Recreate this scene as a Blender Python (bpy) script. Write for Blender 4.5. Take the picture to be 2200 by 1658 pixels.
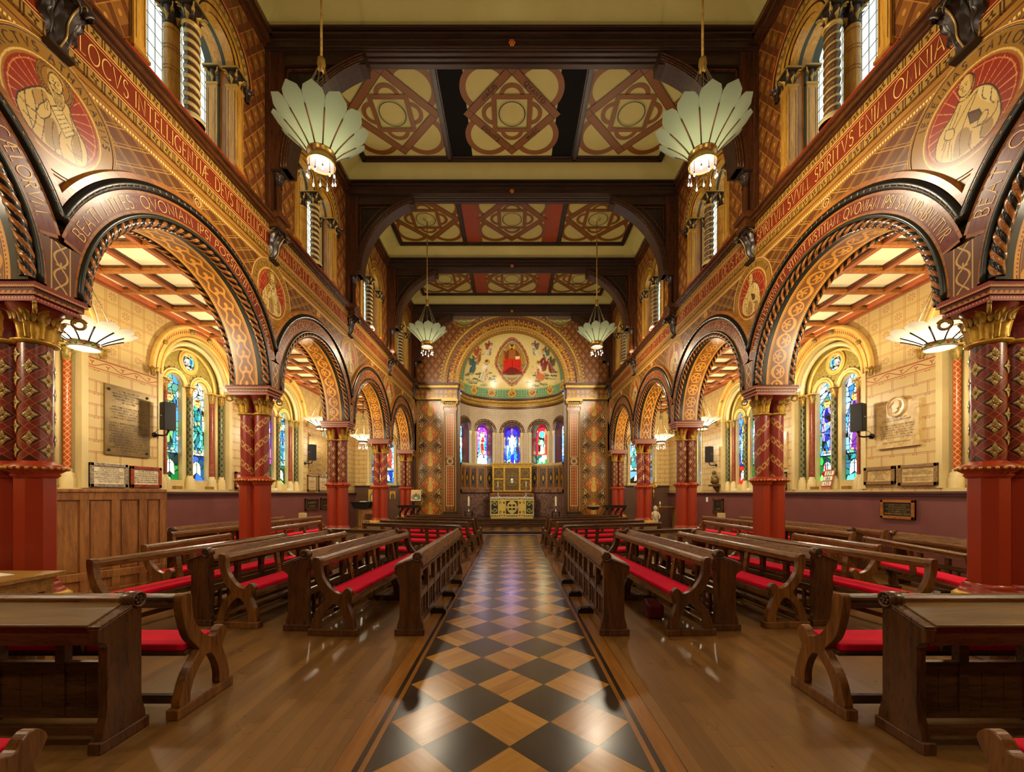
import bpy, math, random
import numpy as np
from mathutils import Vector, Matrix
random.seed(7)
RNG = np.random.default_rng(7)
D = bpy.data
sc = bpy.context.scene
COL = sc.collection
for _o in list(D.objects):
    D.objects.remove(_o)
PI = math.pi

# ------------------------------------------------------------------ camera, world, exposure
cam_d = D.cameras.new('camera')
cam_d.sensor_fit = 'HORIZONTAL'
cam_d.sensor_width = 36.0
cam_d.lens = 36.0 * 870.0 / 2200.0
cam_d.shift_y = 231.0 / 2200.0
cam_d.clip_start = 0.05
cam = D.objects.new('camera', cam_d)
cam.location = (0, 0, 1.6)
cam.rotation_euler = (PI / 2, 0, 0)
COL.objects.link(cam)
sc.camera = cam
world = D.worlds.new('world')
sc.world = world
world.use_nodes = True
world.node_tree.nodes['Background'].inputs[0].default_value = (0.55, 0.7, 1.0, 1)
world.node_tree.nodes['Background'].inputs[1].default_value = 0.6
sc.view_settings.view_transform = 'Standard'
sc.view_settings.look = 'None'
sc.view_settings.gamma = 1.0
sc.view_settings.use_curve_mapping = False
sc.view_settings.exposure = 0.4
sc.cycles.sample_clamp_indirect = 6.0
# light levels of the place
NAVE_LAMP = 172.0
AISLE_LAMP = 95.0
GLASS = 3.2          # stained glass
CLERE = 1.05          # clear clerestory glass
FLOOD = 1300.0
ROSE = 15.0

# ------------------------------------------------------------------ plan of the place (metres)
S = 3.708                      # bay
Y1 = 4.095
PIER = [Y1 + S * (k - 1) for k in range(6)]          # 0.387 ... 18.93
BAY = [p + S / 2 for p in PIER[:5]]                  # arch centres
YW = 19.6                      # chancel wall
YA = 19.5                      # aisle end wall
YR = -5.2                      # wall behind
XF, XW, XC, XB = 4.56, 4.62, 4.66, 5.25   # archivolt, spandrel, clerestory, aisle face of arcade
XA = 7.55                      # aisle wall
ZSP = 3.62                     # springing of the arcade
ZC = 3.65
ZCEIL = 10.65
ZAC = 5.55                     # aisle ceiling


def c(r, g, b):
    def f(u):
        u /= 255.0
        return u / 12.92 if u <= 0.04045 else ((u + 0.055) / 1.055) ** 2.4
    return (f(r), f(g), f(b), 1.0)


# ------------------------------------------------------------------ node expressions
class X:
    __slots__ = ('g', 's')

    def __init__(self, g, s):
        self.g = g
        self.s = s

    def __add__(self, o): return self.g.m('ADD', self, o)
    __radd__ = __add__
    def __sub__(self, o): return self.g.m('SUBTRACT', self, o)
    def __rsub__(self, o): return self.g.m('SUBTRACT', o, self)
    def __mul__(self, o): return self.g.m('MULTIPLY', self, o)
    __rmul__ = __mul__
    def __truediv__(self, o): return self.g.m('DIVIDE', self, o)
    def __neg__(self): return self.g.m('MULTIPLY', self, -1.0)
    def abs(self): return self.g.m('ABSOLUTE', self)
    def sin(self): return self.g.m('SINE', self)
    def fract(self): return self.g.m('FRACT', self)
    def floor(self): return self.g.m('FLOOR', self)
    def sqrt(self): return self.g.m('SQRT', self)
    def gt(self, o): return self.g.m('GREATER_THAN', self, o)
    def lt(self, o): return self.g.m('LESS_THAN', self, o)
    def max(self, o): return self.g.m('MAXIMUM', self, o)
    def min(self, o): return self.g.m('MINIMUM', self, o)
    def odd(self): return self.g.m('FLOORED_MODULO', self, 2.0).gt(0.5)


class G:
    def __init__(self, mat):
        self.nt = mat.node_tree
        self.cache = {}

    def n(self, t, **kw):
        nd = self.nt.nodes.new(t)
        for k, v in kw.items():
            setattr(nd, k, v)
        return nd

    def put(self, sock, v):
        if isinstance(v, X):
            self.nt.links.new(v.s, sock)
        elif v is not None:
            sock.default_value = v

    def m(self, op, a, b=None):
        nd = self.n('ShaderNodeMath', operation=op)
        self.put(nd.inputs[0], a)
        if b is not None:
            self.put(nd.inputs[1], b)
        return X(self, nd.outputs[0])

    def _sep(self, key, out):
        if key not in self.cache:
            t = self.n('ShaderNodeTexCoord')
            s = self.n('ShaderNodeSeparateXYZ')
            self.nt.links.new(t.outputs[out], s.inputs[0])
            self.cache[key] = tuple(X(self, s.outputs[i]) for i in range(3))
        return self.cache[key]

    def obj(self): return self._sep('o', 'Object')
    def uv(self): return self._sep('u', 'UV')

    def vec(self, x, y, z):
        nd = self.n('ShaderNodeCombineXYZ')
        for i, v in enumerate((x, y, z)):
            self.put(nd.inputs[i], v)
        return X(self, nd.outputs[0])

    def noise(self, v, scale, detail=3.0, rough=0.55, dist=0.0):
        nd = self.n('ShaderNodeTexNoise')
        self.put(nd.inputs['Vector'], v)
        nd.inputs['Scale'].default_value = scale
        nd.inputs['Detail'].default_value = detail
        nd.inputs['Roughness'].default_value = rough
        nd.inputs['Distortion'].default_value = dist
        return X(self, nd.outputs[0])

    def white(self, x, y):
        nd = self.n('ShaderNodeTexWhiteNoise', noise_dimensions='2D')
        self.put(nd.inputs['Vector'], self.vec(x, y, 0.0))
        return X(self, nd.outputs[0])

    def attr(self, name):
        nd = self.n('ShaderNodeAttribute', attribute_name=name)
        return X(self, nd.outputs['Color'])

    def mix(self, f, a, b):
        nd = self.n('ShaderNodeMix', data_type='RGBA')
        nd.clamp_factor = True
        self.put(nd.inputs[0], f)
        self.put(nd.inputs[6], a)
        self.put(nd.inputs[7], b)
        return X(self, nd.outputs[2])

    def smooth(self, v, a, b):
        nd = self.n('ShaderNodeMapRange', interpolation_type='SMOOTHSTEP')
        self.put(nd.inputs[0], v)
        nd.inputs[1].default_value = a
        nd.inputs[2].default_value = b
        return X(self, nd.outputs[0])

    def line(self, v, period, w):      # 1 on thin lines at multiples of period
        f = (v / period + 0.5).fract() - 0.5
        return f.abs().lt(w / period / 2)

    def flower(self, dx, dy, r, n=5, deep=0.35):
        """1 inside a petalled flower of radius r"""
        rad = (dx * dx + dy * dy).sqrt()
        a = self.m('ARCTAN2', dy, dx)
        lim = ((a * float(n)).sin() * deep + (1.0 - deep)) * r
        return rad.lt(lim)


MATS = {}


def mat(name, col=(0.5, 0.5, 0.5, 1), rough=0.5, metal=0.0, fn=None, spec=0.5, coat=0.0, trans=0.0):
    if name in MATS:
        return MATS[name]
    mt = D.materials.new(name)
    mt.use_nodes = True
    nt = mt.node_tree
    b = nt.nodes['Principled BSDF']
    b.inputs['Base Color'].default_value = col
    b.inputs['Roughness'].default_value = rough
    b.inputs['Metallic'].default_value = metal
    b.inputs['Specular IOR Level'].default_value = spec
    b.inputs['Coat Weight'].default_value = coat
    b.inputs['Coat Roughness'].default_value = 0.15
    b.inputs['Transmission Weight'].default_value = trans
    mt.diffuse_color = col
    if fn:
        g = G(mt)
        r = fn(g) or {}
        if 'color' in r:
            g.put(b.inputs['Base Color'], r['color'])
        if 'rough' in r:
            g.put(b.inputs['Roughness'], r['rough'])
        if 'metal' in r:
            g.put(b.inputs['Metallic'], r['metal'])
        if 'emit' in r:
            g.put(b.inputs['Emission Color'], r['emit'])
            b.inputs['Emission Strength'].default_value = r.get('power', 1.0)
        if 'bump' in r:
            nd = g.n('ShaderNodeBump')
            nd.inputs['Strength'].default_value = r.get('bs', 0.4)
            nd.inputs['Distance'].default_value = r.get('bd', 0.01)
            g.put(nd.inputs['Height'], r['bump'])
            nt.links.new(nd.outputs[0], b.inputs['Normal'])
    MATS[name] = mt
    return mt


def wood(name, ca, cb, axis='x', rough=0.35, scale=1.3, coat=0.0, bs=0.08):
    """streaky grain along one axis of the object"""
    def fn(g):
        x, y, z = g.obj()
        k = {'x': (0.9, 9.0, 9.0), 'y': (9.0, 0.9, 9.0), 'z': (9.0, 9.0, 0.9)}[axis]
        v = g.vec(x * (k[0] * scale), y * (k[1] * scale), z * (k[2] * scale))
        n1 = g.noise(v, 1.3, 4.0, 0.6, 0.8)
        n2 = g.noise(v, 7.0, 3.0, 0.6, 0.3)
        t = n1 * 0.65 + n2 * 0.35
        f = g.smooth(t, 0.28, 0.72)
        return dict(color=g.mix(f, ca, cb), rough=rough + (n2 - 0.5) * 0.25, bump=n2, bs=bs, bd=0.004)
    return mat(name, cb, rough, fn=fn, coat=coat)


# ------------------------------------------------------------------ mesh builder
class MB:
    def __init__(self):
        self.v, self.f, self.mi, self.sm, self.uvs, self.mats = [], [], [], [], [], []
        self.M = None
        self.col = []

    def slot(self, m):
        if m not in self.mats:
            self.mats.append(m)
        return self.mats.index(m)

    def add(self, vs, fs, m, smooth=False, uv=None, col=None):
        o = len(self.v)
        if self.M is not None:
            a = np.c_[np.asarray(vs, float).reshape(-1, 3), np.ones(len(vs))] @ np.array(self.M).T
            vs = a[:, :3].tolist()
        self.v.extend([tuple(p) for p in vs])
        self.uvs.extend(uv if uv is not None else [(0.0, 0.0)] * len(vs))
        if col is not None:
            while len(self.col) < o:
                self.col.append((0.5, 0.5, 0.5, 1))
            self.col.extend(col)
        i = self.slot(m)
        self.f.extend([tuple(k + o for k in f) for f in fs])
        self.mi.extend([i] * len(fs))
        self.sm.extend([smooth] * len(fs))
        return self

    def box(self, x0, x1, y0, y1, z0, z1, m):
        if x0 > x1: x0, x1 = x1, x0
        if y0 > y1: y0, y1 = y1, y0
        vs = [(x, y, z) for z in (z0, z1) for y in (y0, y1) for x in (x0, x1)]
        return self.add(vs, [(0, 2, 3, 1), (4, 5, 7, 6), (0, 1, 5, 4), (2, 6, 7, 3), (0, 4, 6, 2), (1, 3, 7, 5)], m)

    def prism(self, poly, t0, t1, ax, m, smooth=False):
        n = len(poly)
        f = {'x': lambda a, b, t: (t, a, b), 'y': lambda a, b, t: (a, t, b), 'z': lambda a, b, t: (a, b, t)}[ax]
        vs = [f(a, b, t0) for a, b in poly] + [f(a, b, t1) for a, b in poly]
        self.add(vs, [tuple(range(n))[::-1], tuple(range(n, 2 * n))], m)
        o = len(self.v) - 2 * n
        i = self.slot(m)
        for k in range(n):
            self.f.append((o + k, o + (k + 1) % n, o + n + (k + 1) % n, o + n + k))
            self.mi.append(i)
            self.sm.append(smooth)
        return self

    def grid(self, P, m, smooth=True, uv=None, matf=None, col=None):
        """P: (nu, nv, 3) array of points, a sheet of quads"""
        P = np.asarray(P, float)
        nu, nv = P.shape[:2]
        fs = [(i * nv + j, (i + 1) * nv + j, (i + 1) * nv + j + 1, i * nv + j + 1) for i in range(nu - 1) for j in range(nv - 1)]
        U = None
        if uv is not None:
            U = [tuple(q) for q in np.asarray(uv, float).reshape(-1, 2)]
        C = None
        if col is not None:
            C = [tuple(q) for q in np.asarray(col, float).reshape(-1, 4)]
        k = len(self.f)
        self.add(P.reshape(-1, 3).tolist(), fs, m, smooth, U, C)
        if matf:
            q = k
            for i in range(nu - 1):
                for j in range(nv - 1):
                    self.mi[q] = self.slot(matf(i, j))
                    q += 1
        return self

    def lathe(self, prof, m, cx=0, cy=0, n=24, smooth=True, a0=0.0, a1=2 * PI, sx=1.0, sy=1.0):
        A = np.linspace(a0, a1, n + 1)
        pr = np.asarray(prof, float)
        P = np.zeros((len(A), len(pr), 3))
        P[:, :, 0] = cx + sx * np.cos(A)[:, None] * pr[None, :, 0]
        P[:, :, 1] = cy + sy * np.sin(A)[:, None] * pr[None, :, 0]
        P[:, :, 2] = pr[None, :, 1]
        hs = np.r_[0, np.cumsum(np.hypot(*np.diff(pr, axis=0).T))]
        U = np.zeros((len(A), len(pr), 2))
        U[:, :, 0] = (A / (2 * PI))[:, None]
        U[:, :, 1] = hs[None, :]
        return self.grid(P, m, smooth, U)

    def tube(self, pts, r, m, n=8, closed=False, caps=True, smooth=True):
        """round bar along points; r a number or a list"""
        p = np.asarray(pts, float)
        k = len(p)
        rr = np.full(k, r, float) if np.isscalar(r) else np.asarray(r, float)
        if closed:
            t = np.roll(p, -1, 0) - np.roll(p, 1, 0)
        else:
            t = np.gradient(p, axis=0)
        t /= np.linalg.norm(t, axis=1)[:, None] + 1e-12
        up = np.array([0, 0, 1.0]) if abs(t[0][2]) < 0.9 else np.array([0, 1.0, 0])
        rings = []
        nrm = None
        for i in range(k):
            if nrm is None:
                nrm = np.cross(up, t[i])
            nrm = nrm - t[i] * np.dot(nrm, t[i])
            nrm /= np.linalg.norm(nrm) + 1e-12
            bi = np.cross(t[i], nrm)
            A = np.arange(n) / n * 2 * PI
            rings.append(p[i] + rr[i] * (np.cos(A)[:, None] * nrm + np.sin(A)[:, None] * bi))
        vs = np.concatenate(rings).tolist()
        fs = []
        L = k if closed else k - 1
        for i in range(L):
            for j in range(n):
                a, b = i * n, ((i + 1) % k) * n
                fs.append((a + j, a + (j + 1) % n, b + (j + 1) % n, b + j))
        if caps and not closed:
            fs.append(tuple(range(n))[::-1])
            fs.append(tuple(range((k - 1) * n, k * n)))
        return self.add(vs, fs, m, smooth)

    def sphere(self, cx, cy, cz, r, m, n=12, sz=1.0):
        k = max(4, n // 2)
        T = np.linspace(-PI / 2, PI / 2, k + 1)
        return self.lathe([(r * math.cos(t) + 1e-5, cz + sz * r * math.sin(t)) for t in T], m, cx, cy, n)

    def rope(self, frame, L, r, m1, m2, lobes=3, pitch=0.3, n=18, step=0.012, depth=0.22):
        """twisted rope; frame(s) -> point, normal, binormal along the length L"""
        k = max(8, int(L / step))
        sv = np.linspace(0, L, k + 1)
        P = np.zeros((k + 1, n + 1, 3))
        A = np.linspace(0, 2 * PI, n + 1)
        for i, s_ in enumerate(sv):
            o, a, b = frame(s_)
            ph = A + 2 * PI * s_ / pitch
            rr = r * (1 - depth + depth * np.abs(np.cos(lobes * (A) / 2.0)))
            P[i] = np.asarray(o) + rr[:, None] * (np.cos(ph)[:, None] * np.asarray(a) + np.sin(ph)[:, None] * np.asarray(b))
        if lobes == 1:
            f = lambda i, j: m1 if j % n < n * 0.62 else m2
        else:
            f = lambda i, j: m1 if int(((j + 0.5) / n * lobes) + 0.5) % 2 else m2
        return self.grid(P, m1, True, None, f)

    def build(self, name, parent=None, loc=None, rz=0.0, bevel=0.0):
        me = D.meshes.new(name)
        me.from_pydata(self.v, [], self.f)
        for m in self.mats:
            me.materials.append(m)
        if self.f:
            me.polygons.foreach_set('material_index', self.mi)
            me.polygons.foreach_set('use_smooth', self.sm)
            if any(u != (0.0, 0.0) for u in self.uvs[:4000]) or any(u != (0.0, 0.0) for u in self.uvs):
                ul = me.uv_layers.new(name='UVMap')
                li = np.empty(len(me.loops), np.int32)
                me.loops.foreach_get('vertex_index', li)
                ul.data.foreach_set('uv', np.asarray(self.uvs, np.float32)[li].ravel())
            if self.col:
                while len(self.col) < len(self.v):
                    self.col.append((0.5, 0.5, 0.5, 1))
                ca = me.color_attributes.new('paint', 'FLOAT_COLOR', 'POINT')
                ca.data.foreach_set('color', np.asarray(self.col, np.float32).ravel())
        me.update()
        o = D.objects.new(name, me)
        COL.objects.link(o)
        if parent is not None:
            o.parent = parent
        if loc is not None:
            o.location = loc
        o.rotation_euler = (0, 0, rz)
        if bevel:
            b = o.modifiers.new('soft_edge', 'BEVEL')
            b.width = bevel
            b.segments = 2
            b.limit_method = 'ANGLE'
            b.angle_limit = 0.6
        return o


def tag(o, label=None, cat=None, group=None, kind=None):
    for k, v in (('label', label), ('category', cat), ('group', group), ('kind', kind)):
        if v:
            o[k] = v
    return o


def empty(name, loc=(0, 0, 0), rz=0.0, label=None, cat=None, group=None, kind=None):
    o = D.objects.new(name, None)
    o.empty_display_size = 0.2
    o.location = loc
    o.rotation_euler = (0, 0, rz)
    COL.objects.link(o)
    return tag(o, label, cat, group, kind)


def copy_tree(o, parent=None, loc=None, rz=None, label=None, group=None):
    n = o.copy()
    COL.objects.link(n)
    if parent is not None:
        n.parent = parent
    if loc is not None:
        n.location = loc
    if rz is not None:
        n.rotation_euler = (0, 0, rz)
    if label:
        n['label'] = label
    if group:
        n['group'] = group
    for ch in list(o.children):
        copy_tree(ch, n)
    return n


def catmull(pts, k=5, closed=True):
    p = [np.array(q, float) for q in pts]
    n = len(p)
    out = []
    for i in range(n if closed else n - 1):
        if closed:
            a, b, d, e = p[(i - 1) % n], p[i], p[(i + 1) % n], p[(i + 2) % n]
        else:
            a, b, d, e = p[max(i - 1, 0)], p[i], p[i + 1], p[min(i + 2, n - 1)]
        for t in np.arange(k) / k:
            out.append(tuple(0.5 * ((2 * b) + (d - a) * t + (2 * a - 5 * b + 4 * d - e) * t * t + (3 * b - a - 3 * d + e) * t ** 3)))
    if not closed:
        out.append(tuple(p[-1]))
    return out


# ------------------------------------------------------------------ a brush: colours laid on a dense sheet of vertices
class Canvas:
    """painted picture in its own metres (w wide, h high), n vertices across"""
    def __init__(self, w, h, n, bg):
        self.w, self.h = w, h
        self.nx = n
        self.ny = max(2, int(round(n * h / w)))
        self.x, self.y = np.meshgrid(np.linspace(0, w, self.nx), np.linspace(0, h, self.ny), indexing='ij')
        self.a = np.ones((self.nx, self.ny, 4))
        self.a[:] = bg

    def put(self, msk, col):
        self.a[msk] = col

    def disc(self, cx, cy, r, col, ry=None):
        ry = ry or r
        self.put(((self.x - cx) / r) ** 2 + ((self.y - cy) / ry) ** 2 < 1, col)

    def ring(self, cx, cy, r0, r1, col):
        d = np.hypot(self.x - cx, self.y - cy)
        self.put((d > r0) & (d < r1), col)

    def rect(self, x0, x1, y0, y1, col):
        self.put((self.x > x0) & (self.x < x1) & (self.y > y0) & (self.y < y1), col)

    def inpoly(self, pts):
        inside = np.zeros(self.x.shape, bool)
        n = len(pts)
        for i in range(n):
            x0, y0 = pts[i]
            x1, y1 = pts[(i + 1) % n]
            if y0 == y1:
                continue
            cnd = ((y0 > self.y) != (y1 > self.y)) & (self.x < (x1 - x0) * (self.y - y0) / (y1 - y0) + x0)
            inside ^= cnd
        return inside

    def poly(self, pts, col, smooth=False):
        if smooth:
            pts = catmull(pts, 5)
        self.put(self.inpoly(pts), col)

    def dist(self, pts):
        d = np.full(self.x.shape, 1e9)
        for (x0, y0), (x1, y1) in zip(pts[:-1], pts[1:]):
            dx, dy = x1 - x0, y1 - y0
            t = np.clip(((self.x - x0) * dx + (self.y - y0) * dy) / (dx * dx + dy * dy + 1e-12), 0, 1)
            d = np.minimum(d, np.hypot(self.x - x0 - t * dx, self.y - y0 - t * dy))
        return d

    def line(self, pts, w, col, smooth=False):
        if smooth:
            pts = catmull(pts, 5, False)
        self.put(self.dist(pts) < w / 2, col)

    def sheet(self, mb, m, fn, uvs=True):
        """lay the picture on a surface: fn(x, y) -> points (nx, ny, 3)"""
        mb.grid(fn(self.x, self.y), m, True, None, None, self.a)
        return mb


def cells(cv, n, seed, msk=None):
    """mosaic of cells: index of nearest seed and distance to the border between cells"""
    r = np.random.default_rng(seed)
    px, py = r.random(n) * cv.w, r.random(n) * cv.h
    d1 = np.full(cv.x.shape, 9e9)
    d2 = d1.copy()
    idx = np.zeros(cv.x.shape, int)
    for i in range(n):
        d = np.hypot((cv.x - px[i]), (cv.y - py[i]) * 0.8)
        nearer = d < d1
        d2 = np.where(nearer, d1, np.minimum(d2, d))
        idx = np.where(nearer, i, idx)
        d1 = np.where(nearer, d, d1)
    return idx, d2 - d1, r


# ------------------------------------------------------------------ drawn Roman capitals (strokes in a unit box, cap height 1)
def _arc(cx, cy, rx, ry, a0, a1, n=10):
    return [(cx + rx * math.cos(math.radians(a0 + (a1 - a0) * i / n)), cy + ry * math.sin(math.radians(a0 + (a1 - a0) * i / n))) for i in range(n + 1)]


GL = {
    'A': (0.72, [[(0, 0), (0.36, 1), (0.72, 0)], [(0.14, 0.38), (0.58, 0.38)]]),
    'B': (0.55, [[(0.05, 0), (0.05, 1), (0.25, 1)] + _arc(0.25, 0.76, 0.22, 0.24, 90, -90) + [(0.05, 0.52)], [(0.25, 0.52)] + _arc(0.26, 0.26, 0.28, 0.26, 90, -90) + [(0.05, 0)]]),
    'C': (0.8, [_arc(0.48, 0.5, 0.46, 0.5, 50, 310, 16)]),
    'D': (0.78, [[(0.05, 0), (0.05, 1), (0.28, 1)] + _arc(0.28, 0.5, 0.48, 0.5, 90, -90, 14) + [(0.05, 0)]]),
    'E': (0.5, [[(0.48, 1), (0.05, 1), (0.05, 0), (0.48, 0)], [(0.05, 0.52), (0.42, 0.52)]]),
    'F': (0.48, [[(0.48, 1), (0.05, 1), (0.05, 0)], [(0.05, 0.52), (0.4, 0.52)]]),
    'G': (0.82, [_arc(0.48, 0.5, 0.46, 0.5, 50, 300, 16) + [(0.74, 0.1), (0.74, 0.42), (0.58, 0.42)]]),
    'H': (0.7, [[(0.05, 0), (0.05, 1)], [(0.65, 0), (0.65, 1)], [(0.05, 0.52), (0.65, 0.52)]]),
    'I': (0.12, [[(0.06, 0), (0.06, 1)]]),
    'L': (0.48, [[(0.05, 1), (0.05, 0), (0.46, 0)]]),
    'M': (0.9, [[(0.03, 0), (0.14, 1), (0.45, 0.12), (0.76, 1), (0.87, 0)]]),
    'N': (0.74, [[(0.05, 0), (0.05, 1), (0.68, 0), (0.68, 1)]]),
    'O': (0.96, [_arc(0.48, 0.5, 0.46, 0.5, 0, 360, 22)]),
    'P': (0.52, [[(0.05, 0), (0.05, 1), (0.25, 1)] + _arc(0.25, 0.74, 0.25, 0.26, 90, -90) + [(0.05, 0.48)]]),
    'Q': (0.96, [_arc(0.48, 0.5, 0.46, 0.5, 0, 360, 22), [(0.5, 0.16), (0.98, -0.2)]]),
    'R': (0.6, [[(0.05, 0), (0.05, 1), (0.25, 1)] + _arc(0.25, 0.75, 0.24, 0.25, 90, -90) + [(0.05, 0.5)], [(0.26, 0.5), (0.6, 0)]]),
    'S': (0.5, [_arc(0.25, 0.75, 0.2, 0.24, 30, 250, 9) + _arc(0.25, 0.26, 0.23, 0.26, 75, -150, 10)]),
    'T': (0.66, [[(0.0, 1), (0.66, 1)], [(0.33, 1), (0.33, 0)]]),
    'V': (0.72, [[(0, 1), (0.36, 0), (0.72, 1)]]),
    'U': (0.66, [[(0.05, 1), (0.05, 0.3)] + _arc(0.33, 0.3, 0.28, 0.3, 180, 360, 8) + [(0.61, 1)]]),
    'W': (1.1, [[(0, 1), (0.28, 0), (0.55, 0.9), (0.82, 0), (1.1, 1)]]),
    'X': (0.66, [[(0, 0), (0.66, 1)], [(0, 1), (0.66, 0)]]),
    'Y': (0.66, [[(0, 1), (0.33, 0.5), (0.66, 1)], [(0.33, 0.5), (0.33, 0)]]),
    'K': (0.62, [[(0.05, 0), (0.05, 1)], [(0.6, 1), (0.06, 0.46), (0.62, 0)]]),
    'J': (0.3, [[(0.24, 1), (0.24, 0.2)] + _arc(0.1, 0.2, 0.14, 0.2, 0, -120, 5)]),
    'Z': (0.62, [[(0.02, 1), (0.6, 1), (0.02, 0), (0.62, 0)]]),
    '~': (1.0, [[(0, 0), (0.42, 1), (0.95, 1)], [(0.5, 1), (0.5, 0), (0.95, 0)], [(0.5, 0.52), (0.88, 0.52)], [(0.15, 0.38), (0.5, 0.38)]]),   # AE joined
    '.': (0.14, [[(0.05, 0.02), (0.09, 0.06)]]),
    ':': (0.14, [[(0.05, 0.12), (0.09, 0.16)], [(0.05, 0.72), (0.09, 0.76)]]),
    '*': (0.14, [[(0.05, 0.48), (0.09, 0.54)]]),
    ' ': (0.3, []),
    '0': (0.6, [_arc(0.3, 0.5, 0.26, 0.5, 0, 360, 16)]),
    '1': (0.3, [[(0.05, 0.8), (0.18, 1), (0.18, 0)]]),
    '2': (0.55, [_arc(0.27, 0.72, 0.22, 0.28, 160, -30, 8) + [(0.04, 0), (0.52, 0)]]),
    '3': (0.52, [_arc(0.22, 0.76, 0.22, 0.24, 140, -90, 8) + _arc(0.22, 0.26, 0.26, 0.26, 90, -140, 9)]),
    '4': (0.56, [[(0.4, 0), (0.4, 1), (0.02, 0.3), (0.54, 0.3)]]),
    '5': (0.52, [[(0.46, 1), (0.1, 1), (0.06, 0.56)] + _arc(0.22, 0.32, 0.26, 0.32, 110, -140, 10)]),
    '6': (0.56, [[(0.46, 0.98), (0.2, 0.7)] + _arc(0.28, 0.3, 0.25, 0.3, 150, -210, 14)]),
    '8': (0.52, [_arc(0.25, 0.76, 0.2, 0.24, 0, 360, 12), _arc(0.25, 0.26, 0.24, 0.26, 0, 360, 12)]),
    '9': (0.56, [_arc(0.28, 0.7, 0.24, 0.3, 0, 360, 14), [(0.52, 0.66), (0.3, 0.0)]]),
}


def strokes(txt, h, gap=0.16, wide=1.0):
    """list of polylines in metres and the full width"""
    out = []
    x = 0.0
    for ch in txt:
        w, st = GL.get(ch, GL[' '])
        for p in st:
            out.append([(x + a * h * wide, b * h) for a, b in p])
        x += (w + gap) * h * wide
    return out, x - gap * h * wide


def write(mb, lines, w, m, fn, sub=0.06):
    """ribbon strokes of width w laid by fn(x, y) -> 3-D point"""
    for pl in lines:
        pts = []
        for (x0, y0), (x1, y1) in zip(pl[:-1], pl[1:]):
            k = max(1, int(math.hypot(x1 - x0, y1 - y0) / sub))
            pts += [(x0 + (x1 - x0) * i / k, y0 + (y1 - y0) * i / k) for i in range(k)]
        pts.append(pl[-1])
        p = np.array(pts)
        t = np.gradient(p, axis=0)
        t /= np.linalg.norm(t, axis=1)[:, None] + 1e-12
        nrm = np.c_[-t[:, 1], t[:, 0]] * w / 2
        a, b = p + nrm, p - nrm
        vs = [fn(*q) for q in a] + [fn(*q) for q in b]
        n = len(p)
        mb.add(vs, [(i, i + 1, n + i + 1, n + i) for i in range(n - 1)], m)
# ------------------------------------------------------------------ materials
def plain(name, col, rough=0.5, metal=0.0, var=0.12, sc_=2.5, bs=0.0, **kw):
    """paint or stone with faint unevenness of its own"""
    dark = tuple(v * (1 - var) for v in col[:3]) + (1,)

    def fn(g):
        x, y, z = g.obj()
        n = g.noise(g.vec(x, y, z), sc_, 4.0)
        r = dict(color=g.mix(g.smooth(n, 0.35, 0.65), dark, col), rough=rough + (n - 0.5) * 0.2)
        if bs:
            r.update(bump=g.noise(g.vec(x, y, z), sc_ * 8, 3.0), bs=bs, bd=0.004)
        return r
    return mat(name, col, rough, metal, fn, **kw)


M_cream = plain('cream_paint', c(222, 203, 150), 0.6)
M_cove = plain('ceiling_cream_paint', c(188, 174, 102), 0.6, var=0.06)
M_coffer = plain('coffer_cream_paint', c(236, 222, 178), 0.65, var=0.05)
M_stone = plain('painted_stone', c(208, 190, 132), 0.5)
M_dado = plain('plum_dado_paint', c(116, 66, 62), 0.42)
M_dado2 = plain('brown_panel_paint', c(92, 62, 40), 0.4)
M_ledge = plain('plum_ledge_paint', c(86, 48, 46), 0.35)
M_black = mat('black_paint', c(18, 18, 14), 0.28)
M_blackgreen = mat('black_green_paint', c(32, 36, 26), 0.3)
M_orange = wood('orange_pine_fillet', c(122, 68, 22), c(174, 108, 40), 'y', 0.3)
M_red = mat('oxblood_paint', c(156, 52, 24), 0.3)
M_redd = plain('dark_oxblood_paint', c(108, 32, 22), 0.3, var=0.15)
M_gold = plain('gold_leaf', c(214, 170, 62), 0.32, 0.4, var=0.35, sc_=14, bs=0.35)
M_goldd = plain('old_gold_leaf', c(176, 138, 56), 0.4, 0.3, var=0.4, sc_=14, bs=0.3)
M_goldline = mat('gold_line_paint', c(222, 172, 92), 0.4, 0.1)
M_creamline = mat('cream_line_paint', c(214, 196, 148), 0.5)
M_yellow = plain('yellow_torus_paint', c(206, 160, 24), 0.3)
M_plinth = plain('grey_stone_plinth', c(120, 92, 66), 0.6)
M_darkwood = wood('dark_stained_beam', c(34, 19, 10), c(60, 35, 19), 'x', 0.42)
M_darkwoodz = wood('dark_stained_post', c(40, 20, 10), c(86, 46, 22), 'z', 0.3)
M_darkpanel = wood('dark_stained_panel', c(20, 13, 7), c(44, 30, 16), 'z', 0.35)
M_cornice = wood('cornice_wood', c(40, 20, 10), c(98, 54, 22), 'y', 0.28)
M_pew = wood('oak_pew', c(66, 40, 15), c(134, 88, 38), 'x', 0.3)
M_pewend = wood('oak_pew_end', c(66, 38, 13), c(138, 88, 36), 'z', 0.32)
M_desk = wood('oak_desk', c(46, 26, 10), c(98, 62, 27), 'x', 0.3)
M_deskend = wood('oak_desk_end', c(48, 27, 11), c(98, 60, 27), 'z', 0.3)
M_dpew = wood('dark_oak_pew', c(40, 24, 10), c(92, 58, 25), 'x', 0.3)
M_dpewend = wood('dark_oak_pew_end', c(48, 27, 10), c(106, 66, 28), 'z', 0.32)
M_desktop = wood('worn_desk_top', c(70, 46, 16), c(116, 84, 34), 'x', 0.4)
M_table = wood('pale_pine_table', c(110, 76, 24), c(176, 130, 56), 'x', 0.45)
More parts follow.
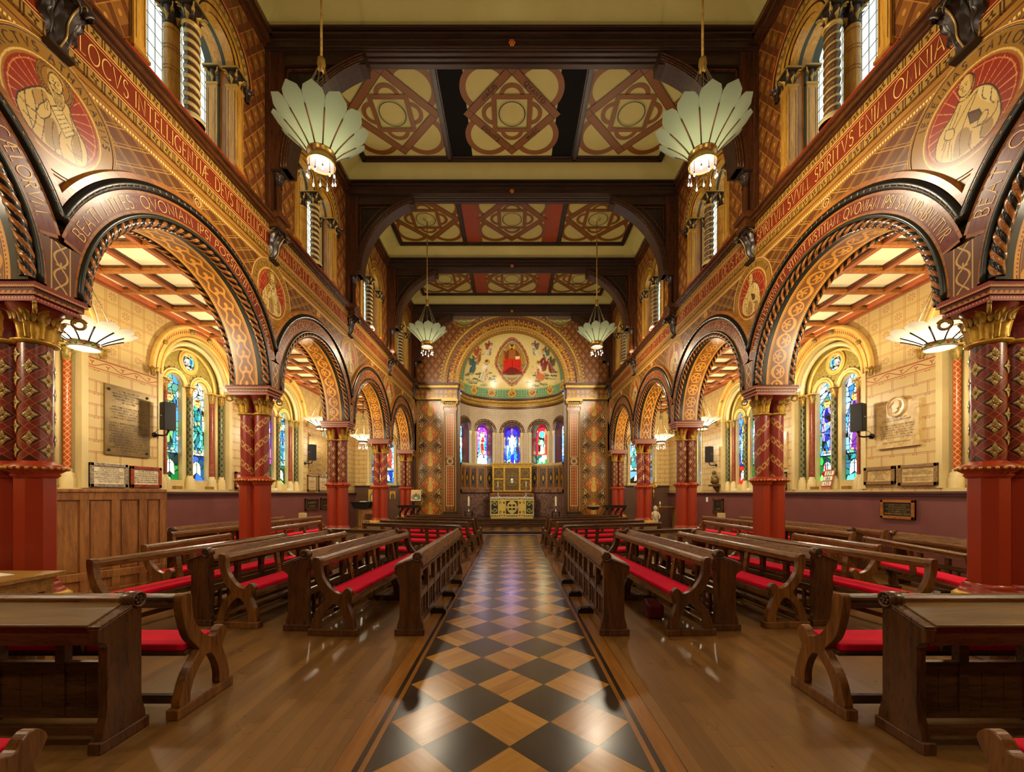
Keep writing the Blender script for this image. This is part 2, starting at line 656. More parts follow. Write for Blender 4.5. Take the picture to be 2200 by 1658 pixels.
M_screen = wood('light_oak_screen', c(120, 72, 32), c(182, 124, 66), 'z', 0.4)
M_chair = wood('chair_wood', c(120, 72, 30), c(170, 112, 56), 'z', 0.45)


def _felt(g):
    x, y, z = g.obj()
    n = g.noise(g.vec(x, y, z), 240.0, 2.0)
    k = g.noise(g.vec(x, y, z), 5.0, 2.0)
    return dict(color=g.mix(k, c(188, 4, 36), c(222, 10, 54)), bump=n, bs=0.25, bd=0.002)


M_cush = mat('crimson_cushion_felt', c(200, 10, 34), 0.9, fn=_felt, spec=0.2)
M_kneel = plain('dark_red_kneeler_leather', c(96, 18, 16), 0.4)
M_brass = plain('brass', c(190, 150, 80), 0.28, 0.9, var=0.2)
M_steel = mat('dull_silver', c(180, 176, 168), 0.3, 0.9)
M_iron = mat('black_iron', c(16, 16, 17), 0.4, 0.3)
M_speaker = mat('black_speaker_plastic', c(24, 26, 30), 0.45)
M_wire = mat('grey_wire', c(150, 140, 110), 0.4, 0.6)
M_white = mat('white_paint', c(236, 232, 220), 0.5)
M_wax = mat('cream_wax', c(238, 226, 186), 0.5)
M_paper = mat('paper', c(226, 220, 200), 0.8)
M_caprod = mat('dark_carved_capital', c(46, 32, 20), 0.35)
M_capgold = mat('capital_gold_edge', c(176, 140, 66), 0.4, 0.3)


def emission(name, col, power, base=(0.8, 0.8, 0.8, 1)):
    def fn(g):
        return dict(emit=col, power=power)
    return mat(name, base, 0.4, fn=fn)


M_bulb = emission('lit_bulb', (1.0, 0.80, 0.62, 1), 5.0)
M_bulb.cycles.emission_sampling = 'NONE'
M_diff = emission('lit_rose_diffuser', (1.0, 0.62, 0.56, 1), 0.5, c(26, 14, 14))
M_diffw = emission('lit_white_diffuser', (1.0, 0.86, 0.62, 1), 4.0)


def _petal(g):
    return {}


def petal_mat(name, col, tr):
    if name in MATS:
        return MATS[name]
    m = D.materials.new(name)
    m.use_nodes = True
    nt = m.node_tree
    b = nt.nodes['Principled BSDF']
    b.inputs['Base Color'].default_value = col
    b.inputs['Roughness'].default_value = 0.25
    t = nt.nodes.new('ShaderNodeBsdfTranslucent')
    t.inputs[0].default_value = tr
    x = nt.nodes.new('ShaderNodeMixShader')
    x.inputs[0].default_value = 0.5
    nt.links.new(b.outputs[0], x.inputs[1])
    nt.links.new(t.outputs[0], x.inputs[2])
    nt.links.new(x.outputs[0], nt.nodes['Material Output'].inputs[0])
    MATS[name] = m
    return m


M_petal = petal_mat('green_white_glass', c(150, 160, 132), c(66, 74, 58))
M_petalw = petal_mat('opal_glass', c(226, 222, 208), c(136, 134, 122))


# floor ----------------------------------------------------------------
def _floor(g):
    x, y, z = g.obj()
    n1 = g.noise(g.vec(x * 14.0, y * 1.6, 0.0), 1.0, 4.0, 0.6, 0.6)
    # boards running towards the altar, staggered lengths
    bx = (x / 0.092).floor()
    sh = g.white(bx, 3.0)
    by = ((y + sh * 1.3) / 1.1).floor()
    tone = g.white(bx, by)
    col = g.mix(tone * 0.45 + n1 * 0.55, c(78, 52, 23), c(136, 98, 49))
    e = (x / 0.092).fract()
    gap = (e.lt(0.03)).max(((y + sh * 1.3) / 1.1).fract().lt(0.003))
    col = g.mix(gap * 0.7, col, c(40, 22, 10))
    n2 = g.noise(g.vec(x * 3.0, y * 3.0, 0.0), 1.0, 3.0)
    wav = g.noise(g.vec(x * 2.0, y * 6.0, 0.0), 1.0, 2.0)
    return dict(color=col, rough=n2 * 0.10 + 0.24, bump=wav * 0.5 - gap * 0.15, bs=0.025, bd=0.012)


M_floor = mat('oak_floor_boards', c(120, 78, 36), 0.25, fn=_floor, spec=0.6)


def _runner(g):
    x, y, z = g.obj()
    Dg = 0.557
    xx = x + 0.018
    yy = y - 2.561
    u = (xx + yy) / Dg
    v = (xx - yy) / Dg
    cu, cv = u.floor(), v.floor()
    light = (cu + cv).odd()
    along = cu.odd()
    gu = u * (along * 1.0) + v * (1.0 - along)
    gv = v * (along * 1.0) + u * (1.0 - along)
    grain = g.noise(g.vec(gu * 0.8, gv * 9.0, cu * 3.1 + cv * 7.7), 1.4, 4.0, 0.6, 0.6)
    plank = g.white((gv * 3.0).floor(), cu * 5.0 + cv)
    lc = g.mix(grain * 0.6 + plank * 0.4, c(116, 74, 24), c(192, 142, 62))
    dc = g.mix(grain * 0.6 + plank * 0.4, c(24, 19, 14), c(62, 48, 34))
    col = g.mix(light, dc, lc)
    fu, fv = u.fract(), v.fract()
    gap = fu.lt(0.018).max(fv.lt(0.018))
    col = g.mix(gap * 0.75, col, c(30, 18, 8))
    # straight borders
    ax = xx.abs()
    bl = g.noise(g.vec(x * 20.0, y * 1.5, 0.0), 1.2, 4.0)
    bcol = g.mix(bl, c(98, 58, 16), c(160, 108, 40))
    col = g.mix(ax.gt(0.838), col, bcol)
    col = g.mix(ax.gt(0.872) * ax.lt(0.908), col, c(34, 25, 16))
    col = g.mix((ax - 1.03).abs().lt(0.003), col, c(30, 18, 8))
    wav = g.noise(g.vec(x * 2.6 + y * 0.8, y * 9.0 - x * 3.0, 0.0), 1.0, 2.0)
    n2 = g.noise(g.vec(x * 3.0, y * 3.0, 0.0), 1.0, 3.0)
    return dict(color=col, rough=n2 * 0.10 + 0.19, bump=wav * 0.6 - gap * 0.15, bs=0.06, bd=0.012)


M_runner = mat('diamond_parquet', c(120, 78, 36), 0.22, fn=_runner, spec=1.0)


# aisle walls: drawn masonry, vine band, starred squares ----------------
def aisle_wall(name, axis, dim=1.0):
    def fn(g):
        x, y, z = g.obj()
        u = y if axis == 'y' else x
        base = c(206 * dim, 180 * dim, 116 * dim)
        red = c(150, 74, 34)
        n = g.noise(g.vec(u * 3.0, z * 3.0, 0.0), 1.0, 4.0)
        col = g.mix(n, tuple(v * 0.86 for v in base[:3]) + (1,), base)
        low = z.lt(3.86)
        high = z.gt(4.06)
        # masonry
        h, w = 0.215, 0.46
        row = (z / h).floor()
        uu = u + row.odd() * (w / 2)
        ln = g.line(z, h, 0.014).max(g.line(z + 0.026, h, 0.009))
        ln = ln.max(g.line(uu, w, 0.014)).max(g.line(uu + 0.026, w, 0.009))
        fx = ((uu / w).fract() - 0.5) * w
        fz = ((z / h).fract() - 0.86) * h
        spr = ((fx.abs() - 0.035).abs() + fz.abs()).lt(0.022) .max(fx.abs().lt(0.004) * fz.abs().lt(0.03))
        col = g.mix((ln.max(spr)) * low * 0.75, col, red)
        # starred squares
        q = 0.26
        l2 = g.line(u, q, 0.011).max(g.line(u + 0.03, q, 0.011)).max(g.line(z, q, 0.011)).max(g.line(z + 0.03, q, 0.011))
        cu, cz = (u / q), (z / q)
        alt = (cu.floor() + cz.floor()).odd()
        dx, dz = (cu.fract() - 0.44) * q, (cz.fract() - 0.44) * q
        rad = (dx * dx + dz * dz).sqrt()
        a = g.m('ARCTAN2', dz, dx)
        star = ((a * 4.0).sin().abs().gt(0.75)) * rad.lt(0.078) * rad.gt(0.018) * alt
        col = g.mix((l2.max(star)) * high * 0.6, col, red)
        # vine band
        band = (1.0 - low) * (1.0 - high)
        wv = (u * 11.0).sin() * 0.045
        vine = (z - 3.96 - wv).abs().lt(0.009)
        bx = ((u * 11.0 / PI).fract() - 0.5) * (PI / 11.0)
        leaf = g.flower(bx, z - 3.96 + wv * 0.4, 0.042, 3, 0.45)
        edge = (z - 3.88).abs().lt(0.008).max((z - 4.045).abs().lt(0.012))
        col = g.mix(band * (vine.max(leaf)).max(edge), col, c(164, 70, 34))
        return dict(color=col, rough=n * 0.2 + 0.35)
    return mat(name, c(208, 186, 128), 0.45, fn=fn)


M_aisle = aisle_wall('stencilled_cream_wall', 'y')
M_aislex = aisle_wall('stencilled_cream_end_wall', 'x')


# arcade spandrels, frieze, clerestory ----------------------------------
def _spandrel(g):
    x, y, z = g.obj()
    n = g.noise(g.vec(y * 4.0, z * 4.0, 0.0), 1.0, 4.0)
    field = g.mix(n, c(74, 42, 14), c(112, 70, 25))
    p = 0.21
    a, b = y * 0.62 + z, y * 0.62 - z
    w1 = g.line(a, p, 0.014).max(g.line(a + 0.035, p, 0.008))
    w2 = g.line(b, p, 0.014).max(g.line(b + 0.035, p, 0.008))
    col = g.mix(w1.max(w2), field, c(166, 122, 52))
    tint = g.white((a / p).floor(), (b / p).floor())
    col = g.mix((1.0 - w1.max(w2)) * tint * 0.35, col, c(104, 40, 16))
    # ochre margin under the frieze with dashes
    top = z.gt(5.93)
    dash = (z - 5.97).abs().lt(0.014) * (y * 28.0).fract().lt(0.55)
    oc = g.mix(n, c(134, 88, 28), c(170, 118, 44))
    col = g.mix(top, col, oc)
    col = g.mix(top * dash, col, c(232, 206, 130))
    col = g.mix((z - 6.04).abs().lt(0.007), col, c(90, 46, 18))
    return dict(color=col, rough=0.3 + n * 0.1)


M_spandrel = mat('stencilled_spandrel', c(140, 80, 30), 0.35, fn=_spandrel)


def _frieze(g):
    x, y, z = g.obj()
    n = g.noise(g.vec(y * 5.0, z * 5.0, 0.0), 1.0, 4.0)
    red = g.mix(n, c(98, 32, 12), c(130, 48, 19))
    gold = g.mix(n, c(132, 96, 34), c(178, 138, 58))
    isr = z.gt(6.24) * z.lt(6.59)
    zc = (z.gt(6.4)) * 6.65 + (1.0 - z.gt(6.4)) * 6.175
    dz = z - zc
    per = 0.19
    dy = ((y / per).fract() - 0.5) * per
    orn = g.flower(dy, dz, 0.05, 4, 0.3).max((dy.abs() - 0.08).abs().lt(0.008))
    inn = (dy * dy + dz * dz).sqrt().lt(0.014)
    gold2 = g.mix(orn * (1.0 - inn), gold, c(74, 44, 20))
    edge = (dz.abs() - 0.055).abs().lt(0.006)
    gold2 = g.mix(edge, gold2, c(60, 28, 12))
    col = g.mix(isr, gold2, red)
    ln = (z - 6.275).abs().lt(0.005).max((z - 6.555).abs().lt(0.005)).max((z - 6.24).abs().lt(0.008)).max((z - 6.59).abs().lt(0.008))
    col = g.mix(ln, col, c(214, 158, 84))
    return dict(color=col, rough=0.28 + n * 0.12)


M_frieze = mat('gold_and_red_frieze', c(150, 60, 24), 0.32, fn=_frieze)


def clere_fn(axis):
    def fn(g):
        x, y, z = g.obj()
        u = y if axis == 'y' else x
        n = g.noise(g.vec(u * 2.0, z * 12.0, 0.0), 1.2, 4.0)
        base = g.mix(n, c(104, 58, 18), c(156, 100, 36))
        p = 0.34
        a, b = u + z * 0.72, u - z * 0.72
        fa, fb = (a / p).fract(), (b / p).fract()
        ba, bb = fa.lt(0.32), fb.lt(0.32)
        ov = ((a / p).floor() + (b / p).floor()).odd()
        band = ba * (1.0 - bb * ov) + bb * (1.0 - ba * (1.0 - ov))
        col = g.mix(band * 0.75, base, c(86, 38, 16))
        dx = (fa - 0.66) * p
        dy = (fb - 0.66) * p
        dot = (dx * dx + dy * dy).sqrt().lt(0.035)
        col = g.mix(dot * 0.6, col, c(206, 146, 62))
        ed = (fa - 0.34).abs().lt(0.018).max((fb - 0.34).abs().lt(0.018))
        col = g.mix(ed * 0.5, col, c(206, 140, 58))
        return dict(color=col, rough=0.35 + n * 0.15)
    return fn


M_clere = mat('basket_painted_wall', c(150, 86, 30), 0.42, fn=clere_fn('y'))
M_clerex = mat('basket_painted_end_wall', c(150, 86, 30), 0.42, fn=clere_fn('x'))
M_cwood = wood('window_pine', c(150, 98, 28), c(206, 154, 62), 'z', 0.3)
M_cwoodd = wood('window_pine_dark', c(120, 70, 22), c(176, 116, 44), 'z', 0.32)
M_groove = mat('dark_green_groove', c(46, 50, 36), 0.35)
M_olive = plain('olive_band_paint', c(140, 106, 38), 0.4, var=0.3, sc_=10)
M_redroll = mat('red_roll_paint', c(150, 42, 26), 0.35)


def soffit_mat(name, kind):
    def fn(g):
        u, v, _ = g.uv()
        n = g.noise(g.vec(u * 5.0, v * 5.0, 0.0), 1.0, 4.0)
        gold = g.mix(n, c(186, 120, 34), c(226, 168, 66))
        brown = g.mix(n, c(104, 58, 18), c(138, 84, 30))
        p = 0.33 if kind == 0 else 0.27
        fu = ((u / p).fract() - 0.5) * p
        dv = v - 0.5 * 0.40
        inner = dv.abs().lt(0.135)
        rad = (fu * fu + dv * dv).sqrt()
        if kind == 0:
            motif = (rad - 0.118).abs().lt(0.014).max(g.flower(fu, dv, 0.105, 5, 0.4))
            sp = ((fu.abs() - p / 2).abs() - 0.03).abs().lt(0.008) * dv.abs().lt(0.11)
        elif kind == 1:
            w = (u * (2 * PI / p)).sin() * 0.03 + 0.085
            motif = (dv.abs() - w).abs().lt(0.017).max(g.flower(dv, fu + 0.02, 0.088, 3, 0.38))
            sp = rad.lt(0.012)
        else:
            w = (u * (PI / p)).sin() * 0.085
            motif = (dv - w).abs().lt(0.016).max(g.flower(fu, dv + w * 0.5, 0.082, 5, 0.4)).max((rad - 0.112).abs().lt(0.012))
            sp = rad.lt(0.01)
        col = g.mix(inner * (1.0 - motif.max(sp)), gold, brown)
        col = g.mix((dv.abs() - 0.145).abs().lt(0.006), col, c(70, 36, 12))
        dots = (dv.abs() - 0.168).abs().lt(0.007) * (u * 26.0).fract().lt(0.45)
        col = g.mix(dots, col, c(120, 44, 18))
        return dict(color=col, rough=0.3 + n * 0.12, bump=motif, bs=0.2, bd=0.006)
    return mat(name, c(190, 130, 50), 0.35, fn=fn)


M_soff = [soffit_mat('soffit_roundels', 0), soffit_mat('soffit_hearts', 1), soffit_mat('soffit_vine', 2)]


def _text_band(g):
    u, v, _ = g.uv()
    n = g.noise(g.vec(u * 4.0, v * 14.0, 0.0), 1.2, 4.0)
    return dict(color=g.mix(n, c(92, 32, 22), c(126, 48, 31)), rough=0.2 + n * 0.16)


M_band = mat('maroon_text_band', c(120, 40, 28), 0.28, fn=_text_band)


def _knot(g):
    x, y, z = g.obj()
    u, v, _ = g.uv()
    n = g.noise(g.vec(u * 6.0, v * 6.0, 0.0), 1.0, 3.0)
    base = g.mix(n, c(84, 44, 20), c(116, 64, 28))
    a = (v * 17.0).sin() * 0.06
    l = (u - a).abs().lt(0.010).max((u + a).abs().lt(0.010)).max((u.abs() - 0.085).abs().lt(0.006))
    fl = g.flower(u, ((v / 0.37).fract() - 0.5) * 0.37, 0.05, 5, 0.5)
    return dict(color=g.mix(l.max(fl), base, c(206, 164, 88)), rough=0.35)


M_knot = mat('knotwork_panel', c(100, 54, 24), 0.35, fn=_knot)


# pier shafts -----------------------------------------------------------
def _lattice(g):
    u, v, _ = g.uv()
    k = 3.0
    a = u * k + v / 0.235
    b = u * k - v / 0.235
    fa, fb = (a.fract() - 0.5).abs(), (b.fract() - 0.5).abs()
    band = fa.gt(0.33).max(fb.gt(0.33))
    rib = (fa - 0.345).abs().lt(0.02).max((fb - 0.345).abs().lt(0.02))
    n = g.noise(g.vec(u * 30.0, v * 14.0, 0.0), 1.5, 4.0)
    key = ((a * 9.0).fract().lt(0.5) * (b * 9.0).fract().lt(0.5)) * band
    col = g.mix(n, c(104, 32, 20), c(146, 52, 30))
    col = g.mix(1.0 - band, col, c(70, 26, 16))
    col = g.mix(rib * 0.6, col, c(186, 112, 66))
    return dict(color=col, rough=0.3, bump=band * 0.7 + rib * 0.3 + key * 0.15, bs=1.0, bd=0.02)


M_lattice = mat('lattice_shaft', c(120, 36, 24), 0.35, fn=_lattice)


def _spiral(flip):
    def fn(g):
        u, v, _ = g.uv()
        k = 1.0
        a = (u * (2.0 * flip) + v / 0.36)
        f = a.fract()
        band = f.lt(0.36)
        mid = (f - 0.18)
        n = g.noise(g.vec(u * 24.0, v * 10.0, 0.0), 1.5, 4.0)
        red = g.mix(n, c(128, 30, 18), c(170, 54, 28))
        fl = (u * 24.0 - v * 10.0 * flip).fract()
        scroll = ((mid.abs() - 0.085 + (u * 60.0).sin() * 0.06).abs().lt(0.035))
        bead = (f - 0.02).abs().lt(0.028).max((f - 0.34).abs().lt(0.028)) * (u * 18.0).fract().lt(0.6)
        col = g.mix(band * (scroll.max(bead)), red, c(190, 156, 84))
        col = g.mix((1.0 - band) * fl.lt(0.22), col, c(70, 14, 10))
        return dict(color=col, rough=0.32, bump=band * (scroll.max(bead)) + (1.0 - band) * fl.gt(0.25) * 0.6 + band * 0.3, bs=0.8, bd=0.01)
    return fn


M_spiralp = mat('banded_spiral_shaft', c(150, 46, 24), 0.35, fn=_spiral(1.0))
M_spiraln = mat('banded_spiral_shaft_mirrored', c(150, 46, 24), 0.35, fn=_spiral(-1.0))


def _abacus(g):
    x, y, z = g.obj()
    p = 0.052
    def tri(w):
        return ((w / p).fract() - (z - 3.512) / 0.05).lt(0.0) * z.gt(3.512) * z.lt(3.562)
    t = tri(x).max(tri(y))
    inb = z.gt(3.51) * z.lt(3.565)
    col = g.mix(inb, c(134, 44, 30), c(176, 112, 40))
    col = g.mix(t, col, c(92, 22, 12))
    dots = z.gt(3.472) * z.lt(3.488) * ((x + y) / 0.03).fract().lt(0.5)
    col = g.mix(dots, col, c(200, 130, 110))
    rope = z.gt(3.568) * z.lt(3.585) * ((x + y + z) / 0.022).fract().lt(0.5)
    col = g.mix(rope, col, c(224, 190, 120))
    return dict(color=col, rough=0.32)


M_abacus = mat('painted_abacus', c(134, 44, 30), 0.35, fn=_abacus)


# leaded clear glass ------------------------------------------------------
def _clear(g):
    x, y, z = g.obj()
    ld = g.line(y, 0.118, 0.012).max(g.line(z, 0.2, 0.013))
    n = g.noise(g.vec(y * 1.5, z * 1.5, 0.0), 1.0, 2.0)
    t = g.white((y / 0.118 + 0.5).floor(), (z / 0.2 + 0.5).floor())
    e = g.mix(n * 0.6 + t * 0.4, (0.62, 0.78, 0.62, 1), (0.92, 1.0, 0.88, 1))
    return dict(color=c(20, 20, 18), emit=g.mix(ld, e, (0.0, 0.0, 0.0, 1)), power=CLERE, rough=0.2)


M_clear = mat('leaded_clear_glass', c(200, 210, 190), 0.2, fn=_clear)


def stained(name, power):
    def fn(g):
        nd = g.n('ShaderNodeGamma')
        g.put(nd.inputs[0], g.attr('paint'))
        nd.inputs[1].default_value = 1.5          # deep pot-metal colours
        col = X(g, nd.outputs[0])
        return dict(color=c(12, 12, 12), emit=col, power=power, rough=0.25)
    return mat(name, c(40, 40, 60), 0.25, fn=fn)


M_stain = stained('stained_glass', GLASS)


def painted(name, rough=0.4, metal=0.0):
    def fn(g):
        return dict(color=g.attr('paint'))
    return mat(name, c(180, 150, 80), rough, metal, fn)


M_paint = painted('figure_painting', 0.32)
M_mosaic = painted('apse_mosaic', 0.25)


def _diaper(g):
    x, y, z = g.obj()
    return {}


# marbles ------------------------------------------------------------------
def marble(name, a, b, sc_=3.0, rough=0.3):
    def fn(g):
        x, y, z = g.obj()
        n = g.noise(g.vec(x, y, z), sc_, 6.0, 0.65, 2.0)
        return dict(color=g.mix(g.smooth(n, 0.35, 0.65), a, b), rough=rough)
    return mat(name, b, rough, fn=fn)


M_pinkmarble = marble('pinkish_marble', c(84, 56, 46), c(146, 112, 96), 4.0)
M_redmarble = marble('red_marble', c(112, 40, 22), c(160, 74, 44), 9.0)
M_greymarble = marble('grey_marble', c(96, 88, 76), c(180, 164, 140), 14.0)
M_whitemarble = marble('white_marble', c(206, 192, 156), c(232, 220, 188), 6.0)
M_buff = marble('buff_marble', c(186, 156, 96), c(214, 188, 134), 4.0)
M_bronze = plain('worn_bronze', c(122, 98, 48), 0.42, 0.45, var=0.3, sc_=3)
M_engrave = mat('engraved_letters', c(60, 40, 18), 0.6)
M_redletter = mat('red_letters', c(120, 40, 26), 0.6)
M_darkplate = plain('dark_bronze', c(44, 42, 36), 0.4, 0.4)
# ------------------------------------------------------------------ floor, steps
def struct(o):
    o['kind'] = 'structure'
    return o


def build_floor():
    b = MB()
    def q(x0, x1, y0, y1, z, m):
        b.add([(x0, y0, z), (x1, y0, z), (x1, y1, z), (x0, y1, z)], [(0, 1, 2, 3)], m)
    ys = 15.75
    q(-7.9, -1.048, YR, ys, 0, M_floor)
    q(1.012, 7.9, YR, ys, 0, M_floor)
    q(-1.048, 1.012, YR, ys, 0, M_runner)
    q(-7.9, -4.7, ys, YA, 0, M_floor)
    q(4.7, 7.9, ys, YA, 0, M_floor)
    struct(b.build('floor'))
    b = MB()
    b.box(-4.7, 4.7, ys + 0.03, 19.2, 0, 0.085, M_dpew)
    b.box(-4.7, 4.7, ys, 17.9, 0.085, 0.118, M_dpew)
    b.add([(-4.7, ys + 0.12, 0.12), (4.7, ys + 0.12, 0.12), (4.7, 17.85, 0.12), (-4.7, 17.85, 0.12)], [(0, 1, 2, 3)], M_runner)
    b.box(-3.0, 3.0, 17.83, 22.2, 0.118, 0.25, M_dpew)
    b.box(-3.0, 3.0, 17.80, 18.3, 0.25, 0.285, M_dpew)
    b.box(-3.0, 3.0, 18.16, 22.2, 0.285, 0.42, M_dpew)
    b.box(-3.0, 3.0, 18.13, 22.2, 0.42, 0.456, M_dpew)
    for s in (-1, 1):
        b.box(s * 3.0, s * 4.7, 18.0, 19.6, 0.118, 0.3, M_dpew)
    struct(b.build('floor_altar_steps', bevel=0.006))


build_floor()


# ------------------------------------------------------------------ arcade walls
def strip(b, s, x, ys, lo, hi, m, n=1):
    ys, lo, hi = np.asarray(ys, float), np.asarray(lo, float), np.asarray(hi, float)
    P = np.zeros((len(ys), n + 1, 3))
    for j in range(n + 1):
        P[:, j] = np.c_[np.full(len(ys), s * x), ys, lo + (hi - lo) * j / n]
    b.grid(P, m, False)


TH = np.linspace(0, PI, 49)
CLS = 8.71                      # springing of the clerestory lights


def nave_wall(s, name):
    b = MB()
    for k in range(5):
        cy = BAY[k]
        R = 1.60
        ys = np.r_[PIER[k], cy - R * np.cos(TH), PIER[k + 1]]
        lo = np.r_[ZSP, ZC + R * np.sin(TH), ZSP]
        strip(b, s, XW, ys, lo, np.full(len(ys), 6.11), M_spandrel)
        strip(b, s, XB, ys, lo, np.full(len(ys), ZAC + 0.05), M_cream)
    # solid ends
    b.box(s * XW, s * XB, YR, PIER[0] + 0.25, 0, 6.11, M_clere)
    strip(b, s, XW, [PIER[5], YW], [ZSP, ZSP], [6.11, 6.11], M_spandrel)
    b.box(s * XW, s * XB, 19.2, YW, 0, 6.11, M_dado2)
    b.box(s * (XW - 0.02), s * XB, YR, YW, 6.11, 6.71, M_frieze)
    # clerestory face with the paired lights cut out
    ys_, lo_, hi_ = [], [], []
    r = 0.36
    for k in range(0, 5):
        cy = BAY[k]
        y0 = YR if k == 0 else PIER[k]
        y1 = YW if k == 4 else PIER[k + 1]
        strip(b, s, XC, [y0, cy - 0.85], [6.85] * 2, [10.32] * 2, M_clere)
        strip(b, s, XC, [cy + 0.85, y1], [6.85] * 2, [10.32] * 2, M_clere)
        strip(b, s, XC, [cy - 0.85, cy + 0.85], [6.85] * 2, [7.02] * 2, M_cwood)
        for o in (-0.49, 0.49):
            yy = cy + o - r * np.cos(TH)
            strip(b, s, XC, yy, CLS + r * np.sin(TH), np.full(len(yy), 10.32), M_clere)
        strip(b, s, XC, [cy - 0.13, cy + 0.13], [CLS] * 2, [10.32] * 2, M_clere)
    o = struct(b.build(name))
    # string course above the frieze
    b = MB()
    for (a0, a1, z0, z1, m) in ((0.0, 0.05, 6.71, 6.745, M_cornice), (0.0, 0.1, 6.745, 6.80, M_cornice), (0.0, 0.15, 6.80, 6.84, M_cornice), (-0.1, 0.11, 6.84, 6.875, M_cornice)):
        b.box(s * (XW - a1), s * (XB - 0.1), YR, YW, z0, z1, m)
    struct(b.build('trim_%d' % (1 if s < 0 else 2)))
    b = MB()
    for (a1, z0, z1) in ((0.05, 9.98, 10.08), (0.11, 10.08, 10.2), (0.16, 10.2, 10.3)):
        b.box(s * (XC - a1), s * (XC + 0.1), YR, YW, z0, z1, M_cornice)
    struct(b.build('trim_%d' % (3 if s < 0 else 4)))
    return o


for _s, _n in ((-1, 'wall_left'), (1, 'wall_right')):
    nave_wall(_s, _n)

# friezes: the long inscription, a flat painted text on the wall
FR = {(-1, 1): 'LOCVS INTELLIGENTI~. DEVS INTELLIGIT', (-1, 2): 'VIAM EIVS ET IPSE NOVIT LOCVM ILLIVS', (-1, 3): 'IPSE ENIM FINES MVNDI INTVETVR', (-1, 4): 'ET OMNIA QV~ SVB C~LO SVNT', (-1, 0): 'SAPIENTIA ET QVIS EST',
      (1, 1): 'SPIRITVM SVVM. SPIRITVS ENIM OMNIA', (1, 2): 'NOBIS AVTEM REVELAVIT DEVS PER', (1, 3): 'PR~PARAVIT DEVS IIS QVI', (1, 4): 'DILIGVNT ILLVM', (1, 0): 'SCRVTATVR ETIAM'}
for (_s, _k), _t in FR.items():
    b = MB()
    h = 0.2
    ln, w = strokes(_t, h, 0.2)
    L = S - 0.42
    wide = L / w
    ln, w = strokes(_t, h, 0.2, wide)
    y0 = BAY[_k] + (S / 2 - 0.21) * _s
    write(b, ln, 0.013, M_goldline, lambda x, y, s=_s, y0=y0: (s * (XW - 0.024), y0 - s * x, 6.315 + y), 0.2)
    o = b.build('inscription', D.objects['wall_left' if _s < 0 else 'wall_right'])


# ------------------------------------------------------------------ arches
def arch_band(b, s, x, R0, R1, th0, m, x1=None, n=64, v0=0.0, half=S / 2):
    x1 = x if x1 is None else x1
    P, U = np.zeros((n + 1, 2, 3)), np.zeros((n + 1, 2, 2))
    for j, (R, xx) in enumerate(((R0, x), (R1, x1))):
        t0 = max(th0, math.acos(min(1.0, half / R)))
        t = np.linspace(t0, PI - t0, n + 1)
        P[:, j] = np.c_[np.full(n + 1, s * xx), -R * np.cos(t), ZC + R * np.sin(t)]
        U[:, j] = np.c_[t * 1.7, np.full(n + 1, v0 + j * 0.2)]
    b.grid(P, m, True, U)


ARCHTXT = {(-1, 0): 'BEATI PAVPERES SPIRITV: QVONIAM IPSORVM EST REGNVM C~LORVM.', (-1, 1): 'BEATI MITES: QVONIAM IPSI POSSIDEBVNT TERRAM', (-1, 2): 'BEATI MISERICORDES: QVONIAM IPSI MISERICORDIAM',
           (-1, 3): 'BEATI PACIFICI: QVONIAM FILII DEI VOCABVNTVR', (-1, 4): 'BEATI QVI LVGENT: QVONIAM IPSI',
           (1, 0): 'BEATI QVI LVGENT: QVONIAM IPSI CONSOLABVNTVR', (1, 1): 'BEATI QVI ESVRIVNT ET SITIVNT IVSTITIAM: QVONIAM IPSI SATVRABVNTVR', (1, 2): 'BEATI MVNDO CORDE: QVONIAM IPSI DEVM VIDEBVNT',
           (1, 3): 'BEATI QVI PERSECVTIONEM PATIVNTVR', (1, 4): 'BEATI ESTIS CVM MALEDIXERINT'}
ORD = ['nearest', 'second', 'third', 'fourth', 'fifth']
ARCHWORD = {(-1, 0): 'PAVPERES', (-1, 1): 'MITES', (-1, 2): 'MISERICORDES', (-1, 3): 'PACIFICI', (-1, 4): 'QVI LVGENT', (1, 0): 'CONSOLABVNTVR', (1, 1): 'ESVRIVNT ET SITIVNT', (1, 2): 'MVNDO CORDE', (1, 3): 'PERSECVTIONEM', (1, 4): 'ESTIS'}


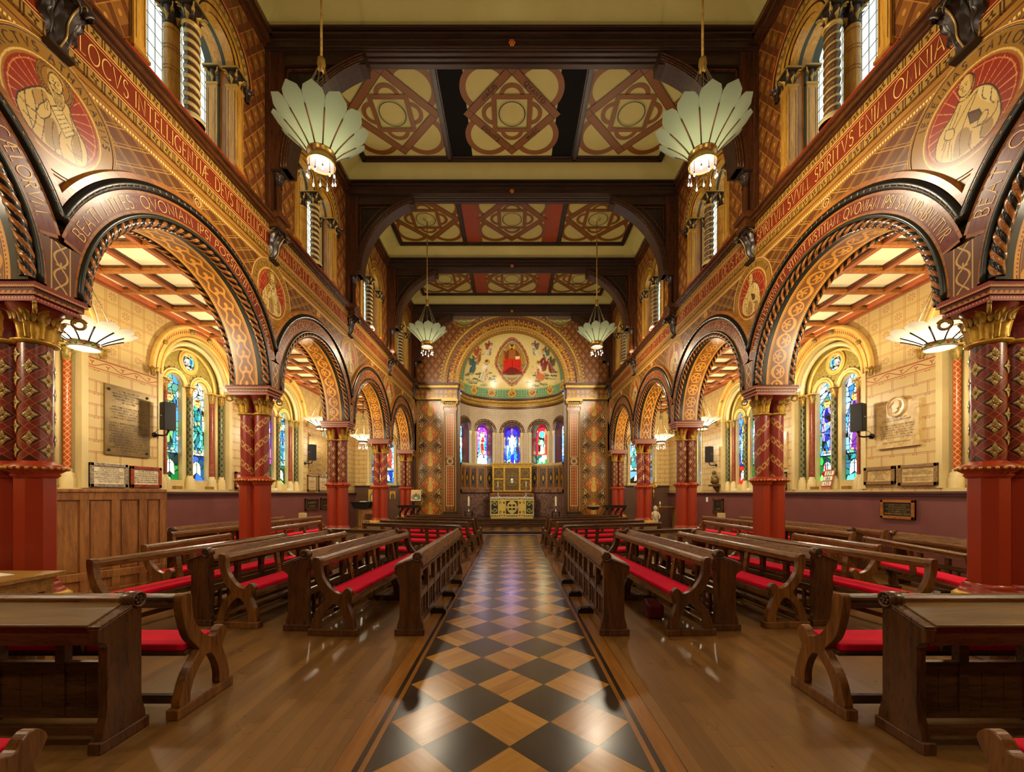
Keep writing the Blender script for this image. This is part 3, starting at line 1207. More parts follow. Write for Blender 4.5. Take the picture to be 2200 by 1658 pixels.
def build_arch(s, k):
    side = 'left' if s < 0 else 'right'
    root = empty('arch', (0, BAY[k], 0), 0, '%s round arch of the %s arcade, painted maroon band and rope moulding' % (ORD[k], side), 'arch', 'painted arches of the two arcades')
    hq = k < 3
    n = 72 if hq else 40
    b = MB()
    arch_band(b, s, XF, 1.70, 1.73, 0, M_orange, n=n)
    arch_band(b, s, XF, 1.73, 1.90, 0.29, M_band, n=n)
    arch_band(b, s, XF, 1.90, 1.93, 0.29, M_orange, n=n)
    arch_band(b, s, XF, 1.655, 1.70, 0, M_black, n=n)
    for e in (0, 1):                                    # bar closing the text band and the plaited panel below it
        t = 0.29 if e == 0 else PI - 0.29
        d = 1 if e == 0 else -1
        q = lambda R, a: (s * (XF - 0.002), -R * math.cos(a), ZC + R * math.sin(a))
        b.add([q(1.73, t), q(1.90, t), q(1.90, t - d * 0.018), q(1.73, t - d * 0.018)], [(0, 1, 2, 3)], M_orange)
        P, U = [], []
        for zz in np.linspace(0, 1, 9):
            a = 0.275 * zz
            y_in = 1.73 * math.cos(a)
            z = ZSP + (ZC - ZSP + 1.73 * math.sin(0.275)) * zz
            P.append([(s * XF, (-y_in if e == 0 else y_in), z), (s * XF, (-S / 2 if e == 0 else S / 2), z)])
            U.append([(S / 2 - y_in, z), (0.0, z)])
        b.grid(P, M_knot, False, U)
    b.build('inscription_band', root)
    txt = ARCHTXT[(s, k)]
    b2 = MB()
    h = 0.125
    L = 1.745 * (PI - 2 * 0.36)
    ln, w = strokes(txt, h, 0.2)
    ln, w = strokes(txt, h, 0.2, L / w)
    def fn(x, y):
        t = 0.36 + x / 1.745
        R = 1.752 + y
        return (s * (XF - 0.004), s * R * math.cos(t), ZC + R * math.sin(t))
    write(b2, ln, 0.010, M_goldline, fn, 0.1)
    b2.build('inscription', root)
    # rolls
    def path(R, x, th0=0.0, nn=n):
        t0 = max(th0, math.acos(min(1.0, S / 2 / R)))
        return [(s * x, -R * math.cos(t), ZC + R * math.sin(t)) for t in np.linspace(t0, PI - t0, nn)]
    b = MB()
    b.tube(path(1.675, XF), 0.028, M_blackgreen, 8)
    b.build('inner_roll', root)
    b = MB()
    b.tube(path(1.985, XF + 0.01), 0.055, M_black, 8)
    nf = 46
    t0 = math.acos(S / 2 / 1.985)
    for i in range(nf if hq else 0):
        t = t0 + (PI - 2 * t0) * (i + 0.5) / nf
        for dx, R in ((0.054, 1.972),):
            cx_, cy_, cz_ = s * (XF + 0.01 - dx), -R * math.cos(t), ZC + R * math.sin(t)
            pts = [(cx_, cy_, cz_)]
            for a in range(8):
                rr = 0.024 if a % 2 == 0 else 0.008
                pts.append((cx_ - s * 0.002, cy_ + rr * math.cos(a * PI / 4), cz_ + rr * math.sin(a * PI / 4)))
            b.add(pts, [(0, 1 + a, 1 + (a + 1) % 8) for a in range(8)], M_olive)
    b.build('black_roll', root)
    b = MB()
    arch_band(b, s, XF - 0.01, 2.04, 2.10, 0.0, M_orange, n=n)
    arch_band(b, s, XF - 0.01, 2.10, 2.12, 0.0, M_cwoodd, XW + 0.005, n=n)
    arch_band(b, s, XW - 0.01, 1.93, 2.04, 0.0, M_blackgreen, n=n)
    arch_band(b, s, XF + 0.03, 2.035, 2.04, 0.0, M_orange, XF - 0.01, n=n)
    b.build('hood_moulding', root)
    # ropes on both edges
    for x in (XF + 0.035, XB - 0.05):
        R = 1.60
        b = MB()
        def fr(u, x=x, R=R):
            t = min(max((u - 0.03) / R, 0), PI)
            z = ZC + R * math.sin(t) + min(0, u - 0.03)
            return (s * x, -R * math.cos(t), z), (0, -math.cos(t), math.sin(t)), (s, 0, 0)
        st = (0.014, 0.018, 0.03, 0.045, 0.06)[k]
        b.rope(fr, PI * R + 0.03, 0.058, M_ropea, M_ropeb, 6, 0.42 * (1 if s < 0 else -1), 18 if k < 3 else 12, st, 0.2)
        b.build('rope_moulding', root)
    # soffit
    b = MB()
    x0, x1 = XF + 0.075, XB - 0.09
    t = np.linspace(0, PI, n + 1)
    for (xa, xb_, m, va, vb, R) in ((XF, x0 + 0.03, M_black, 0, 0.1, 1.575), (x0 + 0.03, x0 + 0.09, M_blackgreen, 0, 0.1, 1.575), (x0 + 0.09, x1 - 0.03, M_soff[(k + (s > 0)) % 3], 0.0, 0.40, 1.575), (x1 - 0.03, x1 + 0.01, M_blackgreen, 0, 0.1, 1.575), (x1 + 0.01, XB, M_black, 0, 0.1, 1.575)):
        P = np.zeros((n + 3, 2, 3))
        U = np.zeros((n + 3, 2, 2))
        tt = np.r_[0, t, PI]
        for j, (xx, vv) in enumerate(((xa, va), (xb_, vb))):
            P[:, j] = np.c_[np.full(n + 3, s * xx), -R * np.cos(tt), ZC + R * np.sin(tt)]
            P[0, j, 2] = P[-1, j, 2] = ZSP
            U[:, j] = np.c_[tt * 1.57, np.full(n + 3, vv)]
        b.grid(P, m, True, U)
    b.build('soffit', root)
    return root


M_ropea = mat('rope_dark_strand', c(30, 20, 12), 0.25)
M_ropeb = wood('rope_tan_strand', c(136, 76, 26), c(190, 122, 50), 'y', 0.28)
for _s in (-1, 1):
    for _k in range(5):
        build_arch(_s, _k)


# ------------------------------------------------------------------ leaves and capitals
def leaf(b, cx, cy, a, z0, h, w, r0, r1, m, curl=0.05, nt=8, nv=5):
    T = np.linspace(0, 1, nt)
    P = np.zeros((nt, nv, 3))
    for i, t in enumerate(T):
        r = r0 + (r1 - r0) * t ** 2.2
        z = z0 + h * t
        if t > 0.75:
            u = (t - 0.75) / 0.25
            r += curl * u * u
            z -= curl * 0.9 * u * u
        wd = w * (0.55 + 0.6 * math.sin(PI * min(1, t * 1.15))) * (1 - 0.75 * max(0, t - 0.7) / 0.3)
        for j in range(nv):
            q = (j / (nv - 1) - 0.5) * 2
            rr = r - 0.35 * wd * abs(q) ** 1.5 + (0.10 * wd if abs(q) < 0.1 else 0)
            P[i, j] = (cx + rr * math.cos(a) - q * wd * 0.5 * math.sin(a), cy + rr * math.sin(a) + q * wd * 0.5 * math.cos(a), z)
    b.grid(P, m, True)


def small_capital(b, cx, cy, z0, z1, r, top, m, mg, n=8):
    """carved capital: bell, leaves with gilt edges, corner scrolls and a flat top"""
    h = z1 - z0
    b.lathe([(r * 1.15, z0 - 0.01), (r * 1.2, z0 + 0.01), (r, z0 + 0.02), (r * 1.02, z0 + h * 0.4), (top * 0.8, z1 - 0.04)], m, cx, cy, 12)
    for i in range(n):
        a = 2 * PI * i / n
        leaf(b, cx, cy, a, z0 + 0.02, h * 0.5, r * 0.8, r * 1.02, r * 1.35, m if i % 2 else mg, r * 0.25, 5, 3)
    for i in range(4):
        a = PI / 4 + i * PI / 2
        leaf(b, cx, cy, a, z0 + h * 0.3, h * 0.62, r * 0.5, r * 1.05, top * 1.15, mg, r * 0.3, 6, 3)
        b.tube([(cx + top * 1.12 * math.cos(a) + 0.028 * math.cos(t) * math.cos(a), cy + top * 1.12 * math.sin(a) + 0.028 * math.cos(t) * math.sin(a), z1 - 0.055 + 0.028 * math.sin(t)) for t in np.linspace(0, 5.2, 7)], 0.009, mg, 5)
    b.box(cx - top, cx + top, cy - top, cy + top, z1 - 0.028, z1, m)
    b.box(cx - top * 1.06, cx + top * 1.06, cy - top * 1.06, cy + top * 1.06, z1 - 0.012, z1 + 0.012, mg)


# ------------------------------------------------------------------ piers
PIERW = ['', 'nearest', 'second', 'third', 'fourth', 'fifth']


def build_pier(s, k):
    side = 'left' if s < 0 else 'right'
    lat = k % 2 == 1
    look = 'lattice and gilt flower shafts' if lat else 'gilt spiral banded shafts'
    root = empty('pier', (s * 4.95, PIER[k], 0), 0, '%s twin-column red pier of the %s arcade, %s' % (PIERW[k], side, look), 'pier', 'painted twin-column piers')
    hq = k <= 2
    n = 40 if k == 1 else 24
    C = (-0.135, 0.135)
    b = MB()
    b.box(-0.43, 0.43, -0.28, 0.28, 0, 0.42, M_plinth)
    b.box(-0.40, 0.40, -0.26, 0.26, 0.42, 0.5, M_plinth)
    b.build('plinth', root, bevel=0.015)
    b = MB()
    for cx in C:
        b.lathe([(0.16, 0.5), (0.25, 0.5), (0.262, 0.53), (0.255, 0.57), (0.22, 0.6), (0.15, 0.61)], M_yellow, cx, 0, n)
        b.lathe([(0.21, 0.60), (0.20, 0.635), (0.175, 0.65), (0.185, 0.67), (0.155, 0.70)], M_red, cx, 0, n)
    b.build('base_moulding', root)
    for cx in C:
        b = MB()
        A = [PI / 8 + i * PI / 4 for i in range(8)]
        b.prism([(cx + 0.152 * math.cos(a), 0.152 * math.sin(a)) for a in A], 0.66, 1.80, 'z', M_red)
        for i in (0, 3, 4, 7):
            pass
        b.build('lower_shaft', root)
    b = MB()
    for cx in C:
        b.lathe([(0.15, 1.755), (0.175, 1.785), (0.165, 1.80), (0.215, 1.835), (0.225, 1.865), (0.19, 1.89), (0.15, 1.91), (0.128, 1.925)], M_red, cx, 0, n)
    b.build('shaft_ring', root)
    b = MB()
    for cx in C:
        nb = 26 if hq else 14
        for i in range(nb):
            a = 2 * PI * i / nb
            if (cx > 0) == (math.cos(a) > -0.75) or (cx < 0 and math.cos(a) < 0.75) or cx > 0 and math.cos(a) > -0.75:
                b.sphere(cx + 0.226 * math.cos(a), 0.226 * math.sin(a), 1.85, 0.017, M_gold, 6)
    b.build('bead_pattern', root)
    for cx in C:
        b = MB()
        b.lathe([(0.125, z) for z in np.linspace(1.91, 3.12, 13)], M_lattice if lat else (M_spiralp if (cx > 0) == (s > 0) else M_spiraln), cx, 0, n)
        pass
        if lat:
            f = b
            ku = 3.0
            for iu in range(6):
                for iv in range(-1, 7):
                    # centres of the lozenges
                    u = iu / (2 * ku)
                    v = iv * 0.235 + (0.1175 if iu % 2 == 0 else 0.0)
                    z = 1.91 + v
                    if not (1.98 < z < 3.06):
                        continue
                    a = 2 * PI * u
                    e_t = np.array([-math.sin(a), math.cos(a), 0])
                    e_r = np.array([math.cos(a), math.sin(a), 0])
                    e_z = np.array([0, 0, 1.0])
                    cpt = np.array([cx, 0, z]) + e_r * 0.127
                    np_ = 12 if k == 1 else 6
                    for pth, rad, wd in ((0, 0.076, 0.044), (PI / 2, 0.06, 0.044), (PI, 0.076, 0.044), (-PI / 2, 0.06, 0.044), (PI / 4, 0.046, 0.02), (3 * PI / 4, 0.046, 0.02), (-PI / 4, 0.046, 0.02), (-3 * PI / 4, 0.046, 0.02)):
                        d = e_z * math.cos(pth) + e_t * math.sin(pth)
                        q = -e_z * math.sin(pth) + e_t * math.cos(pth)
                        base = cpt + e_r * 0.002
                        bend = lambda p: p - e_r * (np.dot(p - cpt, e_t) ** 2 / 0.25)
                        pts = [base + d * 0.008, base + d * rad * 0.5 + q * wd * 0.5 + e_r * 0.003, base + d * rad + e_r * 0.001, base + d * rad * 0.5 - q * wd * 0.5 + e_r * 0.003, base + d * rad * 0.5 + e_r * 0.012]
                        f.add([bend(p) for p in pts], [(0, 1, 4), (1, 2, 4), (2, 3, 4), (3, 0, 4)], M_flowerg, True)
                    f.sphere(*(cpt + e_r * 0.006), 0.012, M_goldd, 6)
        b.build('shaft', root)
    b = MB()
    for cx in C:
        b.lathe([(0.13, 3.085), (0.165, 3.10), (0.17, 3.115), (0.14, 3.13)], M_gold, cx, 0, n)
        b.lathe([(0.128, 3.12), (0.13, 3.22), (0.15, 3.33), (0.185, 3.42), (0.21, 3.46)], M_redd, cx, 0, n)
        nl = 8
        for i in range(nl):
            a = 2 * PI * i / nl
            if math.cos(a) * (1 if cx > 0 else -1) < -0.5:
                continue
            leaf(b, cx, 0, a, 3.125, 0.19, 0.15, 0.140, 0.185, M_gold, 0.045, 8 if hq else 5, 7 if hq else 3)
            leaf(b, cx, 0, a + PI / nl, 3.14, 0.31, 0.14, 0.137, 0.225, M_gold, 0.055, 9 if hq else 5, 7 if hq else 3)
            if hq:
                for da in (-0.25, 0, 0.25):
                    leaf(b, cx, 0, a + da, 3.29, 0.10, 0.035, 0.185, 0.235, M_goldd, 0.025, 5, 3)
    for sx in (-1, 1):
        for sy in (-1, 1):
            o = np.array([sx * 0.36, sy * 0.2, 3.39])
            d = np.array([sx * 0.7, sy * 0.7, 0])
            b.tube([tuple(o + d * (0.045 * (1 - t / 16) * math.cos(t)) + np.array([0, 0, 0.045 * (1 - t / 16) * math.sin(t)])) for t in np.linspace(PI, PI - 9.0, 22)], 0.014, M_goldd, 6)
    b.build('capital', root)
    b = MB()
    b.box(-0.37, 0.37, -0.215, 0.215, 3.45, 3.492, M_abacus)
    b.box(-0.355, 0.355, -0.2, 0.2, 3.492, 3.51, M_abacus)
    b.box(-0.385, 0.385, -0.228, 0.228, 3.508, 3.566, M_abacus)
    b.box(-0.41, 0.41, -0.25, 0.25, 3.566, 3.588, M_abacus)
    b.box(-0.405, 0.405, -0.245, 0.245, 3.588, 3.625, M_abacus)
    b.build('abacus', root)


M_flowerg = plain('gilt_flower', c(196, 168, 104), 0.35, 0.35, var=0.3, sc_=20)
for _s in (-1, 1):
    for _k in range(1, 6):
        build_pier(_s, _k)


# ------------------------------------------------------------------ painted roundels on the spandrels
def figure_bust(cv, cx, cy, saint):
    """seated figure drawn in outline, in metres about the centre of the disc"""
    cream, ink, shade, tan = c(206, 172, 98), c(58, 36, 16), c(158, 120, 58), c(176, 136, 70)
    P = lambda pts: [(cx + a, cy + b) for a, b in pts]
    ln = lambda pts, w=0.010, sm=True: cv.line(P(pts), w, ink, sm)
    th = np.linspace(0, 2 * PI, 26)
    if saint:
        hx, hy = 0.0, .285
        cv.disc(cx + hx, cy + hy - .005, 0.175, c(150, 104, 36))
        for r_ in (0.175, 0.16, 0.13):
            cv.ring(cx + hx, cy + hy - .005, r_ - 0.006, r_, ink)
        for i in range(40):
            q = i * PI / 20
            cv.line([(cx + hx + .132 * math.cos(q), cy + hy - .005 + .132 * math.sin(q)), (cx + hx + .153 * math.cos(q), cy + hy - .005 + .153 * math.sin(q))], 0.005, ink)
        body = [(-.312, -.105), (-.21, .039), (-.11, .14), (-.06, .13), (.02, .16), (.115, .17), (.16, .06), (.22, -.02), (.3, -.14), (.3, -.3), (.2, -.38), (.02, -.41), (-.12, -.4), (-.24, -.34), (-.32, -.22)]
        cv.poly(P(body), cream, True)
        cv.poly(P([(-.2, .03), (-.1, .11), (-.05, .02), (-.1, -.08), (-.18, -.06)]), tan, True)
        cv.poly(P([(-.1, -.16), (.0, -.1), (.04, -.34), (-.08, -.38)]), shade, True)
        cv.poly(P([(.16, -.04), (.22, -.06), (.26, -.26), (.18, -.3)]), shade, True)
        ln(body + body[:1], 0.013)
        for q in ([(-.26, -.04), (-.25, -.16), (-.2, -.32)], [(-.2, .02), (-.17, -.1), (-.17, -.24), (-.2, -.36)], [(-.12, .1), (-.1, -.06), (-.1, -.22), (-.12, -.38)], [(-.02, -.12), (-.03, -.26), (.0, -.4)],
                  [(.05, -.16), (.03, -.28), (.07, -.4)], [(.13, .1), (.17, -.05), (.15, -.2), (.2, -.36)], [(.2, -.02), (.24, -.16), (.25, -.3)], [(-.3, -.13), (-.24, -.16), (-.17, -.16)], [(-.27, -.24), (-.2, -.26), (-.12, -.26)], [(.1, -.24), (.16, -.28), (.24, -.26)]):
            ln(q, 0.008)
        scroll = [(-.042, .016), (.036, .09), (.184, -.07), (.093, -.185)]
        cv.poly(P(scroll), c(214, 186, 118))
        ln(scroll + scroll[:1], 0.009, False)
        for i in range(6):
            t = (i + 1) / 7
            ln([(-.042 + .135 * t + .01, .016 - .2 * t + .012), (.036 + .148 * t - .01, .09 - .16 * t - .01)], 0.005, False)
        hand = [(-.167, -.155), (-.15, -.1), (-.138, -.059), (-.1, .0), (-.079, .05), (-.06, .045), (-.042, .0), (-.049, -.087), (-.117, -.175)]
        cv.poly(P(hand), cream, True)
        ln(hand + hand[:1], 0.009)
        ln([(-.1, .0), (-.09, -.06)], 0.006); ln([(-.075, .03), (-.07, -.05)], 0.006)
        cv.disc(cx + hx, cy + hy, .066, cream, .092)
        cv.poly(P([(hx - .075, hy + .0), (hx - .07, hy + .08), (hx, hy + .115), (hx + .07, hy + .08), (hx + .07, hy + .02), (hx + .03, hy + .06), (hx - .04, hy + .06), (hx - .058, hy - .03)]), tan, True)
        beard = [(hx - .06, hy - .04), (hx + .06, hy - .04), (hx + .085, hy - .1), (hx + .075, hy - .18), (hx + .04, hy - .235), (hx, hy - .2), (hx - .04, hy - .13)]
        cv.poly(P(beard), cream, True)
        ln(beard, 0.007)
        for i in range(6):
            ln([(hx - .035 + i * .018, hy - .07), (hx - .01 + i * .016, hy - .14), (hx + .005 + i * .011, hy - .2)], 0.006)
        rx, ry = .066, .092
    else:
        hx, hy = -.025, .29
        body = [(-.09, .18), (-.005, .15), (.064, .176), (.16, .12), (.224, .025), (.263, -.113), (.27, -.26), (.2, -.36), (.02, -.41), (-.16, -.38), (-.3, -.26), (-.316, -.116), (-.27, -.0), (-.159, .09)]
        cv.poly(P(body), cream, True)
        cv.poly(P([(.09, .15), (.17, .09), (.24, -.05), (.2, -.1), (.1, .04)]), c(218, 192, 124), True)
        cv.poly(P([(-.1, -.14), (.0, -.16), (.02, -.36), (-.14, -.36)]), shade, True)
        cv.poly(P([(.12, -.22), (.2, -.24), (.2, -.34), (.1, -.36)]), shade, True)
        ln(body + body[:1], 0.013)
        for q in ([(.064, .133), (.003, .088), (-.093, -.017), (-.159, -.103), (-.2, -.3)], [(.08, .14), (.04, .06), (-.03, -.06), (-.08, -.2), (-.08, -.38)], [(-.12, .11), (-.18, .0), (-.25, -.18)], [(-.07, .13), (-.12, .02), (-.2, -.12), (-.26, -.28)],
                  [(.252, -.119), (.231, -.2), (.153, -.243), (.034, -.195)], [(.2, .04), (.19, -.06), (.22, -.12)], [(.13, .12), (.12, .04), (.15, -.02)], [(.03, -.22), (.0, -.32), (.02, -.4)], [(.12, -.26), (.1, -.34), (.14, -.38)], [(-.16, -.2), (-.16, -.36)]):
            ln(q, 0.008)
        book = [(-.005, -.01), (.094, -.06), (.131, -.172), (.018, -.137)]
        cv.poly(P(book), c(92, 60, 28))
        ln(book + book[:1], 0.01, False)
        ln([(.01, -.03), (.1, -.078)], 0.007, False)
        for hand in ([(-.21, -.002), (-.142, -.045), (-.13, -.1), (-.16, -.14), (-.227, -.085)], [(.09, -.16), (.14, -.12), (.17, -.15), (.15, -.21), (.08, -.21)]):
            cv.poly(P(hand), cream, True)
            ln(hand + hand[:1], 0.008)
        cv.poly(P([(-.08, .17), (.0, .15), (.02, .22), (-.06, .22)]), cream, True)
        cv.disc(cx + hx, cy + hy, .07, cream, .1)
        cv.poly(P([(hx + .028, hy + .09), (hx + .075, hy + .04), (hx + .08, hy - .06), (hx + .045, hy - .085), (hx + .04, hy + .0)]), tan, True)
        ln([(hx + .028, hy + .095), (hx + .075, hy + .04), (hx + .08, hy - .06), (hx + .045, hy - .085)], 0.008)
        ln([(-.1, .19), (-.04, .155), (.04, .18)], 0.008)
        rx, ry = .07, .1
    fx, fy = hx - (0.0 if saint else .02), hy
    ln([(hx + rx * math.cos(t), hy + ry * math.sin(t)) for t in th], 0.009, False)
    for d in (-.024, .024):
        cv.disc(cx + fx + d, cy + fy + .005, .009, ink, .006)
        ln([(fx + d - .015, fy + .026), (fx + d, fy + .031), (fx + d + .015, fy + .026)], 0.006)
    ln([(fx, fy + .012), (fx - .012, fy - .03), (fx + .004, fy - .034)], 0.006)
    ln([(fx - .02, fy - .055), (fx, fy - .051), (fx + .02, fy - .056)], 0.007)


def roundel(s, k):
    R = 0.62
    n = (0, 230, 120, 70, 40, 30)[k]
    cv = Canvas(2 * R, 2 * R, n, c(160, 108, 34))
    cx = cy = R
    cv.disc(cx, cy, 0.60, c(218, 176, 96))
    cv.disc(cx, cy, 0.585, c(150, 106, 36))
    cv.disc(cx, cy, 0.455, c(222, 182, 104))
    cv.disc(cx, cy, 0.44, c(160, 110, 40))
    cv.disc(cx, cy, 0.42, c(146, 42, 20))
    for i in range(26):
        a = 2 * PI * i / 26
        cv.line([(cx + 0.12 * math.cos(a), cy + 0.12 * math.sin(a)), (cx + 0.40 * math.cos(a), cy + 0.40 * math.sin(a))], 0.007, c(214, 142, 78))
    cv.ring(cx, cy, 0.385, 0.393, c(214, 142, 78))
    figure_bust(cv, cx, cy + 0.02, s < 0)
    cv.a[(np.hypot(cv.x - cx, cv.y - cy) > 0.44) & (np.hypot(cv.x - cx, cv.y - cy) < 0.455)] = c(222, 182, 104)
    b = MB()
    side = 'left' if s < 0 else 'right'
    who = 'bearded haloed man' if s < 0 else 'robed man holding a book'
    root = empty('roundel', (s * (XW - 0.004), PIER[k], 5.44), 0, 'painted roundel of a %s, above the %s pier on the %s' % (who, PIERW[k], side), 'roundel', 'painted roundels between the arches')
    # polar sheet so that the rim is round
    na, nr = max(48, n * 2), max(16, n // 2)
    A = np.linspace(0, 2 * PI, na + 1)
    rr = np.linspace(0, R, nr + 1)
    P = np.zeros((na + 1, nr + 1, 3))
    P[:, :, 1] = -s * np.cos(A)[:, None] * rr[None]
    P[:, :, 2] = np.sin(A)[:, None] * rr[None]
    ix = np.clip(((np.cos(A)[:, None] * rr[None] + R) / (2 * R) * (cv.nx - 1)).round().astype(int), 0, cv.nx - 1)
    iy = np.clip(((np.sin(A)[:, None] * rr[None] + R) / (2 * R) * (cv.ny - 1)).round().astype(int), 0, cv.ny - 1)
    b.grid(P, M_paint, True, None, None, cv.a[ix, iy])
    b.build('painted_disc', root)
    b = MB()
    for r0, m in ((R, M_goldline), (0.592, M_engrave)):
        b.tube([(-s * 0.0, r0 * math.cos(a), r0 * math.sin(a)) for a in np.linspace(0, 2 * PI, 64, endpoint=False)], 0.006, m, 5, True)
    b.build('rim', root)
    if k <= 2:
        txt = {(-1, 1): 'SANCTVS ATHANASIVS', (1, 1): 'IEREMIAS TAYLOR', (-1, 2): 'SANCTVS AVGVSTINVS', (1, 2): 'IOSEPHVS BVTLER'}[(s, k)]
        ln, w = strokes(txt, 0.075, 0.45)
        b = MB()
        tot = w / 0.49
        def fn(x, y):
            a = PI / 2 + tot / 2 - x / 0.49
            r_ = 0.482 + y
            return (-s * 0.004, -s * r_ * math.cos(a), r_ * math.sin(a))
        write(b, ln, 0.009, M_engrave, fn, 0.05)
        b.build('name_text', root)


for _s in (-1, 1):
    for _k in range(1, 6):
        roundel(_s, _k)
# small rosettes painted at the crown of every arch
for _s in (-1, 1):
    b = MB()
    for k in range(1, 5):
        for rr, w, m in ((0.085, 0.008, M_goldline), (0.055, 0.02, M_goldline), (0.02, 0.012, M_goldline)):
            b.tube([(_s * (XW - 0.003), BAY[k] + rr * math.cos(a), 5.865 + rr * math.sin(a)) for a in np.linspace(0, 2 * PI, 24, endpoint=False)], w / 2, m, 4, True)
    b.build('crown_rosettes', D.objects['wall_left' if _s < 0 else 'wall_right'])
# ------------------------------------------------------------------ clerestory windows
WN = [0]


def window_name():
    WN[0] += 1
    return 'window_%d' % WN[0]


def clere_window(s, k):
    side = 'left' if s < 0 else 'right'
    root = empty(window_name(), (0, BAY[k], 0), 0, '%s paired round-headed clerestory window high on the %s wall, twisted middle column' % (ORD[k - 1], side), 'window', 'clerestory windows', 'structure')
    hq = k <= 2
    b = MB()
    b.add([(s * 5.14, -0.95, 6.95), (s * 5.14, 0.95, 6.95), (s * 5.14, 0.95, 9.2), (s * 5.14, -0.95, 9.2)], [(0, 1, 2, 3)], M_clear)
    b.build('glass', root)
    # reveals and arch mouldings
    b = MB()
    r = 0.36
    for o in (-0.49, 0.49):
        for (xa, xb_, m, R) in ((XC, XC + 0.14, M_cwood, r), (XC + 0.14, XC + 0.2, M_groove, r), (XC + 0.2, XC + 0.36, M_cwood, r), (XC + 0.36, 5.14, M_groove, r)):
            t = np.linspace(0, PI, 29)
            P = np.zeros((29, 2, 3))
            for j, xx in enumerate((xa, xb_)):
                P[:, j] = np.c_[np.full(29, s * xx), o - R * np.cos(t), CLS + R * np.sin(t)]
            b.grid(P, m)
        sg = -1 if o < 0 else 1
        for R0, R1, x0, x1, m in ((0.36, 0.45, XC - 0.025, XC - 0.025, M_cwood), (0.45, 0.475, XC - 0.005, XC - 0.005, M_groove), (0.475, 0.56, XC - 0.03, XC - 0.03, M_cwood), (0.56, 0.585, XC - 0.008, XC - 0.008, M_cwoodd), (0.585, 0.72, XC - 0.02, XC - 0.02, M_olive), (0.72, 0.735, XC - 0.05, XC - 0.05, M_goldline), (0.735, 0.775, XC - 0.055, XC - 0.055, M_redroll), (0.775, 0.79, XC - 0.05, XC - 0.004, M_goldline)):
            P = np.zeros((33, 2, 3))
            for j, (R, xx) in enumerate(((R0, x0), (R1, x1))):
                ti = math.acos(min(1.0, 0.49 / R))
                t = np.linspace(0.0, PI - ti, 33)
                P[:, j] = np.c_[np.full(33, s * xx), o + sg * R * np.cos(t), CLS + R * np.sin(t)]
            b.grid(P, m)
        if hq:
            for i in range(17):
                a = PI * 0.86 * (i + 0.5) / 17
                yy, zz = o + sg * 0.652 * math.cos(a), CLS + 0.652 * math.sin(a)
                b.tube([(s * (XC - 0.024), yy + sg * 0.03 * math.cos(a + q), zz + 0.03 * math.sin(a + q)) for q in np.linspace(0, 2 * PI, 6, endpoint=False)], 0.005, M_goldline, 4, True)
    b.build('arch_mouldings', root)
    b = MB()
    for sg in (-1, 1):
        b.box(s * XC, s * 5.14, sg * 0.85, sg * 0.88, 7.0, CLS, M_cwoodd)
        b.box(s * 4.9, s * 4.94, sg * 0.80, sg * 0.85, 7.0, CLS, M_groove)
    b.box(s * (XC - 0.03), s * 5.16, -0.9, 0.9, 6.93, 7.02, M_cwood)
    b.box(s * (XC - 0.05), s * (XC + 0.03), -1.12, 1.12, 6.98, 7.03, M_redroll)
    b.build('reveal', root)
    # responds
    for sg in (-1, 1):
        for x, nm in ((4.70, 'front'), (5.0, 'rear')):
            b = MB()
            y = sg * 0.92 if nm == 'front' else sg * 0.88
            w = 0.085
            b.box(s * (x - w), s * (x + w), y - w, y + w, 7.10, 8.44, M_cwood)
            for q in (-1, 1):       # sunk line on the faces
                b.box(s * (x - w - 0.002), s * (x - w), y + q * 0.055 - 0.004, y + q * 0.055 + 0.004, 7.2, 8.36, M_engrave)
                b.box(s * (x + q * 0.055) - 0.004, s * (x + q * 0.055) + 0.004, y - w - 0.002, y - w + 0.0, 7.2, 8.36, M_engrave)
            b.box(s * (x - w - 0.03), s * (x + w + 0.03), y - w - 0.03, y + w + 0.03, 7.03, 7.07, M_cwoodd)
            b.box(s * (x - w - 0.015), s * (x + w + 0.015), y - w - 0.015, y + w + 0.015, 7.07, 7.11, M_cwood)
            b.box(s * (x - w - 0.015), s * (x + w + 0.015), y - w - 0.015, y + w + 0.015, 8.42, 8.45, M_capgold)
            b.build('pilaster', root, bevel=0.008)
            b = MB()
            small_capital(b, s * x, y, 8.44, CLS, 0.085, 0.125, M_caprod, M_capgold)
            b.build('pilaster_capital', root)
        # carved label stop outside
        b = MB()
        y = sg * 1.13
        for i in range(6):
            leaf(b, s * (XC - 0.03), y, i * PI / 3, 8.42, 0.26, 0.09, 0.03, 0.10, M_caprod, 0.03, 5, 3)
        b.sphere(s * (XC - 0.05), y, 8.6, 0.06, M_caprod, 8)
        b.build('label_stop', root)
    # middle pair
    b = MB()
    b.lathe([(0.115, 7.14), (0.108, 7.3), (0.1, 8.42)], M_cwood, s * 5.0, 0, 20)
    for z in (7.35, 7.75, 7.8, 8.05, 8.1, 8.34):
        b.lathe([(0.109, z), (0.112, z + 0.006), (0.109, z + 0.012)], M_cwoodd, s * 5.0, 0, 20)
    b.lathe([(0.16, 7.02), (0.16, 7.07), (0.13, 7.1), (0.14, 7.12), (0.115, 7.14)], M_stone, s * 5.0, 0, 20)
    b.build('smooth_column', root)
    b = MB()
    def fr(u):
        return (s * 4.70, 0, 7.12 + u), (1, 0, 0), (0, 1, 0)
    b.rope(fr, 1.3, 0.105, M_twist, M_twistc, 1, -0.13 * (1 if s < 0 else -1), 20 if hq else 14, 0.008 if k == 1 else (0.012 if hq else 0.02), 0.2)
    b.lathe([(0.16, 7.02), (0.16, 7.07), (0.12, 7.1), (0.13, 7.12), (0.09, 7.14)], M_stone, s * 4.70, 0, 20)
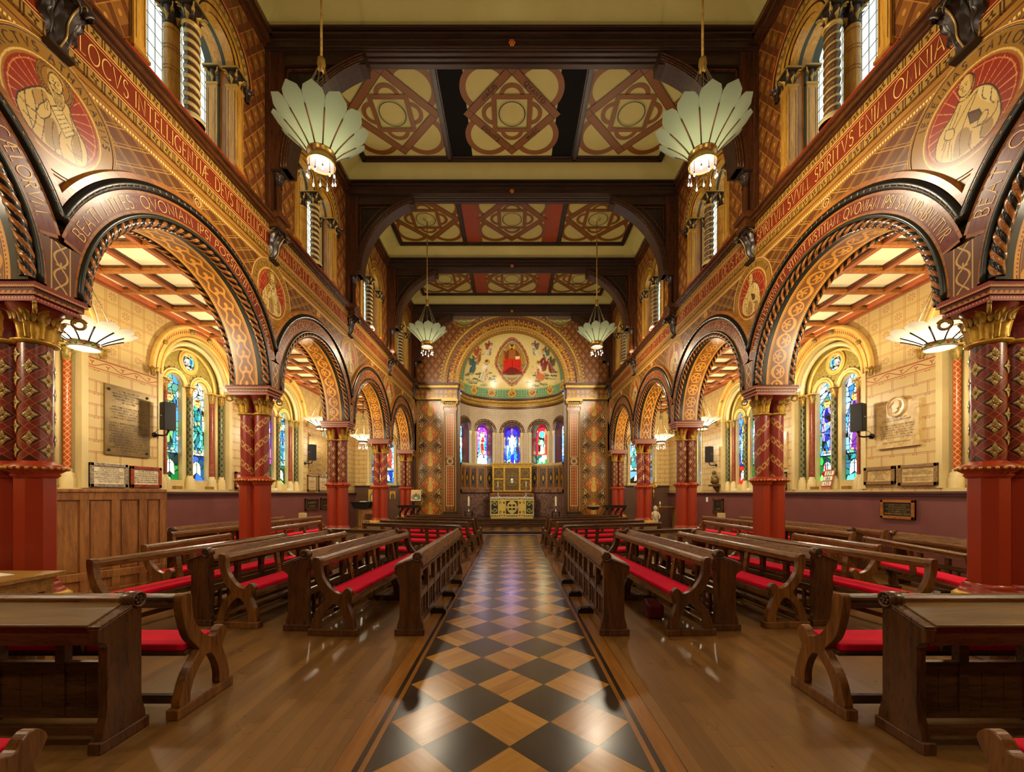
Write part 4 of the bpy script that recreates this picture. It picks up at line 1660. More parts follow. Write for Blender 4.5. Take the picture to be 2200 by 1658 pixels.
    b.lathe([(0.10, 8.41), (0.125, 8.425), (0.125, 8.44), (0.1, 8.45)], M_capgold, s * 4.70, 0, 20)
    b.build('twisted_column', root)
    for x in (4.70, 5.0):
        b = MB()
        small_capital(b, s * x, 0, 8.44, CLS, 0.09, 0.14, M_caprod, M_capgold)
        b.build('column_capital', root)


M_twist = plain('twisted_column_brown', c(92, 58, 26), 0.3, var=0.3, sc_=9)
M_twistc = plain('twisted_column_cream', c(196, 170, 104), 0.35, var=0.2, sc_=9)
for _s in (-1, 1):
    for _k in range(1, 5):
        clere_window(_s, _k)
# the bay over the spectator, same lights, outside the frame
for _s in (-1, 1):
    b = MB()
    b.add([(_s * 5.14, BAY[0] - 0.95, 6.95), (_s * 5.14, BAY[0] + 0.95, 6.95), (_s * 5.14, BAY[0] + 0.95, 9.2), (_s * 5.14, BAY[0] - 0.95, 9.2)], [(0, 1, 2, 3)], M_clear)
    struct(b.build(window_name()))


# ------------------------------------------------------------------ wall shafts and roof trusses
def wall_shaft(s, k):
    side = 'left' if s < 0 else 'right'
    root = empty('wall_shaft', (s * XC, PIER[k], 0), 0, 'dark carved corbel and wooden shaft above the %s pier on the %s' % (PIERW[k], side), 'wall shaft', 'corbelled shafts carrying the roof')
    b = MB()                         # carved leaf corbel under a scroll
    prof = [(0, 6.06), (0.05, 6.09), (0.085, 6.18), (0.10, 6.3), (0.15, 6.42), (0.20, 6.5), (0.20, 6.6), (0, 6.66)]
    b.prism([(-s * x, z) for x, z in catmull(prof, 4)], -0.085, 0.085, 'y', M_caprod, True)

    def acanthus(spine, w, y0, dy, m):
        """leaf laid along a spine in X-Z, scalloped edges and a raised rib"""
        sp = np.array(catmull(spine, 6, False))
        n = len(sp)
        P = np.zeros((n, 9, 3))
        for i in range(n):
            t = i / (n - 1)
            wd = w * (0.45 + 0.75 * math.sin(PI * min(1, 0.12 + t * 0.8))) * (1 + 0.22 * math.sin(t * 26)) * (1 - max(0, t - 0.85) * 4)
            tg = sp[min(i + 1, n - 1)] - sp[max(i - 1, 0)]
            nr = np.array([tg[1], -tg[0]]) / (np.hypot(*tg) + 1e-9)
            for j in range(9):
                q = (j - 4) / 4
                h = 0.03 * math.cos(q * PI * 1.5) * (1 - 0.3 * abs(q)) - 0.02 * q * q
                x, z = sp[i] + nr * h
                P[i, j] = (-s * x, y0 + dy * t + q * wd, z)
        b.grid(P, m, True)
    main = [(0.03, 6.1), (0.12, 6.22), (0.14, 6.36), (0.2, 6.47), (0.29, 6.54), (0.33, 6.5), (0.30, 6.44)]
    acanthus(main, 0.10, 0, 0, M_caprod)
    for d in (-1, 1):
        acanthus([(0.02, 6.12), (0.08, 6.24), (0.10, 6.38), (0.15, 6.5), (0.23, 6.56), (0.25, 6.5)], 0.07, d * 0.07, d * 0.06, M_caprod)
        b.tube([(-s * (0.14 + 0.075 * (1 - t / 12) * math.cos(t)), d * 0.115, 6.56 + 0.075 * (1 - t / 12) * math.sin(t)) for t in np.linspace(0, 9, 24)], 0.016, M_caprod, 6)
        b.tube([(-s * (0.14 + 0.075 * (1 - t / 12) * math.cos(t)), d * 0.131, 6.56 + 0.075 * (1 - t / 12) * math.sin(t)) for t in np.linspace(0, 9, 24)], 0.005, M_capgold, 4)
    sp = catmull(main, 5, False)
    b.tube([(-s * (x + 0.035), 0, z - 0.012) for x, z in sp[:-4]], 0.008, M_capgold, 5)
    b.prism([(-s * 0.0, 6.02), (-s * 0.12, 6.06), (-s * 0.12, 6.09), (-s * 0.0, 6.09)], -0.12, 0.12, 'y', M_caprod)
    b.box(0, -s * 0.24, -0.15, 0.15, 6.63, 6.67, M_caprod)
    b.build('corbel', root)
    b = MB()
    b.box(0, -s * 0.26, -0.155, 0.155, 6.66, 6.72, M_cornice)
    b.box(0, -s * 0.24, -0.14, 0.14, 6.72, 6.82, M_cornice)
    b.box(0, -s * 0.30, -0.18, 0.18, 6.82, 6.90, M_cornice)
    b.box(0, -s * 0.27, -0.16, 0.16, 6.90, 6.95, M_cornice)
    b.build('pedestal', root, bevel=0.008)
    b = MB()
    b.box(0.02 * s, -s * 0.1, -0.17, 0.17, 6.95, 9.98, M_darkwoodz)
    b.build('post', root, bevel=0.01)
    b = MB()
    b.lathe([(0.09, 6.95), (0.085, 7.0), (0.062, 7.03), (0.058, 7.5)], M_darkwoodz, -s * 0.16, 0, 14)
    b.build('shaft', root)
    b = MB()
    small_capital(b, -s * 0.16, 0, 7.48, 7.75, 0.06, 0.13, M_caprod, M_caprod)
    b.build('shaft_capital', root)


for _s in (-1, 1):
    for _k in range(1, 6):
        wall_shaft(_s, _k)


def truss(k):
    root = empty('roof_truss', (0, PIER[k], 0), 0, '%s dark wooden roof truss with curved brackets across the nave' % (ORD[k - 2] if k < 5 else 'last'), 'roof truss', 'dark roof trusses')
    b = MB()
    b.box(-XC, XC, -0.19, 0.16, 9.95, 10.30, M_darkwood)
    for z, d in ((10.28, 0.09), (10.2, 0.05), (10.1, 0.02), (9.965, 0.03)):
        b.box(-XC, XC, -0.19 - d, 0.16 + d, z, z + 0.035, M_darkwood)
    for z in (9.93,):
        for y in (-0.12, -0.02, 0.08):
            b.box(-2.9, 2.9, y - 0.025, y + 0.025, z, z + 0.03, M_darkwood)
    b.build('tie_beam', root, bevel=0.008)
    for s in (-1, 1):
        cx, cz, R = 2.1, 7.75, 2.13
        t = np.linspace(0, 1.25, 26)
        arc = [(s * (cx + R * math.cos(a)), cz + R * math.sin(a)) for a in t]
        b = MB()                    # curved rib
        x_end = cx + R * math.cos(1.25)
        for r0, r1, y in ((0.0, 0.16, 0.17), (0.03, 0.22, 0.13)):
            outer = [(s * (cx + (R + r1) * math.cos(a)), cz + (R + r1) * math.sin(a)) for a in t]
            inner = [(s * (cx + (R + r0) * math.cos(a)), cz + (R + r0) * math.sin(a)) for a in t]
            n = len(t)
            for i in range(n - 1):
                b.prism([inner[i], inner[i + 1], outer[i + 1], outer[i]], -y, y, 'y', M_darkwood)
        for q in (0.03, 0.07, 0.13):
            for y in (-0.175, 0.175):
                b.tube([(s * (cx + (R + q) * math.cos(a)), y, cz + (R + q) * math.sin(a)) for a in t], 0.012, M_cornice, 5)
        b.build('curved_bracket', root)
        b = MB()                    # sunk spandrel panel
        out = [(s * (cx + (R + 0.15) * math.cos(a)), cz + (R + 0.15) * math.sin(a)) for a in t]
        poly = out + [(s * x_end, 9.96), (s * 4.64, 9.96), (s * 4.64, 7.75)]
        n = len(out)
        for i in range(n - 1):
            a0, a1 = out[i], out[i + 1]
            b.prism([a0, a1, (a1[0], 9.96), (a0[0], 9.96)], -0.06, 0.06, 'y', M_darkpanel)
        b.prism([(s * (cx + R + 0.1), 7.75), (s * 4.64, 7.75), (s * 4.64, 9.96), (s * (cx + R + 0.1), 9.96)], -0.06, 0.06, 'y', M_darkpanel)
        b.box(s * 4.32, s * 4.6, -0.14, 0.14, 7.75, 9.96, M_darkwoodz)
        b.box(s * x_end, s * 4.315, -0.135, 0.135, 9.72, 9.955, M_darkwood)
        for (x0, x1, z0, z1) in ((4.27, 4.29, 8.4, 9.68), (3.2, 4.29, 9.66, 9.68)):
            b.box(s * x0, s * x1, -0.1, 0.1, z0, z1, M_cornice)
        for y in (-0.07, 0.07):
            b.tube([(s * (cx + (R + 0.34) * math.cos(a)), y, cz + (R + 0.34) * math.sin(a)) for a in np.linspace(0.32, 0.98, 14)], 0.014, M_cornice, 5)
        b.build('spandrel_panel', root)
    b = MB()
    b.sphere(0, -0.22, 10.02, 0.045, M_boss, 10)
    for i in range(6):
        b.sphere(0.045 * math.cos(i * PI / 3), -0.24, 10.02 + 0.045 * math.sin(i * PI / 3), 0.022, M_boss, 6)
    b.build('boss', root)


M_boss = plain('orange_boss_paint', c(190, 100, 30), 0.4)
for _k in (2, 3, 4, 5):
    truss(_k)


# ------------------------------------------------------------------ nave ceiling
M_pat = plain('painted_knot_rust', c(126, 72, 14), 0.5, var=0.1)
M_patr = plain('painted_panel_red', c(150, 62, 28), 0.5, var=0.1)


def _grille(g):
    x, y, z = g.obj()
    d = ((x / 0.03).fract() - 0.5).abs().lt(0.3) * ((y / 0.03).fract() - 0.5).abs().lt(0.3)
    return dict(color=g.mix(d, c(10, 8, 6), c(20, 16, 12)), bump=d, bs=0.5)


M_grille = mat('black_grille', c(16, 13, 10), 0.8, fn=_grille, spec=0.15)
M_ink = mat('black_ceiling_line', c(26, 18, 10), 0.5)


def nave_ceiling():
    b = MB()
    fr = MB()
    for k in range(0, 5):
        y0 = (PIER[k] + 0.16) if k else YR
        y1 = PIER[k + 1] - 0.19 if k < 4 else PIER[5] - 0.19
        T = np.linspace(0, PI / 2, 9)
        hx = 4.62 - 0.60 * (1 - np.cos(T))
        iy = 0.36 * (1 - np.cos(T))
        zz = 10.28 + 0.37 * np.sin(T)
        for s in (-1, 1):
            P = np.zeros((2, 9, 3))
            for j in range(9):
                P[0, j] = (s * hx[j], y0 + iy[j], zz[j])
                P[1, j] = (s * hx[j], y1 - iy[j], zz[j])
            b.grid(P, M_cove)
        for e in (0, 1):
            P = np.zeros((2, 9, 3))
            for j in range(9):
                y = y0 + iy[j] if e == 0 else y1 - iy[j]
                P[0, j] = (-hx[j], y, zz[j])
                P[1, j] = (hx[j], y, zz[j])
            b.grid(P, M_cove)
        a0, a1 = y0 + 0.36, y1 - 0.36
        b.add([(-4.02, a0, ZCEIL), (4.02, a0, ZCEIL), (4.02, a1, ZCEIL), (-4.02, a1, ZCEIL)], [(0, 1, 2, 3)], M_cove)
        for w, dz in ((0.15, 0.03), (0.09, 0.06)):
            fr.box(-4.06, 4.06, a0 - 0.04, a0 - 0.04 + w, ZCEIL - dz, ZCEIL + 0.01, M_darkwood)
            fr.box(-4.06, 4.06, a1 + 0.04 - w, a1 + 0.04, ZCEIL - dz, ZCEIL + 0.01, M_darkwood)
            for x in (-4.0, -1.68, 1.68, 4.0):
                fr.box(x - w / 2, x + w / 2, a0, a1, ZCEIL - dz, ZCEIL + 0.01, M_darkwood)
        if k >= 1:
            ym = (a0 + a1) / 2
            Lh = (a1 - a0) / 2 - 0.12
            sc_ = Lh / 1.14
            root = D.objects.get('ceiling')
            for cx in (-2.84, 0.0, 2.84):
                p = MB()
                z = ZCEIL - 0.006
                lay = [0.0]
                def ring(px, py, r0, r1, q0=0, q1=2 * PI, m=M_pat, n=28, dz=0.0):
                    lay[0] += 0.0006
                    dz = lay[0]
                    A = np.linspace(q0, q1, n + 1)
                    G_ = np.zeros((n + 1, 2, 3))
                    for j, r in enumerate((r0, r1)):
                        G_[:, j] = np.c_[cx + sc_ * (px + r * np.cos(A)), ym + sc_ * (py + r * np.sin(A)), np.full(n + 1, z - dz)]
                    p.grid(G_, m, False)
                def bar(x0, y0_, x1, y1_, w, m=M_pat, dz=0.0):
                    lay[0] += 0.0006
                    dz = lay[0]
                    d = np.array([x1 - x0, y1_ - y0_])
                    L = np.hypot(*d)
                    d /= L
                    nn = np.array([-d[1], d[0]]) * w / 2
                    q = [np.array([x0, y0_]) + nn, np.array([x0, y0_]) - nn, np.array([x1, y1_]) - nn, np.array([x1, y1_]) + nn]
                    p.add([(cx + sc_ * v[0], ym + sc_ * v[1], z - dz) for v in q], [(0, 1, 2, 3)], m)
                for q in range(4):                     # large loops in the corners
                    a = PI / 4 + q * PI / 2
                    px, py = 0.80 * math.cos(a), 0.80 * math.sin(a)
                    ring(px, py, 0.42, 0.55, a - PI * 0.57, a + PI * 0.57, n=36)
                    ring(0.41 * math.cos(a - PI / 4), 0.41 * math.sin(a - PI / 4), 0.18, 0.275, a - PI / 4 - PI / 2, a - PI / 4 + PI / 2)
                for q in range(4):                     # large diamond over the loops
                    a0_, a1_ = q * PI / 2, (q + 1) * PI / 2
                    r = 0.98
                    d0, d1 = np.array([r * math.cos(a0_), r * math.sin(a0_)]), np.array([r * math.cos(a1_), r * math.sin(a1_)])
                    e = (d1 - d0) / np.hypot(*(d1 - d0)) * 0.085
                    bar(*(d0 - e), *(d1 + e), 0.17, M_pat, 0.002)
                    nn = np.array([-e[1], e[0]])
                    for sg in (-1, 1):
                        bar(*(d0 - e + sg * nn), *(d1 + e + sg * nn), 0.012, M_ink, 0.004)
                    bar(*(d0 + e - nn), *(d0 + e + nn), 0.010, M_ink, 0.004)
                for (x0, y0_, x1, y1_) in ((-0.45, -0.4, 0.45, -0.4), (-0.45, 0.4, 0.45, 0.4), (-0.4, -0.4, -0.4, 0.4), (0.4, -0.4, 0.4, 0.4)):
                    bar(x0, y0_, x1, y1_, 0.10, M_pat, 0.003)
                    bar(x0 * 0.875, y0_ * 0.875, x1 * 0.875, y1_ * 0.875, 0.008, M_ink, 0.005)
                ring(0, 0, 0.285, 0.305, m=M_ink, n=40, dz=0.004)
                if cx == 0.0 and k == 2:
                    for wd, a in (('*DOMVS*', 0.75), ('*HAEC*', 0.25), ('*MAGIS*', 1.25), ('*QVANTO*', 1.75)):
                        ang = a * PI
                        ln, w = strokes(wd, 0.095, 0.35)
                        mid = np.array([0.70 * math.cos(ang), 0.70 * math.sin(ang)])
                        # seen from below: reading direction mirrored
                        dirn = np.array([-math.sin(ang), math.cos(ang)])
                        if dirn[0] < 0:
                            dirn = -dirn
                        up = np.array([-dirn[1], dirn[0]]) * -1.0
                        up = -up if up[1] > 0 else up
                        write(p, ln, 0.014, M_ink, lambda x, y, mid=mid, dirn=dirn, up=up, w=w: (cx + sc_ * (mid[0] + dirn[0] * (x - w / 2) + up[0] * (y - 0.047)), ym + sc_ * (mid[1] + dirn[1] * (x - w / 2) + up[1] * (y - 0.047)), z - lay[0] - 0.002), 0.1)
                p.build('painted_knot', root) if root else PENDING.append(p)
            g = MB()
            for s in (-1, 1):
                g.add([(s * 1.06, a0 + 0.1, ZCEIL - 0.004), (s * 1.6, a0 + 0.1, ZCEIL - 0.004), (s * 1.6, a1 - 0.1, ZCEIL - 0.004), (s * 1.06, a1 - 0.1, ZCEIL - 0.004)], [(0, 1, 2, 3)], M_grille if k == 2 else M_patr)
            PENDING.append(g)
    o = struct(b.build('ceiling'))
    fr.build('ceiling_ribs', o, bevel=0.006)
    for p in PENDING:
        p.build('painted_knot' if p.mats[0] is M_pat else 'side_strip', o)


PENDING = []
nave_ceiling()


# ------------------------------------------------------------------ aisles
WOFF = 0.11                      # the lights stand a little east of the bay centre


def window_opening_strips(b, s, y0, y1, cy):
    """aisle wall over one bay with a round-headed recess"""
    R = 1.05
    zc = 4.2
    cy = cy + WOFF
    strip(b, s, XA, [y0, cy - R], [1.62] * 2, [ZAC] * 2, M_aisle)
    strip(b, s, XA, [cy + R, y1], [1.62] * 2, [ZAC] * 2, M_aisle)
    yy = cy - R * np.cos(TH)
    strip(b, s, XA, yy, zc + R * np.sin(TH), np.full(len(yy), ZAC), M_aisle)
    strip(b, s, XA, [cy - R, cy + R], [1.62] * 2, [1.7] * 2, M_stone)
    # reveal
    P = np.zeros((len(TH) + 2, 2, 3))
    tt = np.r_[TH[0], TH, TH[-1]]
    for j, xx in enumerate((XA, XA + 0.30)):
        P[:, j] = np.c_[np.full(len(tt), s * xx), cy - R * np.cos(tt), zc + R * np.sin(tt)]
        P[0, j, 2] = P[-1, j, 2] = 1.7
    b.grid(P, M_stone)
    b.add([(s * XA, cy - R, 1.7), (s * XA, cy + R, 1.7), (s * (XA + 0.42), cy + R, 1.7), (s * (XA + 0.42), cy - R, 1.7)], [(0, 1, 2, 3)], M_stone)


AB = [BAY[0] - S] + BAY + [BAY[4] + S]


def aisle(s, name, side):
    b = MB()
    strip(b, s, XA, [YR, BAY[1] - S / 2], [1.62] * 2, [ZAC] * 2, M_aisle)
    for k in range(1, 5):
        y1 = PIER[k + 1] if k < 4 else YA
        window_opening_strips(b, s, PIER[k], y1, BAY[k])
    strip(b, s, XA - 0.02, [YR, YA], [0] * 2, [1.64] * 2, M_dado)
    struct(b.build(name))
    b = MB()
    b.box(s * (XA - 0.1), s * (XA + 0.0), YR, YA, 1.60, 1.635, M_ledge)
    b.box(s * (XA - 0.06), s * (XA + 0.0), YR, YA, 1.55, 1.60, M_ledge)
    struct(b.build('trim_%d' % (5 if s < 0 else 6)))
    # flat coffered ceiling
    b = MB()
    b.add([(s * XB, YR, ZAC), (s * (XA + 0.05), YR, ZAC), (s * (XA + 0.05), YA, ZAC), (s * XB, YA, ZAC)], [(0, 1, 2, 3)], M_coffer)
    o = struct(b.build('ceiling_%s_aisle' % side))
    b = MB()
    st = S / 5
    y = PIER[0] - 2 * st
    while y < YA:
        for w, dz, m in ((0.13, 0.035, M_cornice), (0.085, 0.10, M_orange)):
            b.box(s * (XB), s * XA, y - w / 2, y + w / 2, ZAC - dz, ZAC, m)
        y += st
    for x in (5.78, 6.47, 7.16):
        for w, dz, m in ((0.13, 0.035, M_cornice), (0.085, 0.095, M_beamr)):
            b.box(s * (x - w / 2), s * (x + w / 2), YR, YA, ZAC - dz, ZAC, m)
    for x0, x1, z0, m in ((XA - 0.06, XA, 5.42, M_beamr), (XA - 0.12, XA, 5.48, M_orangep)):
        b.box(s * x0, s * x1, YR, YA, z0, ZAC - 0.0, m)
    b.box(s * XB, s * (XB + 0.1), YR, YA, ZAC - 0.1, ZAC, M_beamr)
    b.build('coffer_ribs', o, bevel=0.006)
    # end wall of the aisle with one lancet
    b = MB()
    cx, r, zs = 6.25, 0.55, 3.9
    def stripx(xs, lo, hi, m, y=YA):
        P = np.zeros((len(xs), 2, 3))
        P[:, 0] = np.c_[s * np.asarray(xs), np.full(len(xs), y), lo]
        P[:, 1] = np.c_[s * np.asarray(xs), np.full(len(xs), y), hi]
        b.grid(P, m, False)
    stripx([4.7, cx - r], [1.95] * 2, [ZAC] * 2, M_aislex)
    stripx([cx + r, XA + 0.1], [1.95] * 2, [ZAC] * 2, M_aislex)
    xx = cx - r * np.cos(TH)
    stripx(xx, zs + r * np.sin(TH), np.full(len(xx), ZAC), M_aislex)
    stripx([cx - r, cx + r], [1.95] * 2, [2.1] * 2, M_stone)
    stripx([4.7, XA + 0.1], [0] * 2, [1.97] * 2, M_dado2, YA - 0.04)
    b.box(s * 4.7, s * (XA), YA - 0.12, YA, 1.93, 1.985, M_darkwood)
    for i in range(5):
        x = 4.75 + i * 0.68
        b.box(s * x, s * (x + 0.06), YA - 0.06, YA, 0.1, 1.93, M_dado2)
    P = np.zeros((len(TH) + 2, 2, 3))
    tt = np.r_[TH[0], TH, TH[-1]]
    for j, yy in enumerate((YA, YA + 0.3)):
        P[:, j] = np.c_[s * (cx - r * np.cos(tt)), np.full(len(tt), yy), zs + r * np.sin(tt)]
        P[0, j, 2] = P[-1, j, 2] = 2.1
    b.grid(P, M_stone)
    for R, w, m in ((0.62, 0.06, M_hood), (0.72, 0.05, M_hood)):
        b.tube([(s * (cx - R * math.cos(t)), YA - 0.02, zs + R * math.sin(t)) for t in TH], w, m, 8)
    struct(b.build('wall_%s_aisle_end' % side))


M_hood = plain('honey_painted_stone', c(222, 180, 92), 0.42, var=0.18, sc_=6)
M_hoodl = plain('pale_painted_stone', c(214, 194, 136), 0.45)
M_beamr = plain('russet_beam_paint', c(146, 78, 40), 0.4, var=0.2, sc_=8)
M_orangep = plain('orange_red_beam_paint', c(190, 96, 44), 0.4, var=0.2, sc_=8)
M_olivetr = plain('olive_leaf_paint', c(156, 136, 62), 0.45, var=0.35, sc_=18)
aisle(-1, 'wall_left_aisle', 'left')
aisle(1, 'wall_right_aisle', 'right')
# west wall behind the spectator
b = MB()
b.add([(-8, YR, 0), (8, YR, 0), (8, YR, 11), (-8, YR, 11)], [(0, 1, 2, 3)], M_clerex)
struct(b.build('wall_back'))


# ------------------------------------------------------------------ stained glass pictures
PAL = {'blue': [c(30, 60, 150), c(60, 110, 190), c(120, 170, 220), c(30, 120, 150)], 'green': [c(20, 110, 60), c(60, 150, 80), c(130, 190, 110), c(20, 90, 90)],
       'sky': [c(140, 190, 225), c(90, 160, 215), c(190, 215, 230), c(120, 175, 160)], 'teal': [c(60, 160, 150), c(40, 130, 130), c(110, 190, 180), c(80, 150, 170)],
       'red': [c(170, 24, 30), c(200, 50, 40), c(130, 20, 50), c(190, 90, 60)], 'purple': [c(110, 50, 140), c(150, 90, 170), c(90, 60, 160), c(180, 130, 190)],
       'lilac': [c(190, 180, 225), c(160, 150, 210), c(210, 200, 235), c(140, 130, 200)], 'pale': [c(220, 222, 205), c(190, 205, 200), c(230, 225, 190), c(170, 190, 190)],
       'gold': [c(220, 170, 60), c(200, 130, 40), c(230, 200, 110), c(180, 100, 40)], 'flesh': [c(226, 178, 130), c(214, 160, 112), c(230, 190, 150), c(200, 140, 100)]}


def glaze(w, h, n, scheme, seed):
    """leaded picture light: border, robed figure, lower panel; scheme names the colours"""
    cv = Canvas(w, h, n, (0, 0, 0, 1))
    sky, robe, robe2, low = scheme
    ncell = int(46 * h / 2.4)
    idx, gap, r = cells(cv, ncell, seed)
    cols = np.array([PAL[sky][i] for i in r.integers(0, 4, ncell)])
    cols[:, :3] *= r.uniform(0.6, 1.25, ncell)[:, None]
    cv.a[:] = cols[idx]
    hl = h * 0.26
    m = cv.y < hl
    cl = np.array([PAL[low][i] for i in r.integers(0, 4, ncell)])
    cl[:, :3] *= r.uniform(0.5, 1.3, ncell)[:, None]
    cv.a[m] = cl[idx][m]
    cx = w * r.uniform(0.42, 0.58)
    zb, zt = hl + 0.04 * h, h * 0.76
    bw = w * 0.36
    body = catmull([(cx - bw * 0.8, zb), (cx - bw, zb + (zt - zb) * 0.3), (cx - bw * 0.85, zb + (zt - zb) * 0.62), (cx - bw * 0.55, zt), (cx + bw * 0.5, zt), (cx + bw * 0.95, zb + (zt - zb) * 0.66), (cx + bw * 0.9, zb + (zt - zb) * 0.3), (cx + bw * 0.7, zb)], 5)
    i2, g2, r2 = cells(cv, ncell, seed + 99)
    def fill(mask, pal):
        cc = np.array([PAL[pal][i] for i in r2.integers(0, 4, ncell)])
        cc[:, :3] *= r2.uniform(0.65, 1.2, ncell)[:, None]
        cv.a[mask] = cc[i2][mask]
    mb = cv.inpoly(body)
    fill(mb, robe)
    m2 = cv.inpoly(catmull([(cx - bw * 0.2, zb), (cx - bw * 0.5, (zb + zt) / 2), (cx - bw * 0.1, zt * 0.98), (cx + bw * 0.5, zt * 0.9), (cx + bw * 0.3, (zb + zt) / 2), (cx + bw * 0.6, zb)], 5))
    fill(m2 & mb, robe2)
    lead = np.where(mb, g2, gap) < (0.013 * (w / 0.48) ** 0.3)
    cv.a[lead] = (0.003, 0.003, 0.004, 1)
    hy = zt + w * 0.14
    cv.disc(cx, hy, w * 0.21, PAL['gold'][2])
    cv.ring(cx, hy, w * 0.2, w * 0.225, (0.003, 0.003, 0.004, 1))
    cv.disc(cx, hy, w * 0.115, PAL['flesh'][0], w * 0.15)
    cv.poly([(cx - w * 0.13, hy), (cx - w * 0.12, hy + w * 0.14), (cx, hy + w * 0.19), (cx + w * 0.13, hy + w * 0.13), (cx + w * 0.13, hy - w * 0.06), (cx + w * 0.09, hy + w * 0.08), (cx - w * 0.08, hy + w * 0.08)], c(110, 70, 40), True)
    for sx in (-1, 1):
        cv.disc(cx + sx * w * 0.045, hy + 0.01 * w, w * 0.018, c(50, 30, 20))
        cv.disc(cx + sx * bw * 0.3, zb + (zt - zb) * 0.62, w * 0.07, PAL['flesh'][1])
        cv.disc(cx + sx * bw * 0.42, zb + 0.005, w * 0.09, PAL['flesh'][1], w * 0.05)
    cv.line([(a, b_) for a, b_ in body] + [body[0]], 0.014, (0.003, 0.003, 0.004, 1))
    cv.rect(0, w, hl - 0.02, hl + 0.012, (0.01, 0.01, 0.012, 1))
    # emblem in the lower panel
    cv.poly([(w * 0.22, hl * 0.2), (w * 0.5, hl * 0.34), (w * 0.78, hl * 0.2), (w * 0.74, hl * 0.66), (w * 0.5, hl * 0.8), (w * 0.26, hl * 0.66)], PAL['pale'][seed % 4])
    cv.line([(w * 0.5, hl * 0.34), (w * 0.5, hl * 0.8)], 0.013, (0.003, 0.003, 0.004, 1))
    cv.line([(w * 0.22, hl * 0.2), (w * 0.5, hl * 0.34), (w * 0.78, hl * 0.2), (w * 0.74, hl * 0.66), (w * 0.5, hl * 0.8), (w * 0.26, hl * 0.66), (w * 0.22, hl * 0.2)], 0.013, (0.003, 0.003, 0.004, 1))
    for i in range(1, int(h / 0.42) + 1):
        cv.rect(0, w, i * 0.42 - 0.006, i * 0.42 + 0.006, (0.003, 0.003, 0.004, 1))
    bd = np.minimum(np.minimum(cv.x, w - cv.x), cv.y)
    cv.a[bd < 0.022] = (0.01, 0.02, 0.03, 1)
    return cv


SCH = {(-1, 2): [('sky', 'teal', 'green', 'green'), ('pale', 'teal', 'teal', 'blue')], (1, 2): [('sky', 'lilac', 'purple', 'teal'), ('sky', 'lilac', 'blue', 'green')],
       (-1, 3): [('purple', 'blue', 'lilac', 'green'), ('sky', 'blue', 'teal', 'green')], (1, 3): [('sky', 'red', 'blue', 'green'), ('blue', 'pale', 'green', 'red')],
       (-1, 1): [('sky', 'blue', 'green', 'green'), ('sky', 'blue', 'green', 'green')], (1, 1): [('sky', 'blue', 'green', 'green'), ('sky', 'blue', 'green', 'green')],
       (-1, 4): [('sky', 'red', 'green', 'blue'), ('sky', 'green', 'teal', 'blue')], (1, 4): [('blue', 'green', 'sky', 'blue'), ('sky', 'teal', 'sky', 'blue')]}


